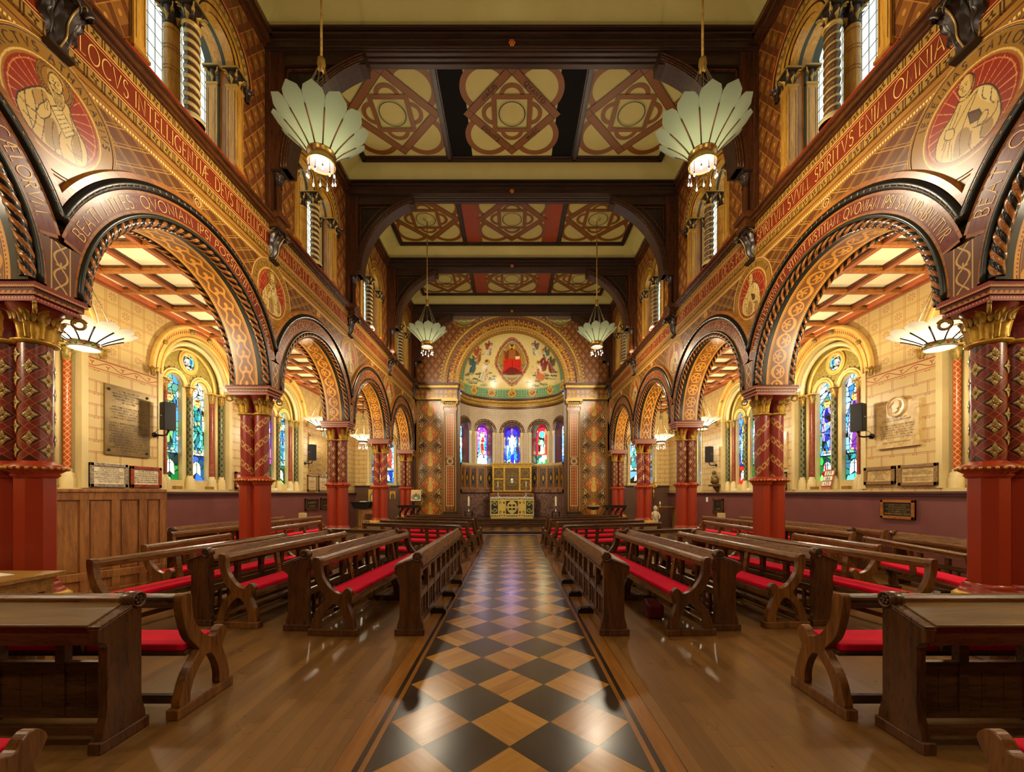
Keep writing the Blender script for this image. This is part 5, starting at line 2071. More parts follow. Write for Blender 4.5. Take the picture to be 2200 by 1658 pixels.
def aisle_window(s, k):
    side = 'left' if s < 0 else 'right'
    cy = BAY[k] + WOFF
    root = empty(window_name(), (0, cy, 0), 0, '%s two-light stained glass window with a round eye, in the %s aisle wall' % (ORD[k - 1], side), 'window', 'stained glass windows of the aisles', 'structure')
    near = k == 2
    XG, XP = XA + 0.37, XA + 0.27
    # plate tracery
    b = MB()
    R, zc = 1.06, 4.2
    lr, ls = 0.235, 4.14
    def top(y):
        return zc + math.sqrt(max(0.0, R * R - y * y))
    for o in (-0.4, 0.4):
        yy = o - lr * np.cos(np.linspace(0, PI, 25))
        strip(b, s, XP, yy, ls + lr * np.sin(np.linspace(0, PI, 25)), [top(v) for v in yy], M_olivetr)
        P = np.zeros((27, 2, 3))
        tt = np.r_[0, np.linspace(0, PI, 25), PI]
        for j, xx in enumerate((XP, XG)):
            P[:, j] = np.c_[np.full(27, s * xx), o - lr * np.cos(tt), ls + lr * np.sin(tt)]
            P[0, j, 2] = P[-1, j, 2] = 1.8
        b.grid(P, M_hoodl)
        strip(b, s, XP, [o - lr, o + lr], [1.7] * 2, [1.92] * 2, M_stone)
    for y0, y1 in ((-1.06, -0.635), (-0.165, 0.165), (0.635, 1.06)):
        q = np.linspace(y0, y1, 9)
        strip(b, s, XP, q, np.full(9, ls - 0.02), [max(ls, top(v)) for v in q], M_olivetr)
        strip(b, s, XP, [y0, y1], [1.7] * 2, [ls - 0.02] * 2, M_hoodl)
    b.build('tracery', root)
    b = MB()
    for o in (-0.4, 0.4):
        for r_, w, m in ((0.285, 0.035, M_hood), (0.345, 0.022, M_hoodl)):
            b.tube([(s * (XP - 0.02), o - r_ * math.cos(t), ls + r_ * math.sin(t)) for t in np.linspace(0, PI, 25)], w, m, 8)
        for i in range(9):
            t = PI * (i + 0.5) / 9
            b.box(s * (XP - 0.012), s * XP, o - 0.39 * math.cos(t) - 0.012, o - 0.39 * math.cos(t) + 0.012, ls + 0.39 * math.sin(t) - 0.012, ls + 0.39 * math.sin(t) + 0.012, M_engrave)
    for r_, w in ((0.215, 0.035), (0.27, 0.02)):
        b.tube([(s * (XP - 0.02), r_ * math.cos(t), 4.76 + r_ * math.sin(t)) for t in np.linspace(0, 2 * PI, 28, endpoint=False)], w, M_hood, 8, True)
    b.build('tracery_rolls', root)
    # hood of several rolls
    b = MB()
    for r_, w, x, m in ((0.84, 0.035, XP - 0.03, M_hood), (0.95, 0.055, XA + 0.13, M_hoodl), (1.07, 0.04, XA - 0.01, M_hood), (1.32, 0.05, XA - 0.04, M_hood)):
        b.tube([(s * x, -r_ * math.cos(t), zc + r_ * math.sin(t)) for t in np.linspace(-0.03, PI + 0.03, 41)], w, m, 8)
    P = np.zeros((41, 2, 3))
    for j, r_ in enumerate((1.05, 1.32)):
        t = np.linspace(0, PI, 41)
        P[:, j] = np.c_[np.full(41, s * (XA - 0.025)), -r_ * np.cos(t), zc + r_ * np.sin(t)]
    b.grid(P, M_hood)
    for i in range(60):
        t = PI * (i + 0.5) / 60
        b.box(s * (XA - 0.03), s * XA, -1.2 * math.cos(t) - 0.006, -1.2 * math.cos(t) + 0.006, zc + 1.2 * math.sin(t) - 0.03, zc + 1.2 * math.sin(t) + 0.03, M_redroll)
    for t in (0.6, 1.35, 1.8, 2.55):
        b.sphere(s * (XA - 0.05), -1.2 * math.cos(t), zc + 1.2 * math.sin(t), 0.05, M_olivetr, 8)
    b.build('hood_moulding', root)
    b = MB()
    for sg in (-1, 1):
        for i in range(6):
            leaf(b, s * (XA - 0.08), sg * 1.33, i * PI / 3, 4.06, 0.2, 0.1, 0.03, 0.09, M_goldd, 0.03, 5, 3)
    b.build('label_stops', root)
    # colonnettes
    for y, x, r_, m in ((0.0, XP - 0.05, 0.055, M_greencol), (-0.72, XP - 0.05, 0.055, M_redmarble), (0.72, XP - 0.05, 0.055, M_redmarble), (-0.93, XA + 0.13, 0.055, M_coldia if k == 1 else M_greencol), (0.93, XA + 0.13, 0.055, M_coldia if k == 1 else M_greencol)):
        cb = MB()
        cb.lathe([(r_, z) for z in np.linspace(2.02, 3.92, 5)], m, s * x, y, 14)
        cb.lathe([(r_ * 2.0, 1.70), (r_ * 2.0, 1.86), (r_ * 1.7, 1.9), (r_ * 1.75, 1.95), (r_ * 1.15, 1.98), (r_ * 1.25, 2.01), (r_, 2.03)], M_hoodl, s * x, y, 10)
        small_capital(cb, s * x, y, 3.92, 4.16, r_, 0.10, M_goldd if near else M_olivetr, M_hood, 6)
        cb.build('colonnette', root)
    # plain jamb mouldings beside the colonnettes
    b = MB()
    for sg in (-1, 1):
        b.box(s * (XA - 0.02), s * (XA + 0.1), sg * 1.03, sg * 1.14, 1.7, 4.2, M_hoodl)
        b.tube([(s * (XA + 0.2), sg * 0.83, 1.75), (s * (XA + 0.2), sg * 0.83, 4.15)], 0.045, M_hoodl, 8)
    b.build('jamb_mouldings', root)
    # glass
    w, h = 0.50, 2.48
    for i, o in enumerate((-0.4, 0.4)):
        cv = glaze(w, h, 40 if near else (30 if k == 3 else 16), SCH[(s, k)][i], 100 * k + 10 * i + (5 if s > 0 else 0))
        gb = MB()
        cv.sheet(gb, M_stain, lambda x, y: np.stack([np.full(x.shape, s * XG), o - s * (w / 2 - x) * 1.0, 1.90 + y], -1))
        gb.build('stained_light', root)
    cv = glaze(0.4, 0.4, 24, ('sky', 'blue', 'pale', 'blue'), 7 + k)
    gb = MB()
    A = np.linspace(0, 2 * PI, 25)
    rr = np.linspace(0, 0.19, 9)
    P = np.zeros((25, 9, 3))
    P[:, :, 0] = s * (XP - 0.006)
    P[:, :, 1] = np.cos(A)[:, None] * rr
    P[:, :, 2] = 4.76 + np.sin(A)[:, None] * rr
    ix = np.clip(((P[:, :, 1] + 0.2) / 0.4 * (cv.nx - 1)).astype(int), 0, cv.nx - 1)
    iy = np.clip(((P[:, :, 2] - 4.56) / 0.4 * (cv.ny - 1)).astype(int), 0, cv.ny - 1)
    gb.grid(P, M_stain, True, None, None, cv.a[ix, iy])
    gb.build('round_eye_glass', root)


def _greencol(g):
    u, v, _ = g.uv()
    f = (u * 3.0 + v / 0.16).fract()
    f2 = (u * 3.0 - v / 0.16).fract()
    k = f.lt(0.3).max(f2.lt(0.3))
    return dict(color=g.mix(k, c(40, 52, 38), c(120, 116, 66)), rough=0.3, bump=k, bs=0.4)


def _coldia(g):
    u, v, _ = g.uv()
    f = (u * 4.0 + v / 0.1).fract()
    f2 = (u * 4.0 - v / 0.1).fract()
    k = f.lt(0.16).max(f2.lt(0.16))
    return dict(color=g.mix(k, c(168, 66, 24), c(206, 160, 78)), rough=0.3)


M_greencol = mat('dark_green_patterned_shaft', c(50, 60, 44), 0.3, fn=_greencol)
M_coldia = mat('red_diaper_shaft', c(168, 66, 24), 0.3, fn=_coldia)
for _s in (-1, 1):
    for _k in range(1, 5):
        aisle_window(_s, _k)
for _s in (-1, 1):
    side = 'left' if _s < 0 else 'right'
    root = empty(window_name(), (0, YA, 0), 0, 'single stained glass window in the end wall of the %s aisle' % side, 'window', None, 'structure')
    cv = glaze(1.1, 2.4, 44, ('sky', 'red', 'green', 'blue') if _s < 0 else ('sky', 'teal', 'blue', 'blue'), 55 + _s)
    gb = MB()
    cv.sheet(gb, M_stain, lambda x, y, s=_s: np.stack([s * 6.25 - 0.55 + x, np.full(x.shape, 0.24), 2.08 + y], -1))
    gb.build('stained_light', root)
    gb = MB()
    for sx in (-1, 1):
        gb.lathe([(0.11, 1.98), (0.11, 2.08), (0.06, 2.14), (0.055, 3.7), (0.09, 3.9), (0.1, 3.95)], M_hoodl, _s * 6.25 + sx * 0.66, -0.05, 10)
    gb.build('colonnettes', root)
# ------------------------------------------------------------------ chancel wall
AX, AD = 2.57, 2.0              # apse half width and depth
ZD = 6.9                        # springing of the half dome
ZFL = 0.456


def apse_pt(phi, z, off=0.0):
    """point on the apse wall; off > 0 is into the room"""
    x, y = AX * math.sin(phi), AD * math.cos(phi)
    nx, ny = -math.sin(phi) / AX, -math.cos(phi) / AD
    L = math.hypot(nx, ny)
    return (x + nx / L * off, YW + y + ny / L * off, z)


def build_chancel():
    b = MB()
    def stripx(xs, lo, hi, m, y=YW):
        xs = np.asarray(xs, float)
        P = np.zeros((len(xs), 2, 3))
        P[:, 0] = np.c_[xs, np.full(len(xs), y), lo]
        P[:, 1] = np.c_[xs, np.full(len(xs), y), hi]
        b.grid(P, m, False)
    for s in (-1, 1):
        stripx([s * 2.5, s * 4.75], [0] * 2, [6.9] * 2, M_dado2)
    xx = -2.6 * np.cos(TH)
    stripx(xx, ZD + 2.6 * np.sin(TH), np.full(len(xx), 10.6), M_clerex)
    for s in (-1, 1):
        stripx([s * 2.6, s * 4.75], [ZD] * 2, [10.6] * 2, M_clerex)
    struct(b.build('wall_chancel'))
    # entablature over the side panels
    for s in (-1, 1):
        b = MB()
        b.box(s * 2.62, s * 4.72, YW - 0.16, YW, 6.12, 6.2, M_goldd)
        b.box(s * 2.62, s * 4.72, YW - 0.13, YW, 6.2, 6.62, M_entab)
        b.box(s * 2.58, s * 4.72, YW - 0.2, YW, 6.62, 6.68, M_cornice)
        b.box(s * 2.58, s * 4.72, YW - 0.16, YW, 6.68, 6.8, M_goldd)
        b.box(s * 2.54, s * 4.72, YW - 0.26, YW, 6.8, 6.9, M_cornice)
        for x in (2.95, 3.9):
            for r_ in (0.15, 0.11):
                b.tube([(s * x + r_ * math.cos(a), YW - 0.135, 6.41 + r_ * math.sin(a)) for a in np.linspace(0, 2 * PI, 24, endpoint=False)], 0.014, M_gold, 5, True)
        nd = 34
        for i in range(nd):
            x = 2.64 + (2.06) * (i + 0.5) / nd
            b.box(s * x - 0.018, s * x + 0.018, YW - 0.19, YW - 0.16, 6.70, 6.78, M_gold)
        struct(b.build('trim_%d' % (7 if s < 0 else 8)))
        # pilaster
        side = 'left' if s < 0 else 'right'
        root = empty('pilaster', (s * 2.98, YW, 0), 0, 'gilt-capped painted pilaster on the %s of the chancel arch' % side, 'pilaster', 'pilasters of the chancel arch')
        b = MB()
        b.box(-0.30, 0.30, -0.13, 0, 0.7, 5.6, M_pil)
        for x in (-0.27, 0.27):
            b.rope(lambda u, x=x: ((x, -0.14, 0.75 + u), (1, 0, 0), (0, 1, 0)), 4.8, 0.026, M_gold, M_capgold, 2, 0.12, 8, 0.03)
        b.build('shaft', root)
        b = MB()
        for x0, x1, z0, z1 in ((-0.17, 0.17, 1.0, 2.95), (-0.17, 0.17, 3.35, 5.4)):
            b.box(x0, x1, -0.138, -0.13, z0, z1, M_pilin)
            for xx_ in (x0, x1):
                b.box(xx_ - 0.012, xx_ + 0.012, -0.148, -0.13, z0, z1, M_creamline)
            for zz in (z0, z1):
                b.box(x0, x1, -0.148, -0.13, zz - 0.012, zz + 0.012, M_creamline)
        for r_ in (0.15, 0.11):
            b.tube([(r_ * math.cos(a), -0.135, 3.15 + r_ * math.sin(a)) for a in np.linspace(0, 2 * PI, 20, endpoint=False)], 0.014, M_creamline, 5, True)
        b.build('inset_panel', root)
        b = MB()
        for w, d, z0, z1 in ((0.44, 0.3, ZFL, 0.52), (0.40, 0.26, 0.52, 0.58), (0.36, 0.22, 0.58, 0.64), (0.33, 0.17, 0.64, 0.72)):
            b.box(-w, w, -d, 0, z0, z1, M_darkwood)
        b.build('base', root)
        b = MB()
        b.box(-0.3, 0.3, -0.13, 0, 5.6, 6.0, M_redd)
        for i in range(7):
            x = -0.28 + i * 0.0933
            leaf(b, x, -0.09, -PI / 2, 5.58, 0.24, 0.1, 0.03, 0.08, M_gold, 0.05, 7, 5)
        for i in range(6):
            x = -0.235 + i * 0.0933
            leaf(b, x, -0.09, -PI / 2, 5.7, 0.32, 0.1, 0.03, 0.14, M_gold, 0.05, 7, 5)
        for sx in (-1, 1):
            b.tube([(sx * (0.32 + 0.06 * (1 - t / 12) * math.cos(t)), -0.16, 5.96 + 0.06 * (1 - t / 12) * math.sin(t)) for t in np.linspace(0, 8, 18)], 0.022, M_gold, 6)
        b.box(-0.4, 0.4, -0.22, 0, 6.03, 6.12, M_goldd)
        b.build('capital', root)
    # archivolt of the chancel arch
    root = empty('arch', (0, YW, ZD), 0, 'great gilt chancel arch framing the painted half dome', 'arch')
    def band(b, R0, R1, y0, y1, m, n=80):
        t = np.linspace(0, PI, n + 1)
        P, U = np.zeros((n + 1, 2, 3)), np.zeros((n + 1, 2, 2))
        for j, (R, y) in enumerate(((R0, y0), (R1, y1))):
            P[:, j] = np.c_[-R * np.cos(t), np.full(n + 1, y), R * np.sin(t)]
            U[:, j] = np.c_[t * 3.0, np.full(n + 1, j * (R1 - R0))]
        b.grid(P, m, True, U)
    b = MB()
    band(b, 2.55, 2.55, -0.1, 0.25, M_goldd)
    band(b, 2.55, 2.68, -0.10, -0.10, M_archin)
    band(b, 2.68, 2.74, -0.10, -0.14, M_goldd)
    band(b, 2.74, 3.06, -0.14, -0.14, M_archband)
    band(b, 3.06, 3.12, -0.14, -0.17, M_cornice)
    band(b, 3.12, 3.24, -0.17, -0.17, M_archout)
    band(b, 3.24, 3.30, -0.17, -0.2, M_goldd)
    band(b, 3.30, 3.30, -0.2, 0, M_goldd)
    band(b, 3.30, 3.52, -0.006, -0.006, M_archin)
    b.build('archivolt', root)
    b = MB()
    for R in (2.60, 2.74, 3.27):
        b.rope(lambda u, R=R: ((-R * math.cos(u / R), -0.15 if R > 2.65 else -0.1, R * math.sin(u / R)), (-math.cos(u / R), 0, math.sin(u / R)), (0, 1, 0)), PI * R, 0.028, M_gold, M_capgold, 2, 0.14, 8, 0.05)
    b.build('cable_moulding', root)
    b = MB()
    for i in range(7):
        a = PI * (0.045 + 0.91 * i / 6)
        for r_ in (0.12, 0.085):
            b.tube([(-2.9 * math.cos(a) + r_ * math.cos(q), -0.145, 2.9 * math.sin(a) + r_ * math.sin(q)) for q in np.linspace(0, 2 * PI, 20, endpoint=False)], 0.014, M_gold, 5, True)
        b.sphere(-2.9 * math.cos(a), -0.14, 2.9 * math.sin(a), 0.04, M_gold, 8)
    b.build('roundel_rings', root)
    # painted diaper panels with angels
    for s in (-1, 1):
        w, h = 1.22, 5.45
        cv = Canvas(w, h, 84, c(104, 66, 20))
        rr = np.random.default_rng(3)
        cv.a[:, :, :3] *= (0.85 + 0.3 * rr.random(cv.x.shape))[:, :, None]
        p = 1.22
        cxm = w / 2
        zz0 = 0.25
        for i in range(-1, 5):
            zc = zz0 + i * p
            for sg in (-1, 1):            # side half-lozenges of vine scrolls
                ex = cxm + sg * 0.42
                ez = zc + p / 2
                cv.poly([(ex + sg * 0.17, ez + 0.42), (ex - sg * 0.16, ez), (ex + sg * 0.17, ez - 0.42)], c(64, 38, 14))
                for dz in (-0.2, 0.2):
                    cv.ring(ex + sg * 0.04, ez + dz, 0.085, 0.102, c(222, 190, 112))
                    cv.disc(ex + sg * 0.04, ez + dz - 0.01, 0.035, c(222, 190, 112))
                    cv.line([(ex + sg * 0.04, ez + dz - 0.08), (ex + sg * 0.04, ez + dz + 0.05)], 0.012, c(222, 190, 112))
                cv.line([(ex + sg * 0.02, ez - 0.36), (ex - sg * 0.08, ez - 0.1), (ex + sg * 0.1, ez + 0.05), (ex - sg * 0.06, ez + 0.2), (ex + sg * 0.06, ez + 0.4)], 0.014, c(214, 178, 100), True)
            dk = [(cxm, zc + 0.46), (cxm + 0.42, zc), (cxm, zc - 0.46), (cxm - 0.42, zc)]
            cv.poly(dk, c(196, 78, 24))
            cv.line(dk + dk[:1], 0.014, c(206, 158, 70))
            for sg in (-1, 1):
                cv.line([(cxm + sg * 0.20, zc - 0.24), (cxm + sg * 0.20, zc + 0.24)], 0.012, c(214, 164, 84))
                for q in (-0.06, 0.02, 0.1):
                    cv.line([(cxm + sg * 0.22, zc + q), (cxm + sg * 0.34, zc + q * 0.4)], 0.012, c(206, 150, 70))
            g1, g2 = c(220, 178, 82), c(176, 134, 54)
            cv.poly([(cxm - 0.1, zc - 0.34), (cxm - 0.12, zc), (cxm - 0.07, zc + 0.16), (cxm + 0.07, zc + 0.16), (cxm + 0.12, zc), (cxm + 0.1, zc - 0.34)], g1, True)
            for sg in (-1, 1):
                cv.poly([(cxm + sg * 0.06, zc + 0.14), (cxm + sg * 0.2, zc + 0.26), (cxm + sg * 0.22, zc + 0.1), (cxm + sg * 0.1, zc - 0.06)], g2, True)
                cv.line([(cxm + sg * 0.05, zc + 0.1), (cxm + sg * 0.2, zc + 0.05)], 0.03, g1)
                cv.line([(cxm + sg * 0.04, zc + 0.08), (cxm + sg * 0.06, zc - 0.3)], 0.01, c(110, 74, 26))
            cv.disc(cxm, zc + 0.245, 0.085, c(214, 168, 74))
            cv.disc(cxm, zc + 0.235, 0.045, c(206, 170, 110), 0.06)
            for sg in (-1, 1):            # crossing bands
                for d in (-0.06, 0.06, 0.0):
                    col = c(150, 112, 40) if d == 0 else c(206, 164, 84)
                    cv.line([(cxm + sg * (-0.61), zc + p / 2 + d - 0.62 * 1.0), (cxm + sg * 0.61, zc + p / 2 + d + 0.62 * 1.0)], 0.07 if d == 0 else 0.014, col) if False else None
        for i in range(-2, 6):
            for sg in (-1, 1):
                x0, x1 = (0, w) if sg > 0 else (w, 0)
                z0 = zz0 + (i) * p + 0.0 + p / 2 - p / 2
                ln = [(x0, z0 + 0.0), (x1, z0 + p * 1.0)]
                d = cv.dist(ln)
                cv.put(d < 0.055, c(136, 100, 36))
                cv.put((d > 0.048) & (d < 0.060), c(206, 166, 92))
                cv.put((d < 0.02) & ((cv.y * 16).astype(int) % 2 == 0), c(96, 56, 20))
        for i in range(-1, 5):            # angels again over the bands
            zc = zz0 + i * p
        cv.rect(0, 0.06, 0, h, c(150, 104, 30)); cv.rect(w - 0.06, w, 0, h, c(150, 104, 30))
        side = 'left' if s < 0 else 'right'
        root = empty('wall_painting', (s * 3.96, YW, 0.6), 0, 'tall gold painted panel of angels in red lozenges, %s of the altar' % side, 'wall painting', 'painted angel panels')
        b = MB()
        cv.sheet(b, M_paint, lambda x, y: np.stack([x - w / 2, np.full(x.shape, -0.012), y], -1))
        b.build('picture', root)
        b = MB()
        for x in (-w / 2 - 0.04, w / 2 + 0.04):
            b.box(x - 0.04, x + 0.04, -0.06, 0, -0.14, h, M_cwoodd)
        b.box(-w / 2 - 0.08, w / 2 + 0.08, -0.05, 0, -0.14, 0.0, M_cwoodd)
        b.build('frame', root)
    # roundels with ships in the spandrels
    for s in (-1, 1):
        cv = Canvas(1.5, 1.5, 60, c(150, 108, 34))
        cv.disc(0.75, 0.75, 0.74, c(118, 74, 24)); cv.disc(0.75, 0.75, 0.68, c(206, 160, 80)); cv.disc(0.75, 0.75, 0.66, c(124, 82, 28)); cv.disc(0.75, 0.75, 0.56, c(140, 128, 62))
        for i in range(9):
            cv.line([(0.22 + 0.0 * i, 0.34 + 0.03 * i), (0.5, 0.36 + 0.035 * i), (0.75, 0.33 + 0.03 * i), (1.0, 0.36 + 0.03 * i), (1.28, 0.34 + 0.03 * i)], 0.014, c(200, 182, 112), True)
        for x0 in (0.42, 0.75, 1.05):
            cv.poly([(x0 - 0.12, 0.7), (x0 + 0.12, 0.7), (x0 + 0.1, 1.05), (x0 - 0.08, 1.02)], c(206, 190, 120), True)
            cv.line([(x0, 0.55), (x0, 1.15)], 0.02, c(70, 50, 20))
        cv.poly([(0.25, 0.62), (1.25, 0.62), (1.12, 0.44), (0.36, 0.44)], c(120, 84, 34), True)
        b = MB()
        A = np.linspace(0, 2 * PI, 65); rr = np.linspace(0, 0.74, 26)
        P = np.zeros((65, 26, 3))
        P[:, :, 0] = np.cos(A)[:, None] * rr; P[:, :, 2] = np.sin(A)[:, None] * rr
        ix = np.clip(((P[:, :, 0] + 0.75) / 1.5 * (cv.nx - 1)).astype(int), 0, cv.nx - 1)
        iy = np.clip(((P[:, :, 2] + 0.75) / 1.5 * (cv.ny - 1)).astype(int), 0, cv.ny - 1)
        b.grid(P, M_paint, True, None, None, cv.a[ix, iy])
        o = b.build('roundel', None, (s * 2.32, YW - 0.01, 10.32))
        tag(o, 'painted roundel of a sailing ship above the chancel arch, towards the %s wall' % ('left' if s < 0 else 'right'), 'roundel', 'painted ship roundels')


def _pat(name, base, fig, per, kind):
    def fn(g):
        u, v, _ = g.uv()
        fu = ((u / per).fract() - 0.5) * per
        n = g.noise(g.vec(u * 8.0, v * 8.0, 0.0), 1.0, 3.0)
        m = (fu.abs() - v * 0.35).abs().lt(0.012) if kind == 0 else g.flower(fu, v - 0.16, 0.075, 4, 0.35).max((fu.abs() - per * 0.42).abs().lt(0.01))
        return dict(color=g.mix(m, g.mix(n, tuple(q * 0.75 for q in base[:3]) + (1,), base), fig), rough=0.35)
    return mat(name, base, 0.35, fn=fn)


def _objpat(name, base, fig, per):
    def fn(g):
        x, y, z = g.obj()
        fu = ((x / per).fract() - 0.5) * per
        fz = ((z / per).fract() - 0.5) * per
        n = g.noise(g.vec(x * 8.0, z * 8.0, 0.0), 1.0, 3.0)
        m = (fu.abs() + fz.abs() - per * 0.33).abs().lt(per * 0.07).max((fu * fu + fz * fz).sqrt().lt(per * 0.12))
        return dict(color=g.mix(m, g.mix(n, tuple(q * 0.7 for q in base[:3]) + (1,), base), fig), rough=0.35)
    return mat(name, base, 0.35, fn=fn)


M_archin = _pat('arch_inner_band', c(132, 86, 30), c(206, 160, 80), 0.16, 0)
M_archband = _pat('arch_middle_band', c(122, 66, 22), c(196, 142, 58), 0.24, 1)
M_archout = _pat('arch_outer_band', c(150, 100, 32), c(96, 56, 18), 0.14, 0)
M_entab = _objpat('entablature_paint', c(126, 78, 24), c(180, 130, 52), 0.22)
M_pil = _objpat('pilaster_paint', c(112, 64, 24), c(150, 96, 36), 0.2)
M_pilin = _objpat('pilaster_inset_paint', c(152, 78, 28), c(196, 130, 48), 0.14)
build_chancel()


# ------------------------------------------------------------------ apse
WPHI = [math.radians(a) for a in (-69, -34, 0, 34, 69)]


def build_apse():
    ro, zs, z0 = 0.44, 4.82, 3.14
    b = MB()
    def col(phis, lo, hi, m, off=0.0):
        P = np.zeros((len(phis), 2, 3))
        for i, ph in enumerate(phis):
            P[i, 0] = apse_pt(ph, lo[i], off)
            P[i, 1] = apse_pt(ph, hi[i], off)
        b.grid(P, m)
    edge = [-PI / 2]
    for ph in WPHI:
        dsd = math.hypot(AX * math.cos(ph), AD * math.sin(ph))
        hw = ro / dsd
        q = ph - hw * np.cos(TH[::2])
        top = zs + ro * np.sin(TH[::2])
        col(q, top, [6.12] * len(q), M_apsewall)
        col([ph - hw, ph, ph + hw], [ZFL] * 3, [z0] * 3, M_pinkmarble)
        edge += [ph - hw, ph + hw]
    edge.append(PI / 2)
    for i in range(0, len(edge), 2):
        q = np.linspace(edge[i], edge[i + 1], 5)
        col(q, [z0] * 5, [6.12] * 5, M_apsewall)
        col(q, [ZFL] * 5, [z0] * 5, M_pinkmarble)
    o = struct(b.build('wall_apse'))
    # curved cornice below the half dome
    b = MB()
    prof = [(0.0, 6.08), (0.03, 6.10), (0.03, 6.16), (0.06, 6.18), (0.06, 6.36), (0.10, 6.38), (0.13, 6.46), (0.13, 6.5), (0.17, 6.54), (0.17, 6.6), (0.08, 6.63), (0.0, 6.64)]
    A = np.linspace(-PI / 2, PI / 2, 61)
    for (i0, i1, m) in ((0, 3, M_cornice), (3, 5, M_goldtooth), (5, 7, M_goldd), (7, 11, M_cornice)):
        P, U = np.zeros((61, i1 - i0 + 1, 3)), np.zeros((61, i1 - i0 + 1, 2))
        for i, a in enumerate(A):
            for j in range(i0, i1 + 1):
                P[i, j - i0] = apse_pt(a, prof[j][1], prof[j][0])
                U[i, j - i0] = (a * 2.3, (j - i0) * 0.1)
        b.grid(P, m, False, U)
    nb = 80
    for i in range(nb):
        x, y, z = apse_pt(-PI / 2 + PI * (i + 0.5) / nb, 6.28, 0.07)
        b.sphere(x, y, z, 0.036, M_gold, 6)
    struct(b.build('trim_9'))
    # mosaic half dome: colours laid where a spectator in the nave sees them
    cv = Canvas(800, 540, 320, c(214, 192, 124))
    Q = lambda pts: [(x - 410, 750 - y) for x, y in pts]
    rr = np.random.default_rng(5)
    cv.a[:, :, :3] *= (0.92 + 0.16 * rr.random(cv.x.shape))[:, :, None]
    X_, Y_ = cv.x + 410, 750 - cv.y
    def dsc(x, y, r, col, ry=None): cv.disc(x - 410, 750 - y, r, col, ry)
    # clouds
    for _ in range(60):
        sg = rr.choice([-1, 1])
        x = 812 + sg * rr.uniform(120, 340); y = rr.uniform(535, 640)
        wd = rr.uniform(14, 34)
        cv.poly(Q([(x - wd, y), (x - wd * 0.4, y - 7), (x + wd * 0.6, y - 5), (x + wd, y + 3), (x, y + 7)]), [c(108, 118, 88), c(150, 150, 110), c(196, 180, 130), c(84, 92, 76)][rr.integers(0, 4)], True)
    d = np.hypot(X_ - 812, (Y_ - 600))
    teal = c(74, 128, 98)
    cv.put((d > 352) & (Y_ < 640), teal)
    cv.put((d > 346) & (d < 353) & (Y_ < 640), c(196, 170, 90))
    cv.put((d > 366) & (Y_ < 640), c(118, 150, 112))
    ang = np.arctan2(Y_ - 600, X_ - 812)
    cv.put((d > 368) & (d < 380) & ((ang * 60).astype(int) % 2 == 0), c(56, 96, 78))

    def person(x, y, h, robe, robe2, wing=None, flip=1, lean=0.0):
        """small robed winged figure; y is the foot"""
        S_ = lambda pts: Q([(x + flip * (a * h + lean * b * h), y - b * h) for a, b in pts])
        if wing:
            cv.poly(S_([(-0.05, 0.74), (-0.3, 0.98), (-0.52, 1.0), (-0.42, 0.72), (-0.3, 0.5), (-0.1, 0.5)]), wing, True)
            cv.poly(S_([(0.0, 0.74), (-0.12, 1.08), (-0.3, 1.2), (-0.22, 0.9), (-0.12, 0.6)]), tuple(v * 0.7 for v in wing[:3]) + (1,), True)
            cv.line(S_([(-0.1, 0.7), (-0.28, 0.9), (-0.5, 0.98)]), 2.5, c(60, 60, 60))
        cv.poly(S_([(-0.16, 0.0), (-0.22, 0.25), (-0.12, 0.55), (-0.1, 0.78), (0.1, 0.78), (0.14, 0.52), (0.2, 0.22), (0.16, 0.0)]), robe, True)
        cv.poly(S_([(0.02, 0.02), (0.0, 0.5), (0.12, 0.72), (0.14, 0.4), (0.18, 0.1)]), robe2, True)
        cv.line(S_([(0.06, 0.66), (0.24, 0.58), (0.32, 0.7)]), 0.07 * h, robe)
        cv.line(S_([(0.3, 0.66), (0.36, 0.74)]), 0.05 * h, c(206, 160, 116))
        for q in (-0.08, 0.02, 0.1):
            cv.line(S_([(q * 0.4, 0.6), (q * 1.6, 0.05)]), 1.6, c(74, 56, 40))
        hx, hy = S_([(0.02, 0.89)])[0]
        cv.disc(hx, hy, 0.13 * h, c(206, 164, 84))
        cv.ring(hx, hy, 0.115 * h, 0.13 * h, c(120, 84, 30))
        cv.disc(hx, hy, 0.075 * h, c(206, 162, 118), 0.09 * h)
        cv.disc(hx - flip * 0.02 * h, hy + 0.05 * h, 0.07 * h, c(110, 66, 30), 0.06 * h)

    blue, grn, wht, rd, oc = c(58, 92, 118), c(70, 104, 82), c(204, 196, 166), c(170, 60, 40), c(176, 130, 66)
    person(640, 420, 92, wht, oc, c(150, 70, 44), 1, 0.25)
    person(560, 470, 100, oc, c(150, 96, 50), c(176, 74, 46), 1, 0.25)
    person(520, 540, 104, blue, grn, grn, 1, 0.3)
    person(610, 600, 150, wht, c(206, 176, 110), None, 1, 0.12)
    person(985, 420, 92, wht, c(176, 150, 104), c(110, 96, 82), -1, 0.25)
    person(1062, 470, 100, c(196, 186, 160), c(130, 60, 50), c(90, 104, 84), -1, 0.25)
    person(1105, 545, 104, c(150, 96, 84), c(120, 60, 56), c(96, 84, 70), -1, 0.3)
    person(1020, 600, 140, c(206, 184, 140), c(190, 90, 50), c(130, 40, 34), -1, 0.12)
    dsc(1020, 575, 34, c(190, 110, 60), 26)
    # mandorla
    def vesica(k):
        return Q([(812 + k * 0, 462 - 178 * k), (812 + 74 * k, 462 - 120 * k), (812 + 122 * k, 462 - 20 * k), (812 + 108 * k, 462 + 62 * k), (812, 462 + 180 * k), (812 - 108 * k, 462 + 62 * k), (812 - 122 * k, 462 - 20 * k), (812 - 74 * k, 462 - 120 * k)])
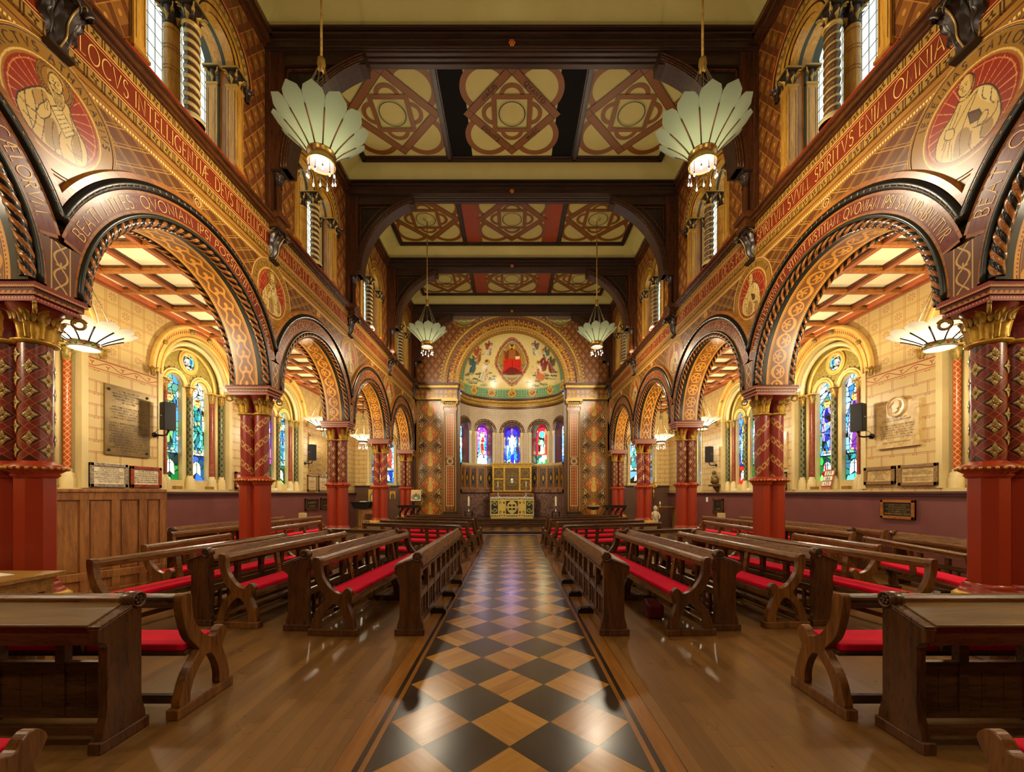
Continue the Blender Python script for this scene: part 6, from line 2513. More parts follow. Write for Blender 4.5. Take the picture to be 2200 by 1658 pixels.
    for k, col in ((1.0, c(112, 44, 26)), (0.965, c(206, 164, 90)), (0.945, c(150, 66, 40)), (0.88, c(176, 120, 66)), (0.86, c(120, 96, 50)), (0.84, c(176, 176, 140)), (0.79, c(84, 110, 92)), (0.76, c(170, 124, 44))):
        cv.poly(vesica(k), col, True)
    for i in range(44):
        a = 2 * PI * i / 44
        x, y = 812 + 116 * math.cos(a) * (0.55 + 0.45 * abs(math.cos(a))) , 462 + 166 * math.sin(a)
        # beads between the two bands
    cv.poly(Q([(730, 480), (900, 480), (905, 497), (725, 497)]), c(104, 120, 96))
    cv.poly(Q([(750, 400), (875, 400), (880, 560), (745, 560)]), c(150, 100, 40))
    cv.poly(Q([(764, 405), (786, 378), (840, 378), (862, 402), (858, 445), (770, 445)]), c(120, 60, 30), True)
    cv.poly(Q([(790, 380), (836, 380), (840, 440), (786, 440)]), c(156, 96, 44))
    cv.poly(Q([(760, 448), (868, 444), (880, 500), (884, 548), (850, 556), (780, 552), (744, 548), (752, 500)]), c(196, 44, 28), True)
    cv.poly(Q([(772, 520), (812, 502), (856, 520), (880, 552), (746, 554)]), c(112, 34, 26), True)
    for x0, x1 in ((775, 765), (795, 790), (815, 812), (838, 845), (855, 868)):
        cv.line(Q([(x0, 452), (x1, 545)]), 2.2, c(120, 26, 20))
    cv.poly(Q([(835, 425), (868, 425), (866, 445), (838, 447)]), c(226, 210, 170))
    cv.line(Q([(772, 410), (758, 396), (760, 380)]), 11, c(130, 66, 34))
    dsc(762, 376, 7, c(216, 170, 126))
    dsc(812, 352, 27, c(212, 168, 70)); cv.ring(812 - 410, 750 - 352, 24, 27, c(120, 60, 26))
    dsc(812, 354, 14, c(206, 158, 112), 18); dsc(812, 342, 15, c(96, 58, 28), 9); dsc(812, 368, 9, c(96, 58, 28), 8)
    for sx in (-5, 5): dsc(812 + sx, 352, 1.8, c(40, 24, 14))
    cv.poly(Q([(780, 575), (845, 575), (880, 562), (745, 562)]), c(176, 168, 124), True)
    for yy in (590, 604, 618):
        cv.line(Q([(790 + (yy - 590) * 0.4, yy - 10), (812, yy), (834 - (yy - 590) * 0.4, yy - 10)]), 4, c(150, 120, 60))
    # teal foot band of the half dome is set by height
    b = MB()
    ne, na = 96, 200
    E_ = np.r_[np.linspace(-1, 0, 14)[:-1], np.linspace(0, PI / 2, ne)]
    A = np.linspace(-PI / 2, PI / 2, na)
    P = np.zeros((na, len(E_), 3))
    for j, e in enumerate(E_):
        if e < 0:
            P[:, j] = np.c_[AX * np.sin(A), YW + AD * np.cos(A), np.full(na, ZD + 0.30 * e)]
        else:
            P[:, j] = np.c_[AX * math.cos(e) * np.sin(A), YW + AD * math.cos(e) * np.cos(A), np.full(na, ZD + AX * math.sin(e))]
    px = 1100 + 870 * P[:, :, 0] / P[:, :, 1]
    py = 1060 - 870 * (P[:, :, 2] - 1.6) / P[:, :, 1]
    cx_, cy_ = (px - 860) * 3.3833, (py - 640) * 3.3833
    ix = np.clip(((cx_ - 410) / 800 * (cv.nx - 1)).round().astype(int), 0, cv.nx - 1)
    iy = np.clip(((750 - cy_) / 540 * (cv.ny - 1)).round().astype(int), 0, cv.ny - 1)
    C = cv.a[ix, iy].copy()
    z = P[:, :, 2]
    arc = (A * 2.35)[:, None] + 0 * z
    foot = z < 7.2
    C[foot] = c(84, 138, 104)
    C[foot & (np.abs(((arc / 0.13) % 1) - 0.5) + np.abs(((z / 0.13) % 1) - 0.5) < 0.34)] = c(132, 162, 112)
    C[foot & (np.abs(((arc / 0.13) % 1) - 0.5) < 0.07)] = c(150, 150, 88)
    C[foot & (np.abs(((z / 0.13) % 1) - 0.5) < 0.07)] = c(150, 150, 88)
    C[(z > 7.13) & (z < 7.2)] = c(196, 180, 110)
    C[(z > 6.6) & (z < 6.68)] = c(60, 100, 80)
    for i in range(-3, 4):
        dd = np.hypot(arc - i * 1.02, z - 6.93)
        C[foot & (dd < 0.23)] = c(70, 60, 26)
        C[foot & (dd < 0.21)] = c(206, 164, 76)
        C[foot & (dd < 0.16)] = c(176, 130, 56)
        C[foot & (dd < 0.13) & (np.abs(z - 6.9 - 0.06 * np.sin(arc * 30)) < 0.03)] = c(96, 60, 26)
    b.grid(P, M_mosaic, True, None, None, C)
    o = b.build('painted_half_dome')
    tag(o, 'painted half dome of a red-robed figure enthroned in an almond frame among angels', 'wall painting')
    # windows of the apse
    SC = [('sky', 'pale', 'teal', 'teal'), ('purple', 'teal', 'red', 'sky'), ('blue', 'pale', 'flesh', 'blue'), ('red', 'green', 'pale', 'green'), ('sky', 'lilac', 'teal', 'blue')]
    NM = ['far left', 'left of the middle', 'middle', 'right of the middle', 'far right']
    WH = ['leftmost', 'purple figured', 'blue crucifixion', 'green and red figured', 'rightmost']
    for i, ph in enumerate(WPHI):
        x, y, _ = apse_pt(ph, 0)
        dxdp, dydp = AX * math.cos(ph), -AD * math.sin(ph)
        yaw = math.atan2(dydp, dxdp)
        root = empty(window_name(), (x, y, 0), yaw, '%s round-headed stained glass window of the apse' % WH[i], 'window', 'apse windows', 'structure')
        b = MB()
        rg = 0.29
        t = np.linspace(0, PI, 25)
        tt = np.r_[0, t, PI]
        P = np.zeros((27, 2, 3))
        for j, (r_, d_) in enumerate(((ro, -0.02), (rg, 0.34))):
            P[:, j] = np.c_[-r_ * np.cos(tt), np.full(27, d_), zs + r_ * np.sin(tt)]
            P[0, j, 2] = P[-1, j, 2] = z0
        b.grid(P, M_plumreveal)
        b.build('splayed_reveal', root)
        cv = Canvas(0.60, 2.0, 30, (0, 0, 0, 1))
        cv = glaze(0.60, 2.0, 34, SC[i], 300 + i)
        ink = (0.003, 0.003, 0.004, 1)
        if i == 2:
            cv.a[cv.y > 1.45] = c(30, 40, 170)
            cv.poly([(0.02, 0.3), (0.2, 1.3), (0.4, 1.3), (0.58, 0.3)], c(40, 90, 190))
            idx, gap, r = cells(cv, 40, 4)
            cv.put((np.abs(cv.x - 0.3) < 0.045) & (cv.y > 0.5), c(120, 70, 30)); cv.rect(0.06, 0.54, 1.40, 1.47, c(120, 70, 30))
            cv.poly([(0.24, 0.75), (0.22, 1.0), (0.25, 1.4), (0.35, 1.4), (0.38, 1.0), (0.34, 0.72), (0.3, 0.62)], c(230, 200, 170), True)
            for sx in (-1, 1):
                cv.line([(0.3 + sx * 0.04, 1.34), (0.3 + sx * 0.2, 1.5)], 0.05, c(230, 200, 170))
            cv.disc(0.3, 1.5, 0.06, c(226, 186, 150), 0.08); cv.ring(0.3, 1.51, 0.09, 0.11, c(220, 160, 60))
            cv.poly([(0.22, 0.2), (0.26, 0.5), (0.36, 0.62), (0.42, 0.4), (0.4, 0.12)], c(20, 40, 140), True)
            cv.put(gap < 0.012, ink)
        if i == 3:
            cv.a[(np.abs(cv.x - 0.3) > 0.2) & (cv.y > 0.5) & (cv.y < 1.6)] = c(200, 16, 40)
            cv.disc(0.3, 1.62, 0.17, c(60, 170, 150))
        cv.a[(np.minimum(cv.x, 0.6 - cv.x) < 0.035)] = (0.02, 0.03, 0.08, 1)
        gb = MB()
        cv.sheet(gb, M_apseglass, lambda x, y: np.stack([x - 0.30, np.full(x.shape, 0.33), z0 - 0.02 + y], -1))
        gb.build('stained_light', root)
        b = MB()
        for R0, R1, yy, m in ((0.44, 0.50, -0.05, M_greencol2), (0.50, 0.58, -0.03, M_greenband), (0.58, 0.66, -0.06, M_archin)):
            P = np.zeros((25, 2, 3))
            for j, r_ in enumerate((R0, R1)):
                P[:, j] = np.c_[-r_ * np.cos(t), np.full(25, yy), zs + r_ * np.sin(t)]
            b.grid(P, m, True, np.stack([np.stack([t, t], 1) * 0.5, np.tile([0, 0.1], (25, 1))], -1))
        for r_ in (0.45, 0.58, 0.66):
            b.tube([(-r_ * math.cos(a), -0.06, zs + r_ * math.sin(a)) for a in t], 0.025, M_cornice, 6)
        b.build('hood_moulding', root)
        b = MB()
        for sx in (-1, 1):
            b.lathe([(0.05, 3.16), (0.075, 3.2), (0.045, 3.26), (0.045, 4.55), (0.055, 4.6), (0.085, 4.75), (0.09, 4.82)], M_hoodl, sx * 0.52, -0.06, 10)
        b.build('colonnettes', root)
    # wainscot below the windows
    root = empty('apse_panelling', (0, YW, ZFL), 0, 'curved oak panelling of dark blue lozenge panels below the apse windows', 'panelling')
    top = MB()
    prof = [(0.0, 3.0), (0.10, 3.0), (0.14, 3.06), (0.16, 3.14), (0.0, 3.16)]
    P = np.zeros((61, 5, 3))
    for i, a in enumerate(np.linspace(-PI / 2, PI / 2, 61)):
        for j, (o_, z_) in enumerate(prof):
            q = apse_pt(a, z_ - ZFL, o_)
            P[i, j] = (q[0], q[1] - YW, q[2])
    top.grid(P, M_stone, False)
    P = np.zeros((61, 4, 3))
    for i, a in enumerate(np.linspace(-PI / 2, PI / 2, 61)):
        for j, (o_, z_) in enumerate([(0.0, 1.62), (0.14, 1.66), (0.14, 1.78), (0.04, 1.86)]):
            q = apse_pt(a, z_ - ZFL, o_)
            P[i, j] = (q[0], q[1] - YW, q[2])
    top.grid(P, M_pinkmarble, False)
    top.build('ledges', root)
    phis = np.radians([28, 40, 52, 64, 76])
    for ph0 in list(-phis[::-1]) + list(phis):
        x, y, _ = apse_pt(ph0, 0, 0.02)
        yaw = math.atan2(-AD * math.sin(ph0), AX * math.cos(ph0))
        pb = MB()
        w = 0.20
        pb.box(-w, w, -0.02, 0.04, 1.9, 2.92, M_panelblue)
        pb.add([(0, -0.024, 2.05), (0.13, -0.024, 2.41), (0, -0.024, 2.77), (-0.13, -0.024, 2.41)], [(0, 1, 2, 3)], M_black)
        pb.add([(0, -0.03, 2.24), (0.075, -0.03, 2.41), (0, -0.03, 2.58), (-0.075, -0.03, 2.41)], [(0, 1, 2, 3)], M_gold)
        for sx in (-1, 1):
            pb.box(sx * w - 0.035, sx * w + 0.035, -0.07, 0.02, 1.84, 3.0, M_cwoodd)
        pb.box(-w, w, -0.05, 0.02, 1.84, 1.92, M_cwoodd)
        pb.box(-w, w, -0.05, 0.02, 2.9, 3.0, M_cwoodd)
        o = pb.build('lozenge_panel', root, (x, y - YW, -ZFL), yaw)


M_plumreveal = plain('plum_reveal_paint', c(92, 46, 44), 0.25)
M_apseglass = stained('apse_stained_glass', ROSE)
M_greencol2 = mat('dark_olive_moulding', c(66, 62, 38), 0.35)
M_greenband = plain('green_stencil_band', c(72, 84, 52), 0.4, var=0.4, sc_=30)
M_panelblue = plain('brown_grey_panel', c(92, 78, 66), 0.4, var=0.2)
M_goldtooth = plain('old_gold_frieze', c(150, 114, 48), 0.4, 0.4, var=0.3, sc_=12)


def _apsewall(g):
    x, y, z = g.obj()
    u = g.m('ARCTAN2', x, (y - YW) * 1.285) * 2.3
    n = g.noise(g.vec(x * 3.0, y * 3.0, z * 3.0), 1.0, 4.0)
    base = g.mix(n, c(160, 140, 112), c(196, 176, 142))
    h, w = 0.125, 0.27
    uu = u + (z / h).floor().odd() * (w / 2)
    ln = g.line(z, h, 0.012).max(g.line(uu, w, 0.012))
    sh = ((uu / w).fract() - 0.5).abs().lt(0.3) * ((z / h).fract() - 0.6).abs().lt(0.22)
    col = g.mix(ln * 0.7, base, c(92, 62, 46))
    col = g.mix(sh * 0.22, col, c(120, 84, 60))
    return dict(color=col, rough=0.45)


M_apsewall = mat('stencilled_apse_wall', c(190, 170, 138), 0.45, fn=_apsewall)
build_apse()


# ------------------------------------------------------------------ altar and its furniture
def altar():
    root = empty('altar', (0, 18.75, ZFL), 0, 'altar with gold and dark green scroll-patterned front on the top step', 'altar')
    w, h, d = 1.96, 0.97, 0.75
    cv = Canvas(w, h, 150, c(206, 182, 96))
    gr, dk = c(34, 54, 30), c(26, 34, 20)
    cx = w / 2
    for sg in (-1, 1):
        x0 = cx + sg * 0.81
        cv.rect(x0 - 0.155, x0 + 0.155, 0.21, 0.81, gr)
        for zc_, fl in ((0.66, 1), (0.38, -1)):
            cv.line([(x0 - sg * 0.12 + sg * 0.13 * (1 - t / 9) * math.cos(t) + sg * 0.11, zc_ + fl * 0.12 * (1 - t / 9) * math.sin(t)) for t in np.linspace(0, 7, 26)], 0.028, c(214, 196, 120))
        x1 = cx + sg * 0.46
        cv.rect(x1 - 0.16, x1 + 0.16, 0.21, 0.81, c(216, 190, 100))
        for zz in (0.28, 0.72):
            cv.line([(x1 + sg * 0.02, zz), (x1 + sg * 0.09, zz + 0.06), (x1 + sg * 0.12, zz - 0.03), (x1 + sg * 0.06, zz - 0.05)], 0.025, gr, True)
            cv.disc(x1 - sg * 0.09, zz, 0.035, gr, 0.06)
        cv.line([(cx + sg * 0.30, 0.2), (cx + sg * 0.30, 0.82)], 0.02, c(190, 150, 66))
        cv.line([(cx + sg * 0.635, 0.2), (cx + sg * 0.635, 0.82)], 0.02, c(190, 150, 66))
    cv.rect(cx - 0.28, cx + 0.28, 0.21, 0.81, c(206, 184, 104))
    for sx in (-1, 1):
        for sz in (-1, 1):
            q = lambda pts: [(cx + sx * a, 0.51 + sz * b_) for a, b_ in pts]
            cv.poly(q([(0.28, 0.3), (0.28, 0.02), (0.16, 0.22), (0.03, 0.3)]), gr)
            cv.poly(q([(0.25, 0.02), (0.2, 0.05), (0.22, 0.13)]), dk)
            cv.rect(*sorted((cx + sx * 0.03, cx + sx * 0.15)), *sorted((0.51 + sz * 0.04, 0.51 + sz * 0.13)), dk)
            cv.line(q([(0.05, 0.16), (0.12, 0.2), (0.18, 0.14)]), 0.02, c(214, 196, 120))
    for z0, z1 in ((0.07, 0.19), (0.84, 0.95)):
        cv.rect(0, w, z0, z1, c(222, 204, 130))
        for i in range(22):
            x = 0.05 + i * (w - 0.1) / 21
            zm = (z0 + z1) / 2
            if 5 <= i <= 7 or 14 <= i <= 16:
                cv.poly([(x - 0.04, zm - 0.04), (x, zm), (x - 0.04, zm + 0.04)], c(110, 50, 30)); cv.poly([(x + 0.04, zm - 0.04), (x, zm), (x + 0.04, zm + 0.04)], c(110, 50, 30))
            else:
                cv.poly([(x - 0.04, z0 + 0.02), (x + 0.04, z0 + 0.02), (x, z1 - 0.02)], dk)
    b = MB()
    cv.sheet(b, M_paint, lambda x, y: np.stack([x - w / 2, np.full(x.shape, 0.0), y], -1))
    b.box(-w / 2, w / 2, 0.001, d, 0, h - 0.05, M_goldd)
    b.build('patterned_front', root)
    b = MB()
    b.box(-w / 2 - 0.02, w / 2 + 0.02, -0.02, d + 0.02, h - 0.045, h, M_whitecloth)
    b.box(-w / 2 - 0.02, -w / 2, 0, d, 0.1, h - 0.045, M_whitecloth)
    b.box(w / 2, w / 2 + 0.02, 0, d, 0.1, h - 0.045, M_whitecloth)
    b.build('altar_cloth', root, bevel=0.006)


M_whitecloth = plain('cream_linen', c(224, 214, 178), 0.8)
altar()


def candlestick(x, where):
    root = empty('candlestick', (x, 19.0, ZFL + 0.97), 0, 'silver candlestick with a white candle on the altar, %s end' % where, 'candlestick', 'candlesticks on the altar')
    b = MB()
    b.lathe([(0.10, 0.0), (0.09, 0.02), (0.05, 0.07), (0.02, 0.12), (0.03, 0.16), (0.018, 0.2), (0.02, 0.3), (0.032, 0.33), (0.016, 0.36), (0.02, 0.46), (0.06, 0.48), (0.05, 0.5), (0.012, 0.5)], M_steel, 0, 0, 14)
    for a in range(3):
        q = a * 2 * PI / 3 + 0.5
        b.tube([(0.05 * math.cos(q), 0.05 * math.sin(q), 0.05), (0.12 * math.cos(q), 0.12 * math.sin(q), 0.04), (0.115 * math.cos(q), 0.115 * math.sin(q), 0.0)], 0.012, M_steel, 6)
    b.build('stick', root)
    b = MB()
    b.lathe([(0.016, 0.5), (0.015, 0.72), (0.006, 0.735), (0.001, 0.736)], M_wax, 0, 0, 10)
    b.build('candle', root)


candlestick(-0.66, 'left')
candlestick(0.66, 'right')


def floor_candle(x, where):
    root = empty('candle_stand', (x, 19.05, ZFL), 0, 'thick white candle on a low black stand, standing %s of the altar' % where, 'candle', 'candles on stands beside the altar')
    b = MB()
    b.box(-0.19, 0.19, -0.15, 0.15, 0.27, 0.30, M_iron)
    for sx in (-1, 1):
        for sy in (-1, 1):
            b.tube([(sx * 0.16, sy * 0.12, 0.27), (sx * 0.17, sy * 0.13, 0.0)], 0.014, M_iron, 6)
    b.build('stand', root)
    b = MB()
    b.lathe([(0.06, 0.30), (0.06, 0.32), (0.022, 0.36), (0.02, 0.5), (0.05, 0.55), (0.055, 0.57), (0.01, 0.57)], M_steel, 0, 0, 14)
    b.build('holder', root)
    b = MB()
    b.lathe([(0.046, 0.57), (0.045, 0.96), (0.03, 0.965), (0.028, 1.0), (0.046, 1.02), (0.04, 1.0), (0.001, 0.98)], M_wax, 0, 0, 14)
    b.tube([(0, 0, 0.97), (0.004, 0, 1.01)], 0.003, M_iron, 4)
    b.build('candle', root)


floor_candle(-2.04, 'left')
floor_candle(2.06, 'right')


def retable():
    root = empty('retable', (0, 21.0, ZFL), 0, 'gilt five-panel retable behind the altar', 'retable')
    b = MB()
    b.box(-1.15, 1.15, -0.25, 0.45, 0.0, 1.08, M_pinkmarble)
    b.box(-1.12, 1.12, -0.30, 0.45, 1.08, 1.16, M_cwoodd)
    b.box(-1.0, 1.0, -0.2, 0.4, 1.16, 1.25, M_desk)
    b.build('shelf', root, bevel=0.008)
    b = MB()
    b.box(-1.0, 1.0, 0.0, 0.2, 1.25, 2.55, M_goldd)
    b.box(-1.06, 1.06, -0.06, 0.24, 2.55, 2.62, M_gold)
    b.box(-1.10, 1.10, -0.1, 0.26, 2.62, 2.70, M_goldd)
    for i in range(30):
        b.sphere(-1.06 + i * 2.12 / 29, -0.06, 2.71, 0.035, M_gold, 6)
    for x in (-0.97, -0.40, 0.40, 0.97):
        b.box(x - 0.045, x + 0.045, -0.05, 0.05, 1.25, 2.55, M_gold)
    for z in (1.28, 2.5):
        b.box(-1.0, 1.0, -0.045, 0.05, z - 0.035, z + 0.035, M_gold)
    for sg in (-1, 1):
        b.box(sg * 0.40, sg * 0.97, -0.045, 0.05, 1.86, 1.93, M_gold)
    b.build('gilt_frame', root, bevel=0.006)
    for x0, x1, z0, z1 in ((-0.36, 0.36, 1.32, 2.46), (-0.92, -0.45, 1.32, 1.85), (-0.92, -0.45, 1.94, 2.46), (0.45, 0.92, 1.32, 1.85), (0.45, 0.92, 1.94, 2.46)):
        b = MB()
        b.box(x0, x1, -0.012, 0.0, z0, z1, M_retp)
        cx, cz = (x0 + x1) / 2, (z0 + z1) / 2
        w = min(x1 - x0, z1 - z0) / 2
        for r_ in (0.9, 0.55):
            b.tube([(cx + w * r_ * math.cos(a), -0.016, cz + w * r_ * math.sin(a)) for a in np.linspace(0, 2 * PI, 24, endpoint=False)], 0.01, M_goldd, 5, True)
        for q in range(8):
            a = q * PI / 4
            b.sphere(cx + w * 0.72 * math.cos(a), -0.014, cz + w * 0.72 * math.sin(a), 0.035, M_goldd, 6)
        if x0 == -0.36:
            b.lathe([(0.09, cz - 0.2), (0.07, cz - 0.05), (0.08, cz + 0.05), (0.001, cz + 0.07)], M_steel, cx, -0.01, 10, sy=0.3)
            b.sphere(cx, -0.02, cz + 0.13, 0.05, M_steel, 8)
        b.build('relief_panel', root)


M_retp = plain('dark_gilt_relief', c(104, 78, 34), 0.45, 0.3, var=0.5, sc_=22, bs=0.5)
retable()
# ------------------------------------------------------------------ pews and desks
# local frame: x along the length, the sitter looks towards +y
END = [(-.23, .87), (-.17, .875), (-.142, .846), (-.136, .762), (-.112, .654), (-.04, .546), (.032, .492), (.098, .474), (.13, .512), (.165, .535), (.2, .52), (.226, .47), (.19, .40), (.178, .354), (.232, .21), (.252, .072),
       (.146, .072), (.14, .15), (.12, .234), (.068, .33), (.02, .36), (-.016, .342), (-.08, .28), (-.124, .21), (-.15, .14), (-.16, .072), (-.252, .072), (-.235, .174), (-.184, .294), (-.085, .40), (-.08, .44), (-.16, .534), (-.208, .654), (-.234, .78)]


def end_outline():
    """smooth outline with square feet"""
    return catmull(END, 4)


ENDP = end_outline()


def make_pew(L, wood_, wend, cushions=1, loc=(0, 0, 0), rz=0.0, label='', group='', name='pew', hidef=True):
    root = empty(name, loc, rz, label, 'pew', group)
    for sx in (-1, 1):
        x0, x1 = sx * (L / 2 - 0.065), sx * L / 2
        b = MB()
        b.prism(ENDP, min(x0, x1), max(x0, x1), 'x', wend)
        e = b.build('bench_end', root, bevel=0.006 if hidef else 0)
        b = MB()
        b.box(min(x0, x1) - 0.012, max(x0, x1) + 0.012, -0.285, 0.285, 0, 0.075, wend)
        b.build('sled_foot', root, bevel=0.008 if hidef else 0)
    nm = max(1, int(round(L / 1.5)) - 0)
    for i in range(1, nm + (0 if L < 2 else 0)):
        x = -L / 2 + L * i / nm
        b = MB()
        b.prism([p for p in ENDP if p[1] < 0.43], x - 0.03, x + 0.03, 'x', wend)
        b.box(x - 0.035, x + 0.035, -0.24, 0.24, 0, 0.075, wend)
        b.build('middle_support', root)
    b = MB()
    b.prism([(-.232, .78), (-.14, .77), (-.136, .83), (-.15, .862), (-.19, .876), (-.225, .862)], -L / 2 + 0.06, L / 2 - 0.06, 'x', wood_)
    b.box(-L / 2 + 0.06, L / 2 - 0.06, -.245, -.225, .835, .862, wood_)
    b.build('top_rail', root, bevel=0.006 if hidef else 0)
    np_ = max(2, int(L / 0.75))
    for i in range(1, np_):
        x = -L / 2 + L * i / np_
        b = MB()
        b.prism([(-.165, .44), (-.12, .44), (-.175, .79), (-.215, .79)], x - 0.035, x + 0.035, 'x', wood_)
        b.build('back_post', root)
    b = MB()
    b.box(-L / 2 + 0.06, L / 2 - 0.06, -.13, .205, .395, .43, wood_)
    b.box(-L / 2 + 0.06, L / 2 - 0.06, .17, .2, .35, .395, wood_)
    b.build('seat', root, bevel=0.006 if hidef else 0)
    b = MB()
    b.box(-L / 2 + 0.06, L / 2 - 0.06, -.2, -.165, .08, .14, wood_)
    b.build('stretcher', root)
    for i in range(cushions):
        b = MB()
        a = L - 0.14
        x0 = -a / 2 + a * i / cushions + 0.005
        x1 = -a / 2 + a * (i + 1) / cushions - 0.005
        b.box(x0, x1, -.135, .2, .43, .485, M_cush)
        o = b.build('seat_cushion', root, bevel=0.016)
    return root


def rosette(b, x, y, z, r, m, sx):
    """carved flower disc on an end, facing +-x"""
    A = np.linspace(0, 2 * PI, 25)
    prof = [(r, 0.0), (r, 0.012), (r * 0.86, 0.016), (r * 0.78, 0.006), (r * 0.72, 0.006)]
    P = np.zeros((25, len(prof), 3))
    for j, (q, h) in enumerate(prof):
        P[:, j] = np.c_[np.full(25, x + sx * h), y + q * np.cos(A), z + q * np.sin(A)]
    b.grid(P, m, True)
    for i in range(6):
        a = i * PI / 3
        yy, zz = y + r * 0.42 * math.cos(a), z + r * 0.42 * math.sin(a)
        b.sphere(x + sx * 0.004, yy, zz, r * 0.24, m, 8)
    b.sphere(x + sx * 0.01, y, z, r * 0.2, m, 8)


DEND = [(-.15, .07), (-.145, .12), (-.122, .2), (-.118, .26), (-.118, .64), (-.13, .665), (-.172, .69), (-.175, .76), (-.16, .785), (.06, .862), (.075, .872),
        (.125, .86), (.118, .80), (.118, .26), (.122, .2), (.145, .12), (.15, .07)]


def make_desk(L, loc=(0, 0, 0), rz=0.0, label='', group='', name='prayer_desk', front='arcade', hidef=True):
    """sloping prayer desk; the kneeler is on the -y side, the open front on +y"""
    root = empty(name, loc, rz, label, 'prayer desk', group)
    for sx in (-1, 1):
        x0, x1 = sorted((sx * (L / 2 - 0.06), sx * L / 2))
        b = MB()
        b.prism(DEND, x0, x1, 'x', M_deskend)
        cp = [(.085 + .056 * math.cos(a), .888 + .056 * math.sin(a)) for a in np.linspace(0, 2 * PI, 22, endpoint=False)]
        b.prism(cp, x0 - 0.004, x1 + 0.004, 'x', M_deskend, True)
        for d in (0.0, 0.018):
            b.prism([(-.178, .775 - d), (-.178, .79 - d), (.05, .872 - d), (.05, .856 - d)], x0 - 0.012 + d * 0.3, x1 + 0.012 - d * 0.3, 'x', M_deskend)
        e = b.build('desk_end', root, bevel=0.006 if hidef else 0)
        b = MB()
        rosette(b, sx * (L / 2 + 0.004), .085, .888, .052, M_deskend, sx)
        rosette(b, sx * (L / 2 - 0.064), .085, .888, .052, M_deskend, -sx)
        b.build('carved_rosette', e)
        b = MB()
        b.box(x0 - 0.012, x1 + 0.012, -.175, .165, 0, .075, M_deskend)
        b.build('sled_foot', root, bevel=0.008)
    b = MB()
    b.prism([(-.178, .785), (-.176, .80), (.05, .878), (.07, .868), (.055, .85)], -L / 2 + .06, L / 2 - .06, 'x', M_desktop)
    b.build('sloping_top', root, bevel=0.004)
    b = MB()
    b.prism([(.05, .84), (.05, .90), (.07, .922), (.095, .918), (.14, .80), (.14, .77), (.11, .74), (.10, .72), (.06, .72)], -L / 2 + .06, L / 2 - .06, 'x', M_pew)
    b.box(-L / 2 + .06, L / 2 - .06, .055, .115, .70, .735, M_desk)
    b.box(-L / 2 + .06, L / 2 - .06, -.14, -.115, .66, .785, M_desk)
    b.build('front_rail', root, bevel=0.006 if hidef else 0)
    b = MB()
    b.box(-L / 2 + .06, L / 2 - .06, .065, .105, .40, .475, M_desk)
    b.box(-L / 2 + .06, L / 2 - .06, .065, .105, .10, .17, M_desk)
    n = max(3, int(L / 0.42))
    for i in range(n + 1):
        x = -L / 2 + .06 + (L - .12) * i / n
        b.box(x - .032, x + .032, .06, .11, .12, .72, M_desk)
        if i < n:                       # pointed braces making an arched opening
            w = (L - .12) / n
            for sg, xc in ((1, x + .032), (-1, x + w - .032)):
                pts = [(xc, .72), (xc, .60)] + [(xc + sg * (.10 - .10 * math.cos(t)), .60 + .12 * math.sin(t)) for t in np.linspace(0.2, PI / 2, 6)]
                b.prism(pts, .07, .10, 'y', M_desk)
            for q in (1, 2):            # lower bars
                xx = x + w * q / 3
                b.box(xx - .016, xx + .016, .068, .10, .17, .40, M_desk)
            b.box(x + .03, x + w - .03, .072, .088, .17, .40, M_desk) if front == 'panel' else None
    b.build('open_front', root, bevel=0.004 if hidef else 0)
    b = MB()
    for i in range(1, 4 if L > 3 else 2):
        x = -L / 2 + L * i / (4 if L > 3 else 2)
        b.prism([(.06, 0), (.27, 0), (.27, .035), (.24, .07), (.06, .075)], x - .05, x + .05, 'x', M_black2)
        if False:
            pass
    if b.f:
        b.build('front_foot', root, bevel=0.004)
    b = MB()
    b.box(-L / 2 + .06, L / 2 - .06, -.13, -.10, .10, .15, M_desk)
    b.build('kneeler_rail', root)
    return root


M_black2 = plain('near_black_oak', c(26, 18, 12), 0.3)
R = math.radians
GP, GD = 'red-cushioned oak pews of the chapel', 'sloping prayer desks of the chapel'
SD = {-1: 'left', 1: 'right'}


def along(s, xn, yn, xf, yf):
    """centre, length, heading of a row from near end (xn, yn) to far end (xf, yf) looking towards the aisle"""
    xn, xf = s * xn, s * xf
    L = math.hypot(xf - xn, yf - yn)
    dx, dy = (xf - xn) / L, (yf - yn) / L
    a = math.atan2(dy, dx)
    rz = a + (PI if s < 0 else 0)
    return ((xn + xf) / 2, (yn + yf) / 2, 0), L, rz


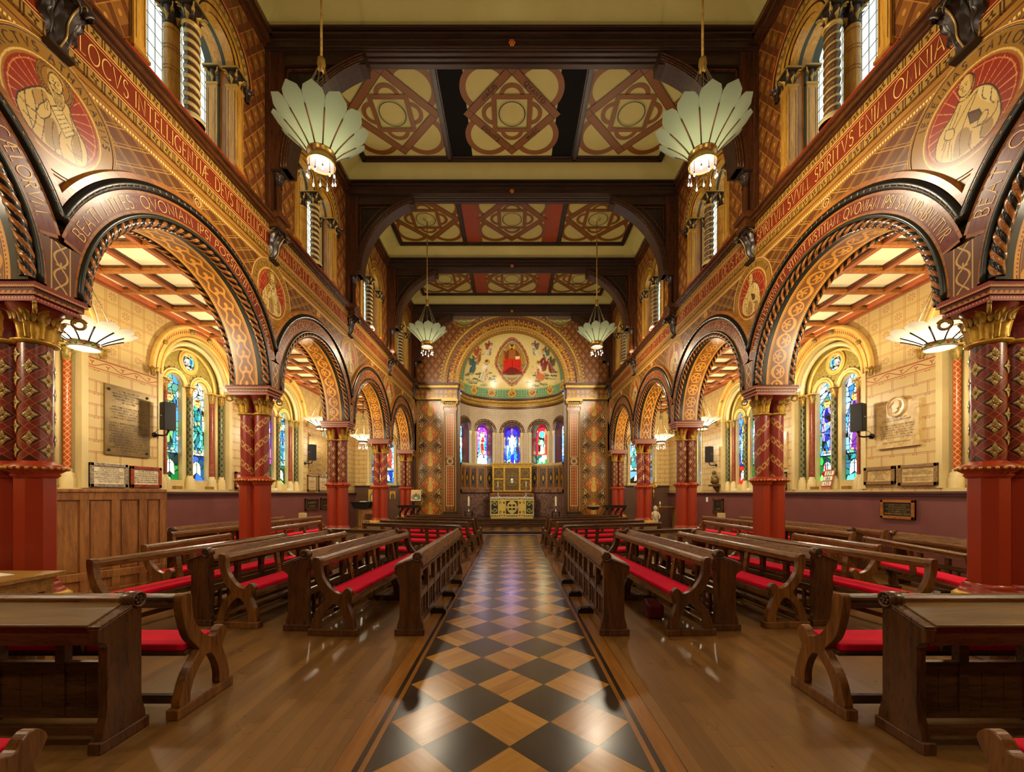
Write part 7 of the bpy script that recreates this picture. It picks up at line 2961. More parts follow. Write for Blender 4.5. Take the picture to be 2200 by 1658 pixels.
for s in (-1, 1):
    sd = SD[s]
    # facing the central aisle
    loc, L, rz = along(s, 1.15, 4.56, 1.15, 8.12)
    make_desk(L, loc, rz, 'long prayer desk edging the aisle on the %s, open arcaded front and scrolled ends' % sd, GD)
    loc, L, rz = along(s, 2.02, 4.55, 1.80, 7.65)
    make_pew(L, M_pew, M_dpewend, 1, loc, rz, 'long red-cushioned pew just behind the aisle prayer desk on the %s' % sd, GP)
    loc, L, rz = along(s, 2.50, 4.72, 2.29, 7.75)
    make_desk(L, loc, rz, 'prayer desk standing between the first and second aisle-facing pews on the %s' % sd, GD)
    loc, L, rz = along(s, 3.28, 4.82, 3.02, 7.75)
    make_pew(L, M_pew, M_pewend, 1, loc, rz, 'second pew from the aisle on the %s, light worn oak ends' % sd, GP)
    loc, L, rz = along(s, 3.78, 4.9, 3.50, 7.6)
    make_desk(L, loc, rz, 'prayer desk between the second and third aisle-facing pews on the %s' % sd, GD)
    loc, L, rz = along(s, 4.46, 4.42, 3.98, 7.35)
    make_pew(L, M_pew, M_pewend, 1, loc, rz, 'third pew from the aisle on the %s, running in front of the second pier' % sd, GP)
    loc, L, rz = along(s, 5.02, 5.72, 4.98, 7.42)
    make_pew(L, M_pew, M_pewend, 1, loc, rz, 'short pew under the %s arcade between the nearest two piers' % sd, GP)
    # aisle rows beyond
    loc, L, rz = along(s, 5.05, 8.5, 5.0, 10.95)
    make_pew(L, M_pew, M_pewend, 1, loc, rz, 'pew under the %s arcade between the second and third piers' % sd, GP)
    loc, L, rz = along(s, 6.25, 7.6, 6.0, 9.7)
    make_pew(L, M_pew, M_pewend, 1, loc, rz, 'pew in the middle of the %s aisle, behind the second pier' % sd, GP, hidef=False)
    loc, L, rz = along(s, 6.25, 10.2, 6.05, 13.2)
    make_pew(L, M_pew, M_pewend, 1, loc, rz, 'pew in the %s aisle under the third pier, its back to the plum dado' % sd, GP, hidef=False)
    loc, L, rz = along(s, 6.73, 7.9, 6.66, 10.0)
    make_desk(L, loc, rz, 'prayer desk along the wall of the %s aisle below the first complete window' % sd, GD, hidef=False)
    loc, L, rz = along(s, 7.2, 8.0, 7.15, 13.0)
    make_pew(L, M_pew, M_pewend, 1, loc, rz, 'long pew against the plum dado of the %s aisle' % sd, GP, hidef=False)
    # rows facing the altar, turned a little to the middle
    rows = [make_pew]
    for i, (x, y, L) in enumerate(((1.1, 9.45, 2.75), (1.06, 10.55, 2.7), (1.0, 11.7, 2.65), (1.02, 12.8, 2.6))):
        a = R(-20) * (-s)
        rz = -a if False else (R(-20) if s < 0 else R(20))
        cx = s * x + s * (L / 2) * math.cos(R(20))
        cy = y + (L / 2) * math.sin(R(20))
        make_pew(L, M_dpew, M_dpewend, 1, (cx, cy, 0), rz, '%s altar-facing pew on the %s, counting from the steps backwards' % (ORD[3 - i] if i < 3 else 'nearest to the altar', sd) if i < 3 else 'altar-facing pew on the %s closest to the altar steps' % sd, GP, hidef=False)
    L = 2.0
    make_pew(L, M_dpew, M_dpewend, 1, (s * (1.98 + L / 2 * math.cos(R(16))), 8.2 + L / 2 * math.sin(R(16)), 0), s * R(16), 'short altar-facing pew on the %s directly behind the aisle-facing rows' % sd, GP, hidef=False)
    # nearest rows, facing the altar
    make_desk(2.3, (s * (2.52 + 1.15), 2.64, 0), 0, 'dark prayer desk at the %s front with a carved rosette on its end' % sd, GD, front='panel')
    make_pew(1.65, M_dpew, M_pewend, 1, (s * (2.36 + 0.825), 3.13, 0), 0, 'altar-facing pew on the %s just beyond the dark front desk, X-shaped oak end' % sd, GP)
    make_pew(2.4, M_dpew, M_pewend, 1, (s * (2.16 + 1.2), 1.66, 0), 0, 'pew cut off by the bottom %s corner, only its curved arm showing' % sd, GP)
# only on the right: a pew beside the nearest pier
loc, L, rz = along(1, 5.66, 4.75, 6.2, 6.85)
make_pew(L, M_pew, M_dpewend, 1, loc, rz + PI, 'pew in the right aisle beside the nearest pier, facing the wall', GP)
loc, L, rz = along(1, 6.9, 5.4, 6.95, 7.3)
make_desk(L, loc, rz, 'prayer desk in the right aisle under the framed bronze tablet', GD, hidef=False)
# kneelers hung under the desks
for i, (x, y, lab) in enumerate(((2.78, 5.6, 'dark red kneeler on the floor behind the second right desk'), (1.85, 5.3, 'dark red kneeler under the first pew on the right'), (-3.1, 6.2, 'dark red kneeler under the second pew on the left'))):
    b = MB()
    b.box(-.17, .17, -.11, .11, 0, .2, M_kneel)
    o = b.build('kneeler', None, (x, y, 0.0), R(80), bevel=0.05)
    o.modifiers[0].segments = 4
    tag(o, lab, 'kneeler', 'red kneelers')


# ------------------------------------------------------------------ hanging lamps
def petal(b, a, r0, r1, h, wmax, m, nt=11, nv=7):
    P = np.zeros((nt, nv, 3))
    for i, t in enumerate(np.linspace(0, 1, nt)):
        r = r0 + (r1 - r0) * t
        z = h * (t ** 0.85)
        base = r0 * math.tan(PI / 12) * 0.98
        if t < 0.72:
            w = base + (wmax - base) * (t / 0.72)
        else:
            u = (t - 0.72) / 0.28
            w = wmax * math.sqrt(max(0.0, 1 - u ** 2.6)) + 0.006
        for j in range(nv):
            q = (j / (nv - 1) - 0.5) * 2
            rr = r - 0.10 * w * q * q
            P[i, j] = (rr * math.cos(a) - q * w * math.sin(a), rr * math.sin(a) + q * w * math.cos(a), z)
    b.grid(P, m)


def make_lamp(loc, zc, kind, label, group, bulbs=True):
    """loc is the underside of the ring; zc the ceiling"""
    nave = kind == 'nave'
    root = empty('hanging_lamp', loc, 0, label, 'hanging lamp', group)
    r = 0.19 if nave else 0.17
    dr = 0.17 if nave else 0.10
    R1, H, W = (0.66, 0.46, 0.139) if nave else (0.60, 0.24, 0.126)
    mp = M_petal if nave else M_petalw
    hub = 1.42 if nave else 1.0
    b = MB()
    b.lathe([(r - 0.006, 0), (r, 0.0), (r + 0.012, 0.01), (r, 0.02), (r, dr - 0.03), (r + 0.012, dr - 0.02), (r + 0.008, dr), (r - 0.012, dr), (r - 0.012, 0.004)], M_brass if nave else M_steel2, 0, 0, 32)
    b.build('ring', root)
    if not nave:
        b = MB()
        for i in range(12):
            a = (i + 0.5) * PI / 6
            b.sphere((r + 0.003) * math.cos(a), (r + 0.003) * math.sin(a), dr / 2, 0.016, (M_jred, M_jgreen)[i % 2], 8)
        b.build('jewels', root)
    for i in range(12):
        b = MB()
        petal(b, (i + 0.5) * PI / 6, r, R1, H, W, mp)
        b.build('glass_petal', root, (0, 0, dr - 0.01))
    b = MB()
    for i in range(12):
        a = i * PI / 6
        pts = []
        for t in np.linspace(0, 0.62, 6):
            q = r + (R1 - r) * t
            pts.append(((q - 0.005) * math.cos(a), (q - 0.005) * math.sin(a), dr - 0.02 + H * t ** 0.85))
        b.tube(pts, 0.011, M_rib if nave else M_iron, 5)
    b.build('ribs', root)
    b = MB()
    for i in range(8 if nave else 4):
        a = i * PI / (4 if nave else 2) + 0.2
        q = r + (R1 - r) * 0.5
        b.tube([(q * math.cos(a), q * math.sin(a), dr + H * 0.55), (0.045 * math.cos(a), 0.045 * math.sin(a), hub)], 0.006, M_wire, 5)
    b.build('suspension_wires', root)
    b = MB()
    b.lathe([(0.02, hub + 0.16), (0.05, hub + 0.14), (0.06, hub + 0.06), (0.05, hub + 0.02), (0.055, hub - 0.02), (0.02, hub - 0.06)], M_goldd if nave else M_steel2, 0, 0, 14)
    b.build('hub', root)
    b = MB()
    b.tube([(0, 0, hub), (0, 0, zc - loc[2])], 0.018 if nave else 0.012, M_goldd if nave else M_iron, 8)
    b.lathe([(0.14, zc - loc[2]), (0.12, zc - loc[2] - 0.02), (0.05, zc - loc[2] - 0.04), (0.02, zc - loc[2] - 0.08)], M_cove if nave else M_iron, 0, 0, 16)
    b.build('rod', root)
    b = MB()
    b.lathe([(0.001, 0.012), (r * 0.6, 0.010), (r - 0.012, 0.014)], M_diff if nave else M_diffw, 0, 0, 24)
    b.build('diffuser', root)
    if bulbs:
        n = 12 if nave else 10
        for i in range(n):
            a = i * 2 * PI / n
            q = r + 0.0
            z = -0.16 - (0.05 if i % 2 else 0.0)
            b = MB()
            b.tube([(q * math.cos(a), q * math.sin(a), 0.0), (q * math.cos(a), q * math.sin(a), z + 0.02)], 0.004, M_iron, 4)
            b.lathe([(0.008, z + 0.045), (0.011, z + 0.02), (0.008, z + 0.016)], M_iron, q * math.cos(a), q * math.sin(a), 8)
            bu = b.build('bulb_drop', root)
            b = MB()
            b.lathe([(0.004, z + 0.02), (0.008, z + 0.008), (0.013, z - 0.010), (0.009, z - 0.024), (0.001, z - 0.029)], M_bulb, q * math.cos(a), q * math.sin(a), 8)
            b.build('bulb', bu)
    def pl(nm, e, z, rad, col):
        ld = D.lights.new(nm, 'POINT')
        ld.energy = e
        ld.shadow_soft_size = rad
        ld.color = col
        o = D.objects.new(nm, ld)
        COL.objects.link(o)
        o.parent = root
        o.location = (0, 0, z)
    if nave:
        pl('lamp_light', NAVE_LAMP, -0.26, 0.16, (1.0, 0.84, 0.60))
        pl('lamp_uplight', NAVE_LAMP * 0.22, dr + 0.18, 0.06, (1.0, 0.86, 0.62))
    else:
        pl('lamp_light', AISLE_LAMP * 1.2, dr + 0.12, 0.08, (1.0, 0.85, 0.60))
        pl('lamp_downlight', AISLE_LAMP * 0.9, -0.12, 0.1, (1.0, 0.85, 0.60))
    return root


M_steel2 = plain('greenish_bronze_ring', c(150, 140, 104), 0.35, 0.6)
M_rib = plain('petal_rib_bronze', c(112, 74, 52), 0.4, 0.3)
M_jred = mat('red_jewel', c(190, 70, 40), 0.15)
M_jgreen = mat('green_jewel', c(60, 150, 80), 0.15)
for s in (-1, 1):
    make_lamp((s * 2.8, BAY[1], 6.42), ZCEIL, 'nave', 'large green glass petal chandelier with lit bulbs, nearer one on the %s of the nave' % SD[s], 'petal chandeliers of the nave')
    make_lamp((s * 2.8, BAY[3], 6.42), ZCEIL, 'nave', 'glass petal chandelier hanging by the chancel, on the %s' % SD[s], 'petal chandeliers of the nave')
    make_lamp((s * 2.8, BAY[0] - S, 6.42), ZCEIL, 'nave', 'large petal chandelier above and behind the spectator, %s side' % SD[s], 'petal chandeliers of the nave')
    make_lamp((s * 6.28, BAY[0], 3.72), ZAC, 'aisle', 'white petal lamp in the %s aisle level with the front pews' % SD[s], 'white petal lamps of the aisles', bulbs=False)
    for k, w in ((1, 'nearest'), (2, 'second'), (3, 'third'), (4, 'last')):
        make_lamp((s * 6.28, BAY[k], 3.72), ZAC, 'aisle', '%s white petal lamp hanging in the %s aisle' % (w, SD[s]), 'white petal lamps of the aisles', bulbs=(k == 4))


# ------------------------------------------------------------------ tablets on the walls
def tablet(name, s, y0, y1, z0, z1, label, m_face, frame=None, fw=0.06, text=(), m_txt=None, th=0.03, studs=False, group=None, mh=None, cat='memorial tablet', x=None, gap=0.0):
    """flat tablet on an aisle wall between y0 and y1; lettering is cut into its face"""
    x = (XA if x is None else x) - gap
    root = empty(name, (s * x, (y0 + y1) / 2, (z0 + z1) / 2), 0, label, cat, group)
    w, h = y1 - y0, z1 - z0
    b = MB()
    b.box(0, -s * th, -w / 2, w / 2, -h / 2, h / 2, m_face)
    face = b
    if frame:
        b = MB()
        for (a0, a1, c0, c1) in ((-w / 2, w / 2, h / 2 - fw, h / 2), (-w / 2, w / 2, -h / 2, -h / 2 + fw), (-w / 2, -w / 2 + fw, -h / 2, h / 2), (w / 2 - fw, w / 2, -h / 2, h / 2)):
            b.box(-s * 0.002, -s * (th + 0.02), a0, a1, c0, c1, frame)
        b.build('frame', root, bevel=0.005)
    if text:
        b = face
        n = len(text)
        ih, iw = h - 2 * fw - 0.04, w - 2 * fw - 0.05
        lh = ih / n
        for i, t in enumerate(text):
            if not t:
                continue
            hh = min(lh * 0.62, 0.06)
            ln, tw = strokes(t, hh, 0.22)
            k = min(1.0, iw / max(tw, 1e-6))
            ln, tw = strokes(t, hh, 0.22, k)
            zz = ih / 2 - lh * (i + 0.78)
            write(b, ln, hh * 0.16, m_txt or M_engrave, lambda a, q, tw=tw, zz=zz: (-s * (th + 0.002), -s * (a - tw / 2), zz + q), 0.5)
    face.build('face', root)
    if studs:
        b = MB()
        for sy in (-1, 1):
            for sz in (-1, 1):
                b.sphere(-s * th, sy * (w / 2 - 0.07), sz * (h / 2 - 0.09), 0.028, M_darkplate, 10)
        b.build('corner_studs', root)
    return root


M_mosb = plain('inlaid_border', c(150, 116, 66), 0.4, var=0.5, sc_=40)
# left aisle: px -> y on the wall plane
def wy(px):
    return 870 * XA / abs(px - 1100)


def wz(py, y):
    return 1.6 + (1060 - py) * y / 870


ya, yb_ = wy(222), wy(319)
tablet('memorial_tablet', -1, ya, yb_, wz(975, ya), wz(822, ya), 'large bronze memorial tablet with corner studs on the left aisle wall', M_bronze, None, 0.05,
       ['TO THE MEMORY OF', 'RONALD MONTAGU BURROWS', 'PRINCIPAL FROM 1913 TO 1920', 'WHO DIED IN THE MONTH', 'OF MAY 1920', '', 'THIS TABLET IS ERECTED BY THE', 'GOVERNING BODY STAFF STUDENTS', 'AND FRIENDS IN AFFECTION FOR', 'AN INSPIRING TEACHER A WISE', 'LEADER AND A DEVOTED SERVANT', '',
        'AFTER A DISTINGUISHED CAREER AS', 'STUDENT AT OXFORD AND TEACHER', 'OF GREEK AND AS AN EXPLORER AND', 'HISTORIAN OF CLASSICAL ANTIQVITY', 'HAVING BEEN CALLED TO A POST', 'OF ADMINISTRATION HE SHOWED SUCH', 'ENERGY AND ENTHUSIASM IN THE OFFICE', 'OF PRINCIPAL THAT HE WAS ABLE TO', 'GUIDE THE COLLEGE IN THE', 'YEARS OF THE GREAT WAR AND LEAVE', 'IT A HIGHER FAME'], M_engrave, studs=True)
y0, y1 = wy(189), wy(270)
tablet('memorial_tablet', -1, y0, y1, 1.72, wz(992, y0), 'white memorial tablet in a grey speckled marble border, left aisle wall above the oak screen', M_whitemarble, M_greymarble, 0.06,
       ['THIS TABLET IS ERECTED', 'IN THE MEMORY OF JAMES', 'BUCHANAN STUDENT OF KINGS COLLEGE', 'A DISTINGUISHED SERVANT OF THE COLLEGE', 'AND FOUNDER OF THE PRIZE', 'AND SCHOLARSHIP OF CIVIL ENGINEERING', 'IN AFFECTION AND ESTEEM', 'FROM HIS STUDENTS 1899'], M_engrave)
y0, y1 = wy(277), wy(343)
tablet('memorial_tablet', -1, y0, y1, 1.72, wz(1000, y0), 'small white memorial tablet in a red marble border, left aisle wall', M_whitemarble, M_redmarble, 0.065,
       ['TO THE MEMORY OF', 'CAPTAIN LEWIS CLIFTON R.F.C.', 'A STUDENT OF KINGS COLLEGE WHO', 'BRAVELY GAVE HIS LIFE IN THE WAR', 'IN THE CAUSE OF FREEDOM AND RIGHT', 'OF WHICH HE WAS A FAITHFUL SERVANT'], M_engrave)
# farther on the left
tablet('memorial_tablet', -1, 15.0, 16.5, 2.35, 3.85, 'studded bronze tablet behind the far loudspeaker on the left aisle wall', M_goldd, None, 0.05, ['', 'IN MEMORY OF', 'THE MEN', 'OF THIS', 'COLLEGE', 'WHO FELL'], M_engrave, studs=True)
tablet('memorial_tablet', -1, 14.9, 15.6, 1.68, 2.3, 'bordered stone tablet low on the far left aisle wall, the one nearer the window', M_buff, M_mosb, 0.07, ['IN', 'MEMORY', 'OF A', 'STUDENT'], M_engrave)
tablet('memorial_tablet', -1, 15.75, 16.5, 1.68, 2.3, 'bordered stone tablet low on the far left aisle wall, the one nearer the pier', M_buff, M_mosb, 0.07, ['IN', 'MEMORY', 'OF A', 'FRIEND'], M_engrave)
tablet('memorial_tablet', -1, 14.7, 15.7, 0.98, 1.42, 'dark framed tablet on the plum dado of the left aisle, wider of two', M_darkplate, M_desk, 0.06, ['IN MEMORY OF', 'A TEACHER'], M_gold, x=XA - 0.02)
tablet('memorial_tablet', -1, 15.9, 16.6, 0.98, 1.44, 'dark framed tablet on the plum dado of the left aisle, narrower of two', M_darkplate, M_desk, 0.06, ['IN', 'MEMORY'], M_gold, x=XA - 0.02)
y0, y1 = wy(503), wy(520)
tablet('memorial_tablet', -1, 11.0, 12.0, 1.72, 2.2, 'small tablet with red marble border beside the second left pier', M_whitemarble, M_redmarble, 0.06, ['IN MEMORY', 'OF A', 'STUDENT'], M_engrave)
# right aisle
y0, y1 = wy(1980), wy(1888)
tb = tablet('memorial_tablet', 1, y0, y1, wz(955, y0), wz(853, y0), 'buff stone tablet with a carved profile head in a roundel, right aisle wall', M_buff, None, 0.06,
            ['', '', '', '', 'THOMAS HEWITT KEY', 'FOR SOME YEARS PROFESSOR', '', 'THIS TABLET IS ERECTED BY HIS PUPILS', 'AND FRIENDS IN GRATEFUL MEMORY', 'OF A TEACHER WHO FOR MANY', 'YEARS SERVED THIS COLLEGE WITH', 'DISTINCTION AND WHOSE WORK', 'IN SCIENCE WAS KNOWN TO ALL', '', 'BORN AND DIED IN LONDON'], M_engrave, th=0.05)
b = MB()
A = np.linspace(0, 2 * PI, 33)
ztop = (wz(853, y0) - wz(955, y0)) / 2 - 0.02
P = np.zeros((33, 5, 3))
for j, (r_, d) in enumerate(((0.2, 0.05), (0.2, 0.075), (0.18, 0.08), (0.17, 0.062), (0.001, 0.06))):
    P[:, j] = np.c_[np.full(33, -d), r_ * np.cos(A), ztop - 0.06 + r_ * np.sin(A)]
b.grid(P, M_buff)
# head in profile, looking to the right of the picture
hp = [(-.06, -.11), (-.02, -.13), (.05, -.10), (.04, -.05), (.075, -.045), (.08, -.02), (.095, .0), (.085, .025), (.09, .06), (.06, .1), (.01, .12), (-.06, .1), (-.09, .05), (-.085, 0.0), (-.05, -.05)]
b.prism([(-a, ztop - 0.05 + q) for a, q in catmull(hp, 4)], -0.085, -0.055, 'x', M_buff, True)
for i in range(5):
    b.tube([(-0.088, 0.02 + i * 0.02, ztop + 0.04 - i * 0.018), (-0.09, 0.045 + i * 0.016, ztop + 0.01 - i * 0.02)], 0.012, M_buff, 5)
b.build('profile_head_roundel', tb, bevel=0.004)
y0, y1 = wy(1926), wy(1860)
tablet('memorial_tablet', 1, y0, y1, wz(1040, y0), wz(1000, y0), 'right aisle tablet with a banded inlaid border, the one nearer the window', M_buff, M_mosb, 0.07,
       ['IN AFFECTIONATE MEMORY OF', 'REVEREND DAVID BELL F.R.S.', 'FOR TEN YEARS CHAPLAIN AND DEAN', 'OF THIS COLLEGE', 'FROM THE YEAR', 'UNTO THIS LAST', 'ERECTED BY HIS FRIENDS'], M_engrave)
y0, y1 = wy(2019), wy(1934)
tablet('memorial_tablet', 1, y0, y1, wz(1042, y0), wz(993, y0), 'right aisle tablet with a chequered inlaid border, the one nearer the front pier', M_buff, M_mosb, 0.065,
       ['IN MEMORY OF', 'NICHOLAS LUDWIG MACDONALD', 'PROFESSOR OF CHEMISTRY IN KINGS COLLEGE LONDON', 'WHOSE GREAT WORK HERE CONTINUED UNTIL HIS DEATH', '', 'ERECTED BY HIS COLLEAGUES IN RECOGNITION OF HIS', 'GREAT SERVICES TO THE COLLEGE AND', 'TO THE ADVANCEMENT OF HIS SCIENCE'], M_engrave)
y0, y1 = wy(1971), wy(1898)
tablet('framed_tablet', 1, y0, y1, wz(1117, y0), wz(1074, y0), 'dark bronze tablet in an orange-brown wooden frame on the right plum dado', M_darkplate, M_orange, 0.055,
       ['IN MEMORY OF STUDENTS', 'OF KINGS COLLEGE', 'WHO GAVE THEIR SERVICES', 'IN THE GREAT WAR', 'REMEMBERED WITH HONOUR IN THIS PLACE'], M_goldd, x=XA - 0.02, cat='framed tablet')
tablet('framed_tablet', 1, 14.4, 15.1, 0.88, 1.42, 'small framed grey tablet on the far right dado', M_darkplate, M_dpewend, 0.07, ['IN', 'MEMORY'], M_goldd, x=XA - 0.02, cat='framed tablet')
tablet('memorial_tablet', 1, 11.1, 12.1, 2.3, 3.3, 'tall stone tablet on the right aisle wall beside the second pier', M_buff, None, 0.05, ['', 'IN', 'MEMORY', 'OF'], M_engrave)
tablet('memorial_tablet', 1, 11.1, 12.0, 1.7, 2.2, 'bordered stone tablet low behind the second right pier', M_buff, M_mosb, 0.06, ['IN', 'MEMORY'], M_engrave)


# loudspeakers ------------------------------------------------------------
def speaker(s, y, z, tilt, label):
    root = empty('loudspeaker', (s * XA, y, z), 0, label, 'loudspeaker', 'black wall loudspeakers')
    b = MB()
    M = Matrix.Translation((-s * 0.25, 0.06, 0.40)) @ Matrix.Rotation(s * tilt, 4, 'Z')
    b.M = M
    b.prism([(-.105, -.11), (.105, -.11), (.08, .11), (-.08, .11)], -0.29, 0.29, 'z', M_speaker)
    b.box(-.09, .09, -.12, -.11, -.27, .27, M_grillec)
    b.build('cabinet', root, bevel=0.012)
    b = MB()
    b.M = M
    b.box(-.03, .03, -.126, -.119, .0, .012, M_white)
    b.build('badge', root)
    b = MB()
    b.tube([(0, 0, 0), (-s * 0.03, 0, 0)], 0.055, M_iron, 12)
    b.tube([(-s * 0.03, 0, 0), (-s * 0.16, 0.03, -0.01), (-s * 0.22, 0.06, 0.01), (-s * 0.25, 0.07, 0.12)], 0.018, M_iron, 8)
    b.build('wall_bracket', root)
    b = MB()
    b.tube([(-s * 0.005, -.02, 0.02), (-s * 0.1, -.03, 0.10), (-s * 0.2, 0.02, 0.13), (-s * 0.23, 0.05, 0.13)], 0.005, M_iron, 5)
    b.build('cable', root)


def _gr(g):
    x, y, z = g.obj()
    d = ((x / 0.012).fract() - 0.5).abs().lt(0.32) * ((z / 0.012).fract() - 0.5).abs().lt(0.32)
    return dict(color=g.mix(d, c(40, 42, 46), c(22, 24, 28)), bump=d, bs=0.3)


M_grillec = mat('speaker_grille', c(30, 32, 36), 0.5, fn=_gr)
speaker(-1, wy(331), wz(934, wy(331)), R(28), 'black wall loudspeaker beside the large bronze tablet, left aisle')
speaker(1, wy(1874), wz(937, wy(1874)), R(28), 'black wall loudspeaker beside the profile-head tablet, right aisle')
speaker(-1, 14.75, 2.7, R(30), 'black loudspeaker far down the left aisle over a bronze tablet')
speaker(1, 14.95, 2.65, R(30), 'black loudspeaker far down the right aisle between windows')

# ------------------------------------------------------------------ smaller furnishings
# oak screen in the left aisle
root = empty('oak_screen', (-6.35, 6.4, 0), R(63), 'light oak panelled screen standing behind the nearest left pier', 'screen')
b = MB()
b.box(-.68, .68, 0.0, 0.55, 0, 1.66, M_screen)
b.build('carcass', root)
b = MB()
W = [-.68, -.30, .06, .40, .68]
for x in W:
    b.box(x - .05, x + .05, -.03, 0, 0, 1.62, M_screen)
for z0, z1 in ((1.5, 1.62), (.28, .4), (0, .12)):
    b.box(-.70, .70, -.032, 0, z0, z1, M_screen)
b.box(-.72, .72, -.05, .57, 1.62, 1.67, M_screen)
b.build('framing', root, bevel=0.006)
for x0, x1 in zip(W[:-1], W[1:]):
    b = MB()
    b.box(x0 + .07, x1 - .07, -.012, 0, .42, 1.48, M_screen)
    b.build('raised_panel', root, bevel=0.006)
# pale table
root = empty('side_table', (-4.68, 3.42, 0), 0, 'old pale wooden table in front of the nearest left pier', 'table')
b = MB()
b.box(-.62, .62, -.27, .27, .86, .9, M_table)
b.build('table_top', root, bevel=0.006)
b = MB()
b.box(-.56, .56, -.22, .22, .74, .86, M_table)
b.build('apron', root)
for sx in (-1, 1):
    for sy in (-1, 1):
        b = MB()
        b.box(sx * .52 - .035, sx * .52 + .035, sy * .19 - .035, sy * .19 + .035, 0, .8, M_table)
        b.build('leg', root, bevel=0.006)
b = MB()
b.box(-.11, .11, -.15, .15, 0, .006, M_paper)
tag(b.build('paper_sheet', None, (-4.45, 3.42, .9005), R(72)), 'white sheet of paper lying on the pale wooden table', 'paper')

# hymn board leaning in the window, and the red lamp above it
yh = wy(1768)
root = empty('hymn_board', (XA + .08, yh, 1.70), 0, 'orange wooden hymn board with white number cards on the right window ledge', 'hymn board')
b = MB()
b.M = Matrix.Rotation(R(14), 4, 'Y')
b.box(-.02, .0, -.15, .15, 0.0, .5, M_orangep)
for z in (.06, .19, .32, .46):
    b.box(-.035, -.02, -.15, .15, z, z + .02, M_orange)
b.build('board', root, bevel=0.004)
for i, t in enumerate(('029', '186', '435')):
    b = MB()
    b.M = Matrix.Rotation(R(14), 4, 'Y')
    z = .35 - i * .13
    b.box(-.03, -.021, -.13, .13, z, z + .1, M_white)
    ln, w = strokes(t, .075, .3)
    write(b, ln, .014, M_engrave, lambda a, q, z=z, w=w: (-.0315, -(a - w / 2), z + .012 + q), 0.3)
    b.build('number_card', root)
b = MB()
b.lathe([(.001, 0), (.06, .015), (.075, .06), (.05, .11), (.015, .13), (.012, .3), (.001, .3)], M_redlamp if 'M_redlamp' in globals() else M_cush, 0, 0, 14)
tag(b.build('red_ornament', None, (XA + .2, yh + 0.18, 2.03)), 'small red pear-shaped ornament hanging behind the hymn board', 'ornament')

# lectern, chairs and icons at the end of the left aisle
root = empty('lectern', (-6.5, 17.6, 0), 0, 'black-topped lectern on a yellow wooden column at the end of the left aisle', 'lectern')
b = MB()
b.box(-.14, .14, -.12, .12, 0, .95, M_table)
b.box(-.25, .25, -.2, .2, 0, .06, M_table)
b.build('column', root, bevel=0.006)
b = MB()
b.prism([(-.3, .95), (.3, .95), (.42, 1.2), (-.42, 1.2)], -.22, .22, 'y', M_iron)
b.box(-.44, .44, -.25, .25, 1.2, 1.24, M_iron)
b.build('reading_box', root, bevel=0.006)
b = MB()
b.box(-.14, .14, -.1, .1, 0, .03, M_paper)
tag(b.build('book', None, (-6.45, 17.6, 1.24)), 'open white book lying on the black lectern', 'book')
root = empty('wooden_chair', (-5.95, 16.9, 0), R(15), 'small wooden armchair beside the black-topped lectern, left aisle', 'chair')
b = MB()
b.box(-.3, .3, -.27, .27, .44, .48, M_chair)
b.build('seat', root, bevel=0.006)
for sx in (-1, 1):
    for sy in (-1, 1):
        b = MB()
        b.box(sx * .27 - .02, sx * .27 + .02, sy * .24 - .02, sy * .24 + .02, 0, .92 if sy > 0 else .66, M_chair)
        b.build('leg', root)
    b = MB()
    b.box(sx * .27 - .025, sx * .27 + .025, -.28, .26, .66, .69, M_chair)
    b.build('armrest', root)
b = MB()
b.box(-.27, .27, .22, .26, .74, .9, M_chair)
b.build('backrest', root)


def icon(x, z0, z1, w, label, cols, seed, pose=0):
    cv = Canvas(w, z1 - z0, 26, cols[0])
    h = z1 - z0
    cv.poly([(w * .22, 0.05 * h), (w * .2, .45 * h), (w * .36, .66 * h), (w * .64, .66 * h), (w * .8, .42 * h), (w * .78, 0.05 * h)], cols[1], True)
    cv.poly([(w * .4, 0.1 * h), (w * .42, .5 * h), (w * .6, .5 * h), (w * .62, .1 * h)], cols[2], True)
    cv.disc(w * .5, h * .76, w * .17, c(206, 160, 60)); cv.disc(w * .5, h * .75, w * .1, c(150, 104, 66), w * .13)
    root = empty('icon', (x, YA - 0.05, z0), 0, label, 'icon', 'icons on the end wall')
    b = MB()
    cv.sheet(b, M_paint, lambda a, q: np.stack([a - w / 2, np.full(a.shape, -0.031), q], -1))
    b.build('picture', root)
    b = MB()
    b.box(-w / 2, w / 2, -0.03, 0.005, 0, h, M_goldd)
    b.build('panel', root, bevel=0.004)


icon(-6.72, 1.22, 1.80, .34, 'tall gold icon panel with green and pale figures on the left end wall', [c(206, 160, 60), c(90, 110, 80), c(206, 190, 150)], 1)
icon(-5.72, 1.35, 1.72, .28, 'small gold icon of a dark-robed saint between the two farthest left piers', [c(206, 150, 40), c(52, 50, 66), c(120, 84, 50)], 2)
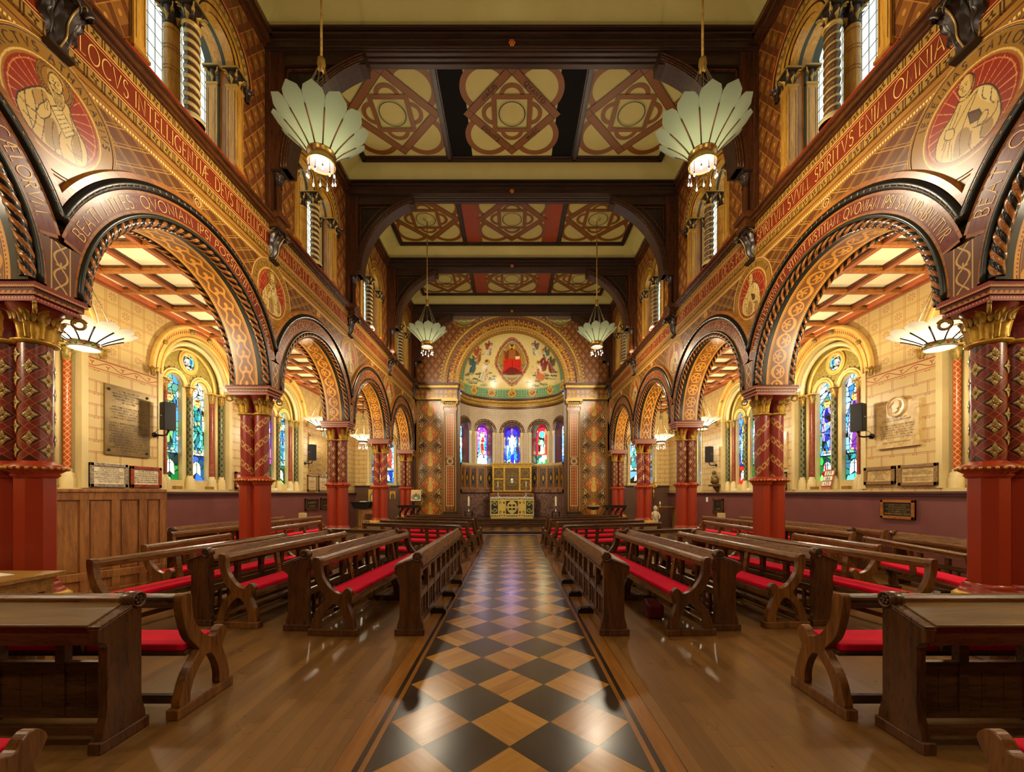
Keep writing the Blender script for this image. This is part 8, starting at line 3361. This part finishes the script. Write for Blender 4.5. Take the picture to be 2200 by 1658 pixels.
# icon on a stand by the chancel
root = empty('icon_stand', (-4.36, 18.35, 0.12), 0, 'brass stand carrying a square icon of three seated figures, left of the chancel', 'icon stand')
b = MB()
b.lathe([(.2, 0), (.2, .02), (.05, .06), (.02, .1), (.018, .4), (.035, .44), (.018, .48), (.018, 1.12)], M_brass, 0, 0, 12)
b.build('stand', root)
cv = Canvas(.46, .52, 48, c(216, 176, 92))
for x_, col in ((.12, c(120, 110, 60)), (.23, c(70, 50, 40)), (.34, c(60, 110, 80))):
    yy = .3 if x_ != .23 else .34
    cv.poly([(x_ - .08, .08), (x_ - .09, yy - .1), (x_ - .03, yy), (x_ + .03, yy), (x_ + .09, yy - .1), (x_ + .08, .08)], col, True)
    cv.disc(x_, yy + .06, .05, c(226, 196, 120)); cv.disc(x_, yy + .05, .03, c(150, 104, 66))
cv.poly([(.16, .1), (.3, .1), (.28, .18), (.18, .18)], c(226, 216, 190))
b = MB()
b.M = Matrix.Translation((0, 0, 1.14)) @ Matrix.Rotation(R(-12), 4, 'X')
cv.sheet(b, M_paint, lambda a, q: np.stack([a - .23, np.full(a.shape, -.021), q], -1))
b.box(-.23, .23, -.02, .01, 0, .52, M_goldd)
b.box(-.26, .26, -.06, .02, -.03, 0, M_iron)
b.build('icon_panel', root)


# choir stall fronts
def stall(s):
    root = empty('choir_stall', (s * 4.28, 16.9, 0.12), 0, 'dark carved stall with S-curved legs beside the chancel on the %s' % SD[s], 'choir stall', 'dark carved stalls')
    b = MB()
    b.box(-.46, .46, -.2, .2, .95, 1.0, M_black2)
    b.box(-.44, .44, -.18, .18, .88, .95, M_darkwood)
    b.build('shelf', root, bevel=0.006)
    for i in range(4):
        x = -.36 + i * .24
        pts = [(x - .03, .0), (x + .06, .12), (x + .07, .3), (x - .04, .48), (x - .06, .66), (x + .04, .82), (x + .1, .9)]
        q = catmull(pts, 4, False)
        b = MB()
        b.tube([(a, 0, z) for a, z in q], 0.032, M_darkwood, 6)
        b.tube([(a * 1.0, .14, z) for a, z in q], 0.032, M_darkwood, 6)
        b.build('curved_leg', root)
    b = MB()
    b.box(-.46, .46, -.04, .2, 0, .06, M_darkwood)
    b.build('base', root)


def rail(s):
    root = empty('altar_rail', (s * 3.4, 17.45, 0.12), 0, 'low dark kneeling rail before the altar on the %s' % SD[s], 'altar rail', 'kneeling rails')
    b = MB()
    b.box(-1.25, 1.25, -.09, .09, .52, .57, M_desk)
    b.build('top_rail', root, bevel=0.01)
    b = MB()
    b.box(-1.2, 1.2, -.02, .02, .08, .5, M_dpew)
    b.build('panel', root)
    for x in (-1.18, -.4, .4, 1.18):
        b = MB()
        b.box(x - .04, x + .04, -.06, .06, 0, .52, M_desk)
        b.build('post', root)


for s in (-1, 1):
    stall(s)
    rail(s)
# small cloth-covered table right of the altar
root = empty('credence_table', (3.72, 18.75, 0.3), 0, 'small wooden table with a white-topped dark cloth right of the altar', 'table')
b = MB()
for sx in (-1, 1):
    for sy in (-1, 1):
        b.box(sx * .27 - .02, sx * .27 + .02, sy * .17 - .02, sy * .17 + .02, 0, .68, M_chair)
b.build('frame', root)
b = MB()
P = np.zeros((15, 3, 3))
for i, t in enumerate(np.linspace(-1, 1, 15)):
    for j, y in enumerate((-.21, 0, .21)):
        P[i, j] = (t * .34, y, .71 - .06 * (1 - t * t) * 0 + .03 * t * t)
b.grid(P, M_whitecloth)
b.prism([(-.3, .7), (.3, .7), (.24, .58), (0, .54), (-.24, .58)], -.2, -.19, 'y', M_iron)
b.build('cloth', root)
# processional cross and table at the end of the right aisle
root = empty('processional_cross', (6.78, YA - 0.13, 0), 0, 'ornate gilt processional cross standing against the right end wall', 'cross')
b = MB()
b.tube([(0, 0, 0), (0, 0, 1.75)], 0.015, M_darkwood, 8)
b.build('staff', root)
b = MB()
b.lathe([(.001, 1.2), (.02, 1.25), (.05, 1.5), (.03, 1.6), (.06, 1.7), (.02, 1.75), (.02, 1.85)], M_brass, 0, 0, 10)
b.tube([(0.17 * math.cos(a), 0, 2.02 + 0.13 * math.sin(a)) for a in np.linspace(0, 2 * PI, 20, endpoint=False)], 0.03, M_gold, 6, True)
for a in range(8):
    q = a * PI / 4
    b.tube([(0, 0, 2.02), (.2 * math.cos(q), 0, 2.02 + .17 * math.sin(q))], [0.04, 0.015], M_gold, 6)
b.tube([(0, 0, 2.1), (0, 0, 2.42)], [0.03, 0.01], M_gold, 6)
b.sphere(0, 0, 2.32, 0.035, M_gold, 8)
b.build('gilt_head', root)
root = empty('small_table', (7.05, 18.6, 0), 0, 'plain pale wooden table at the end of the right aisle', 'table')
b = MB()
b.box(-.42, .42, -.2, .2, .98, 1.0, M_table)
b.build('table_top', root)
for sx in (-1, 1):
    b = MB()
    b.box(sx * .4 - .02, sx * .4 + .02, -.18, .18, 0, .98, M_table)
    b.build('leg', root)
root = empty('candle', (6.8, 18.6, 1.0), 0, 'white candle in a holder on the pale table, right aisle end', 'candle')
b = MB()
b.lathe([(.06, 0), (.05, .02), (.02, .04), (.02, .1), (.001, .1)], M_brass, 0, 0, 10)
b.build('holder', root)
b = MB()
b.lathe([(.028, .1), (.028, .23), (.001, .235)], M_wax, 0, 0, 10)
b.build('wax', root)
# pale statue of a standing child by the fourth right pier
b = MB()
sp = [(0.16, 0), (0.16, 0.1), (0.13, 0.12)]
b.lathe(sp, M_whitemarble, 0, 0, 12)
for sx in (-1, 1):
    b.tube([(sx * .05, 0, .1), (sx * .055, .02, .3), (sx * .05, -.02, .5), (sx * .035, 0, .62)], [.035, .045, .055, .07], M_whitemarble, 8)
    b.tube([(sx * .10, 0, .86), (sx * .17, -.02, .72), (sx * .12, -.09, .62)], [.04, .032, .026], M_whitemarble, 8)
b.tube([(0, 0, .56), (0, .01, .66), (0, 0, .78), (0, 0, .88), (0, -.01, .93)], [.09, .1, .11, .09, .045], M_whitemarble, 10)
b.sphere(0, -.015, 1.02, .08, M_whitemarble, 12, 1.15)
b.sphere(0, .015, 1.06, .075, M_darkstone if 'M_darkstone' in globals() else M_greymarble, 10)
tag(b.build('statue', None, (5.62, 15.9, 0)), 'pale stone statue of a standing child beside the fourth right pier', 'statue')
# stone carving on a bracket, right wall
root = empty('stone_carving', (XA, 14.85, 1.93), 0, 'dark carved stone group on a wall bracket, far right aisle', 'sculpture')
b = MB()
b.box(0, -.24, -.22, .22, -.07, 0, M_dpewend)
b.prism([(0, -.07), (-.16, -.07), (0, -.3)], -.08, .08, 'y', M_dpewend)
b.build('bracket', root)
b = MB()
for (y, z, r_, sz) in ((-.03, .16, .12, 1.3), (.06, .26, .1, 1.2), (-.08, .3, .07, 1.0), (.05, .44, .075, 1.1), (.1, .12, .1, 1.1)):
    b.sphere(-.12, y, z, r_, M_bronze, 10, sz)
b.tube([(-.14, -.1, .3), (-.2, 0, .22), (-.16, .08, .2)], .04, M_bronze, 8)
b.build('figures', root)
# small boxes on the dado
for s, y, z, lab in ((1, 16.6, 1.40, 'small white switch box on the right dado near the end wall'), (1, 15.6, 1.37, 'small white switch box on the right dado above the pews'), (-1, 16.95, 1.4, 'small white switch box on the left dado beside two dark tablets')):
    b = MB()
    b.box(0, -s * .03, -.06, .06, -.09, .09, M_white)
    tag(b.build('switch_box', None, (s * (XA - .02), y, z), 0, bevel=0.006), lab, 'switch box', 'white switch boxes')
# books and boxes resting on pew rails at the far ends
for x, y, lab in ((-6.9, 13.35, 'white box standing on the far end of the left wall pew'), (6.9, 13.35, 'white box with an arched hole standing on the far right wall pew')):
    b = MB()
    b.box(-.08, .08, -.07, .07, 0, .76, M_dpewend)
    b.box(-.1, .1, -.08, .08, .76, .96, M_stone)
    tag(b.build('offertory_box', None, (x, y, 0), 0, bevel=0.008), lab, 'box')
# little candles on the window ledges
for s in (-1, 1):
    for k, dy in ((2, -.55), (2, .42), (3, .4), (3, -.5)):
        b = MB()
        b.box(-.05, .05, -.09, .09, 0, .075, M_table if k == 2 else M_white)
        tag(b.build('ledge_box', None, (s * (XA + .06), BAY[k] + WOFF + dy, 1.70), 0, bevel=0.004), 'small box lying on the %s window ledge of the %s aisle' % (ORD[k - 1], SD[s]), 'box', 'small boxes on the %s ledge, %s aisle' % (ORD[k - 1], SD[s]))
# two short steps laid on the altar platform
for x, lab in ((-.17, 'dark strip lying on the lowest altar step, left of the pair'), (.2, 'brown block lying on the lowest altar step, right of the pair')):
    b = MB()
    b.box(-.19, .19, -.06, .06, 0, .035 if x < 0 else .07, M_desk)
    tag(b.build('footboard', None, (x, 17.68, .12), 0, bevel=0.006), lab, 'footboard')
# floodlights standing on the window sills, turned to the chancel
for s in (-1, 1):
    root = empty('floodlight', (s * 4.62, BAY[3] - 0.45, 6.885), 0, 'small black floodlight on the sill of the third %s clerestory window, aimed at the chancel' % SD[s], 'floodlight', 'floodlights for the chancel')
    b = MB()
    b.box(-.05, .05, -.05, .05, 0, .02, M_iron)
    b.tube([(0, 0, .02), (0, 0, .09)], .012, M_iron, 6)
    b.build('stand', root)
    tgt = Vector((s * 1.2, 20.0, 5.6))
    src = Vector((s * 4.62, BAY[3] - 0.45, 6.885 + .13))
    q = (tgt - src).to_track_quat('-Z', 'Y')
    b = MB()
    b.M = Matrix.Translation((0, 0, .13)) @ q.to_matrix().to_4x4()
    b.lathe([(.001, .09), (.03, .085), (.045, .05), (.06, -.06), (.055, -.06), (.04, -.02), (.001, -.015)], M_iron, 0, 0, 14)
    b.build('housing', root)
    b = MB()
    b.M = Matrix.Translation((0, 0, .13)) @ q.to_matrix().to_4x4()
    b.lathe([(.001, -.045), (.05, -.05)], M_diffw, 0, 0, 14)
    b.build('lens', root)
    ld = D.lights.new('flood_light', 'SPOT')
    ld.energy = FLOOD
    ld.spot_size = R(75)
    ld.spot_blend = 0.8
    ld.shadow_soft_size = 0.05
    ld.color = (1.0, 0.86, 0.62)
    o = D.objects.new('flood_light', ld)
    COL.objects.link(o)
    o.parent = root
    o.location = Vector((0, 0, .13)) + q @ Vector((0, 0, -.08))
    o.rotation_euler = q.to_euler()
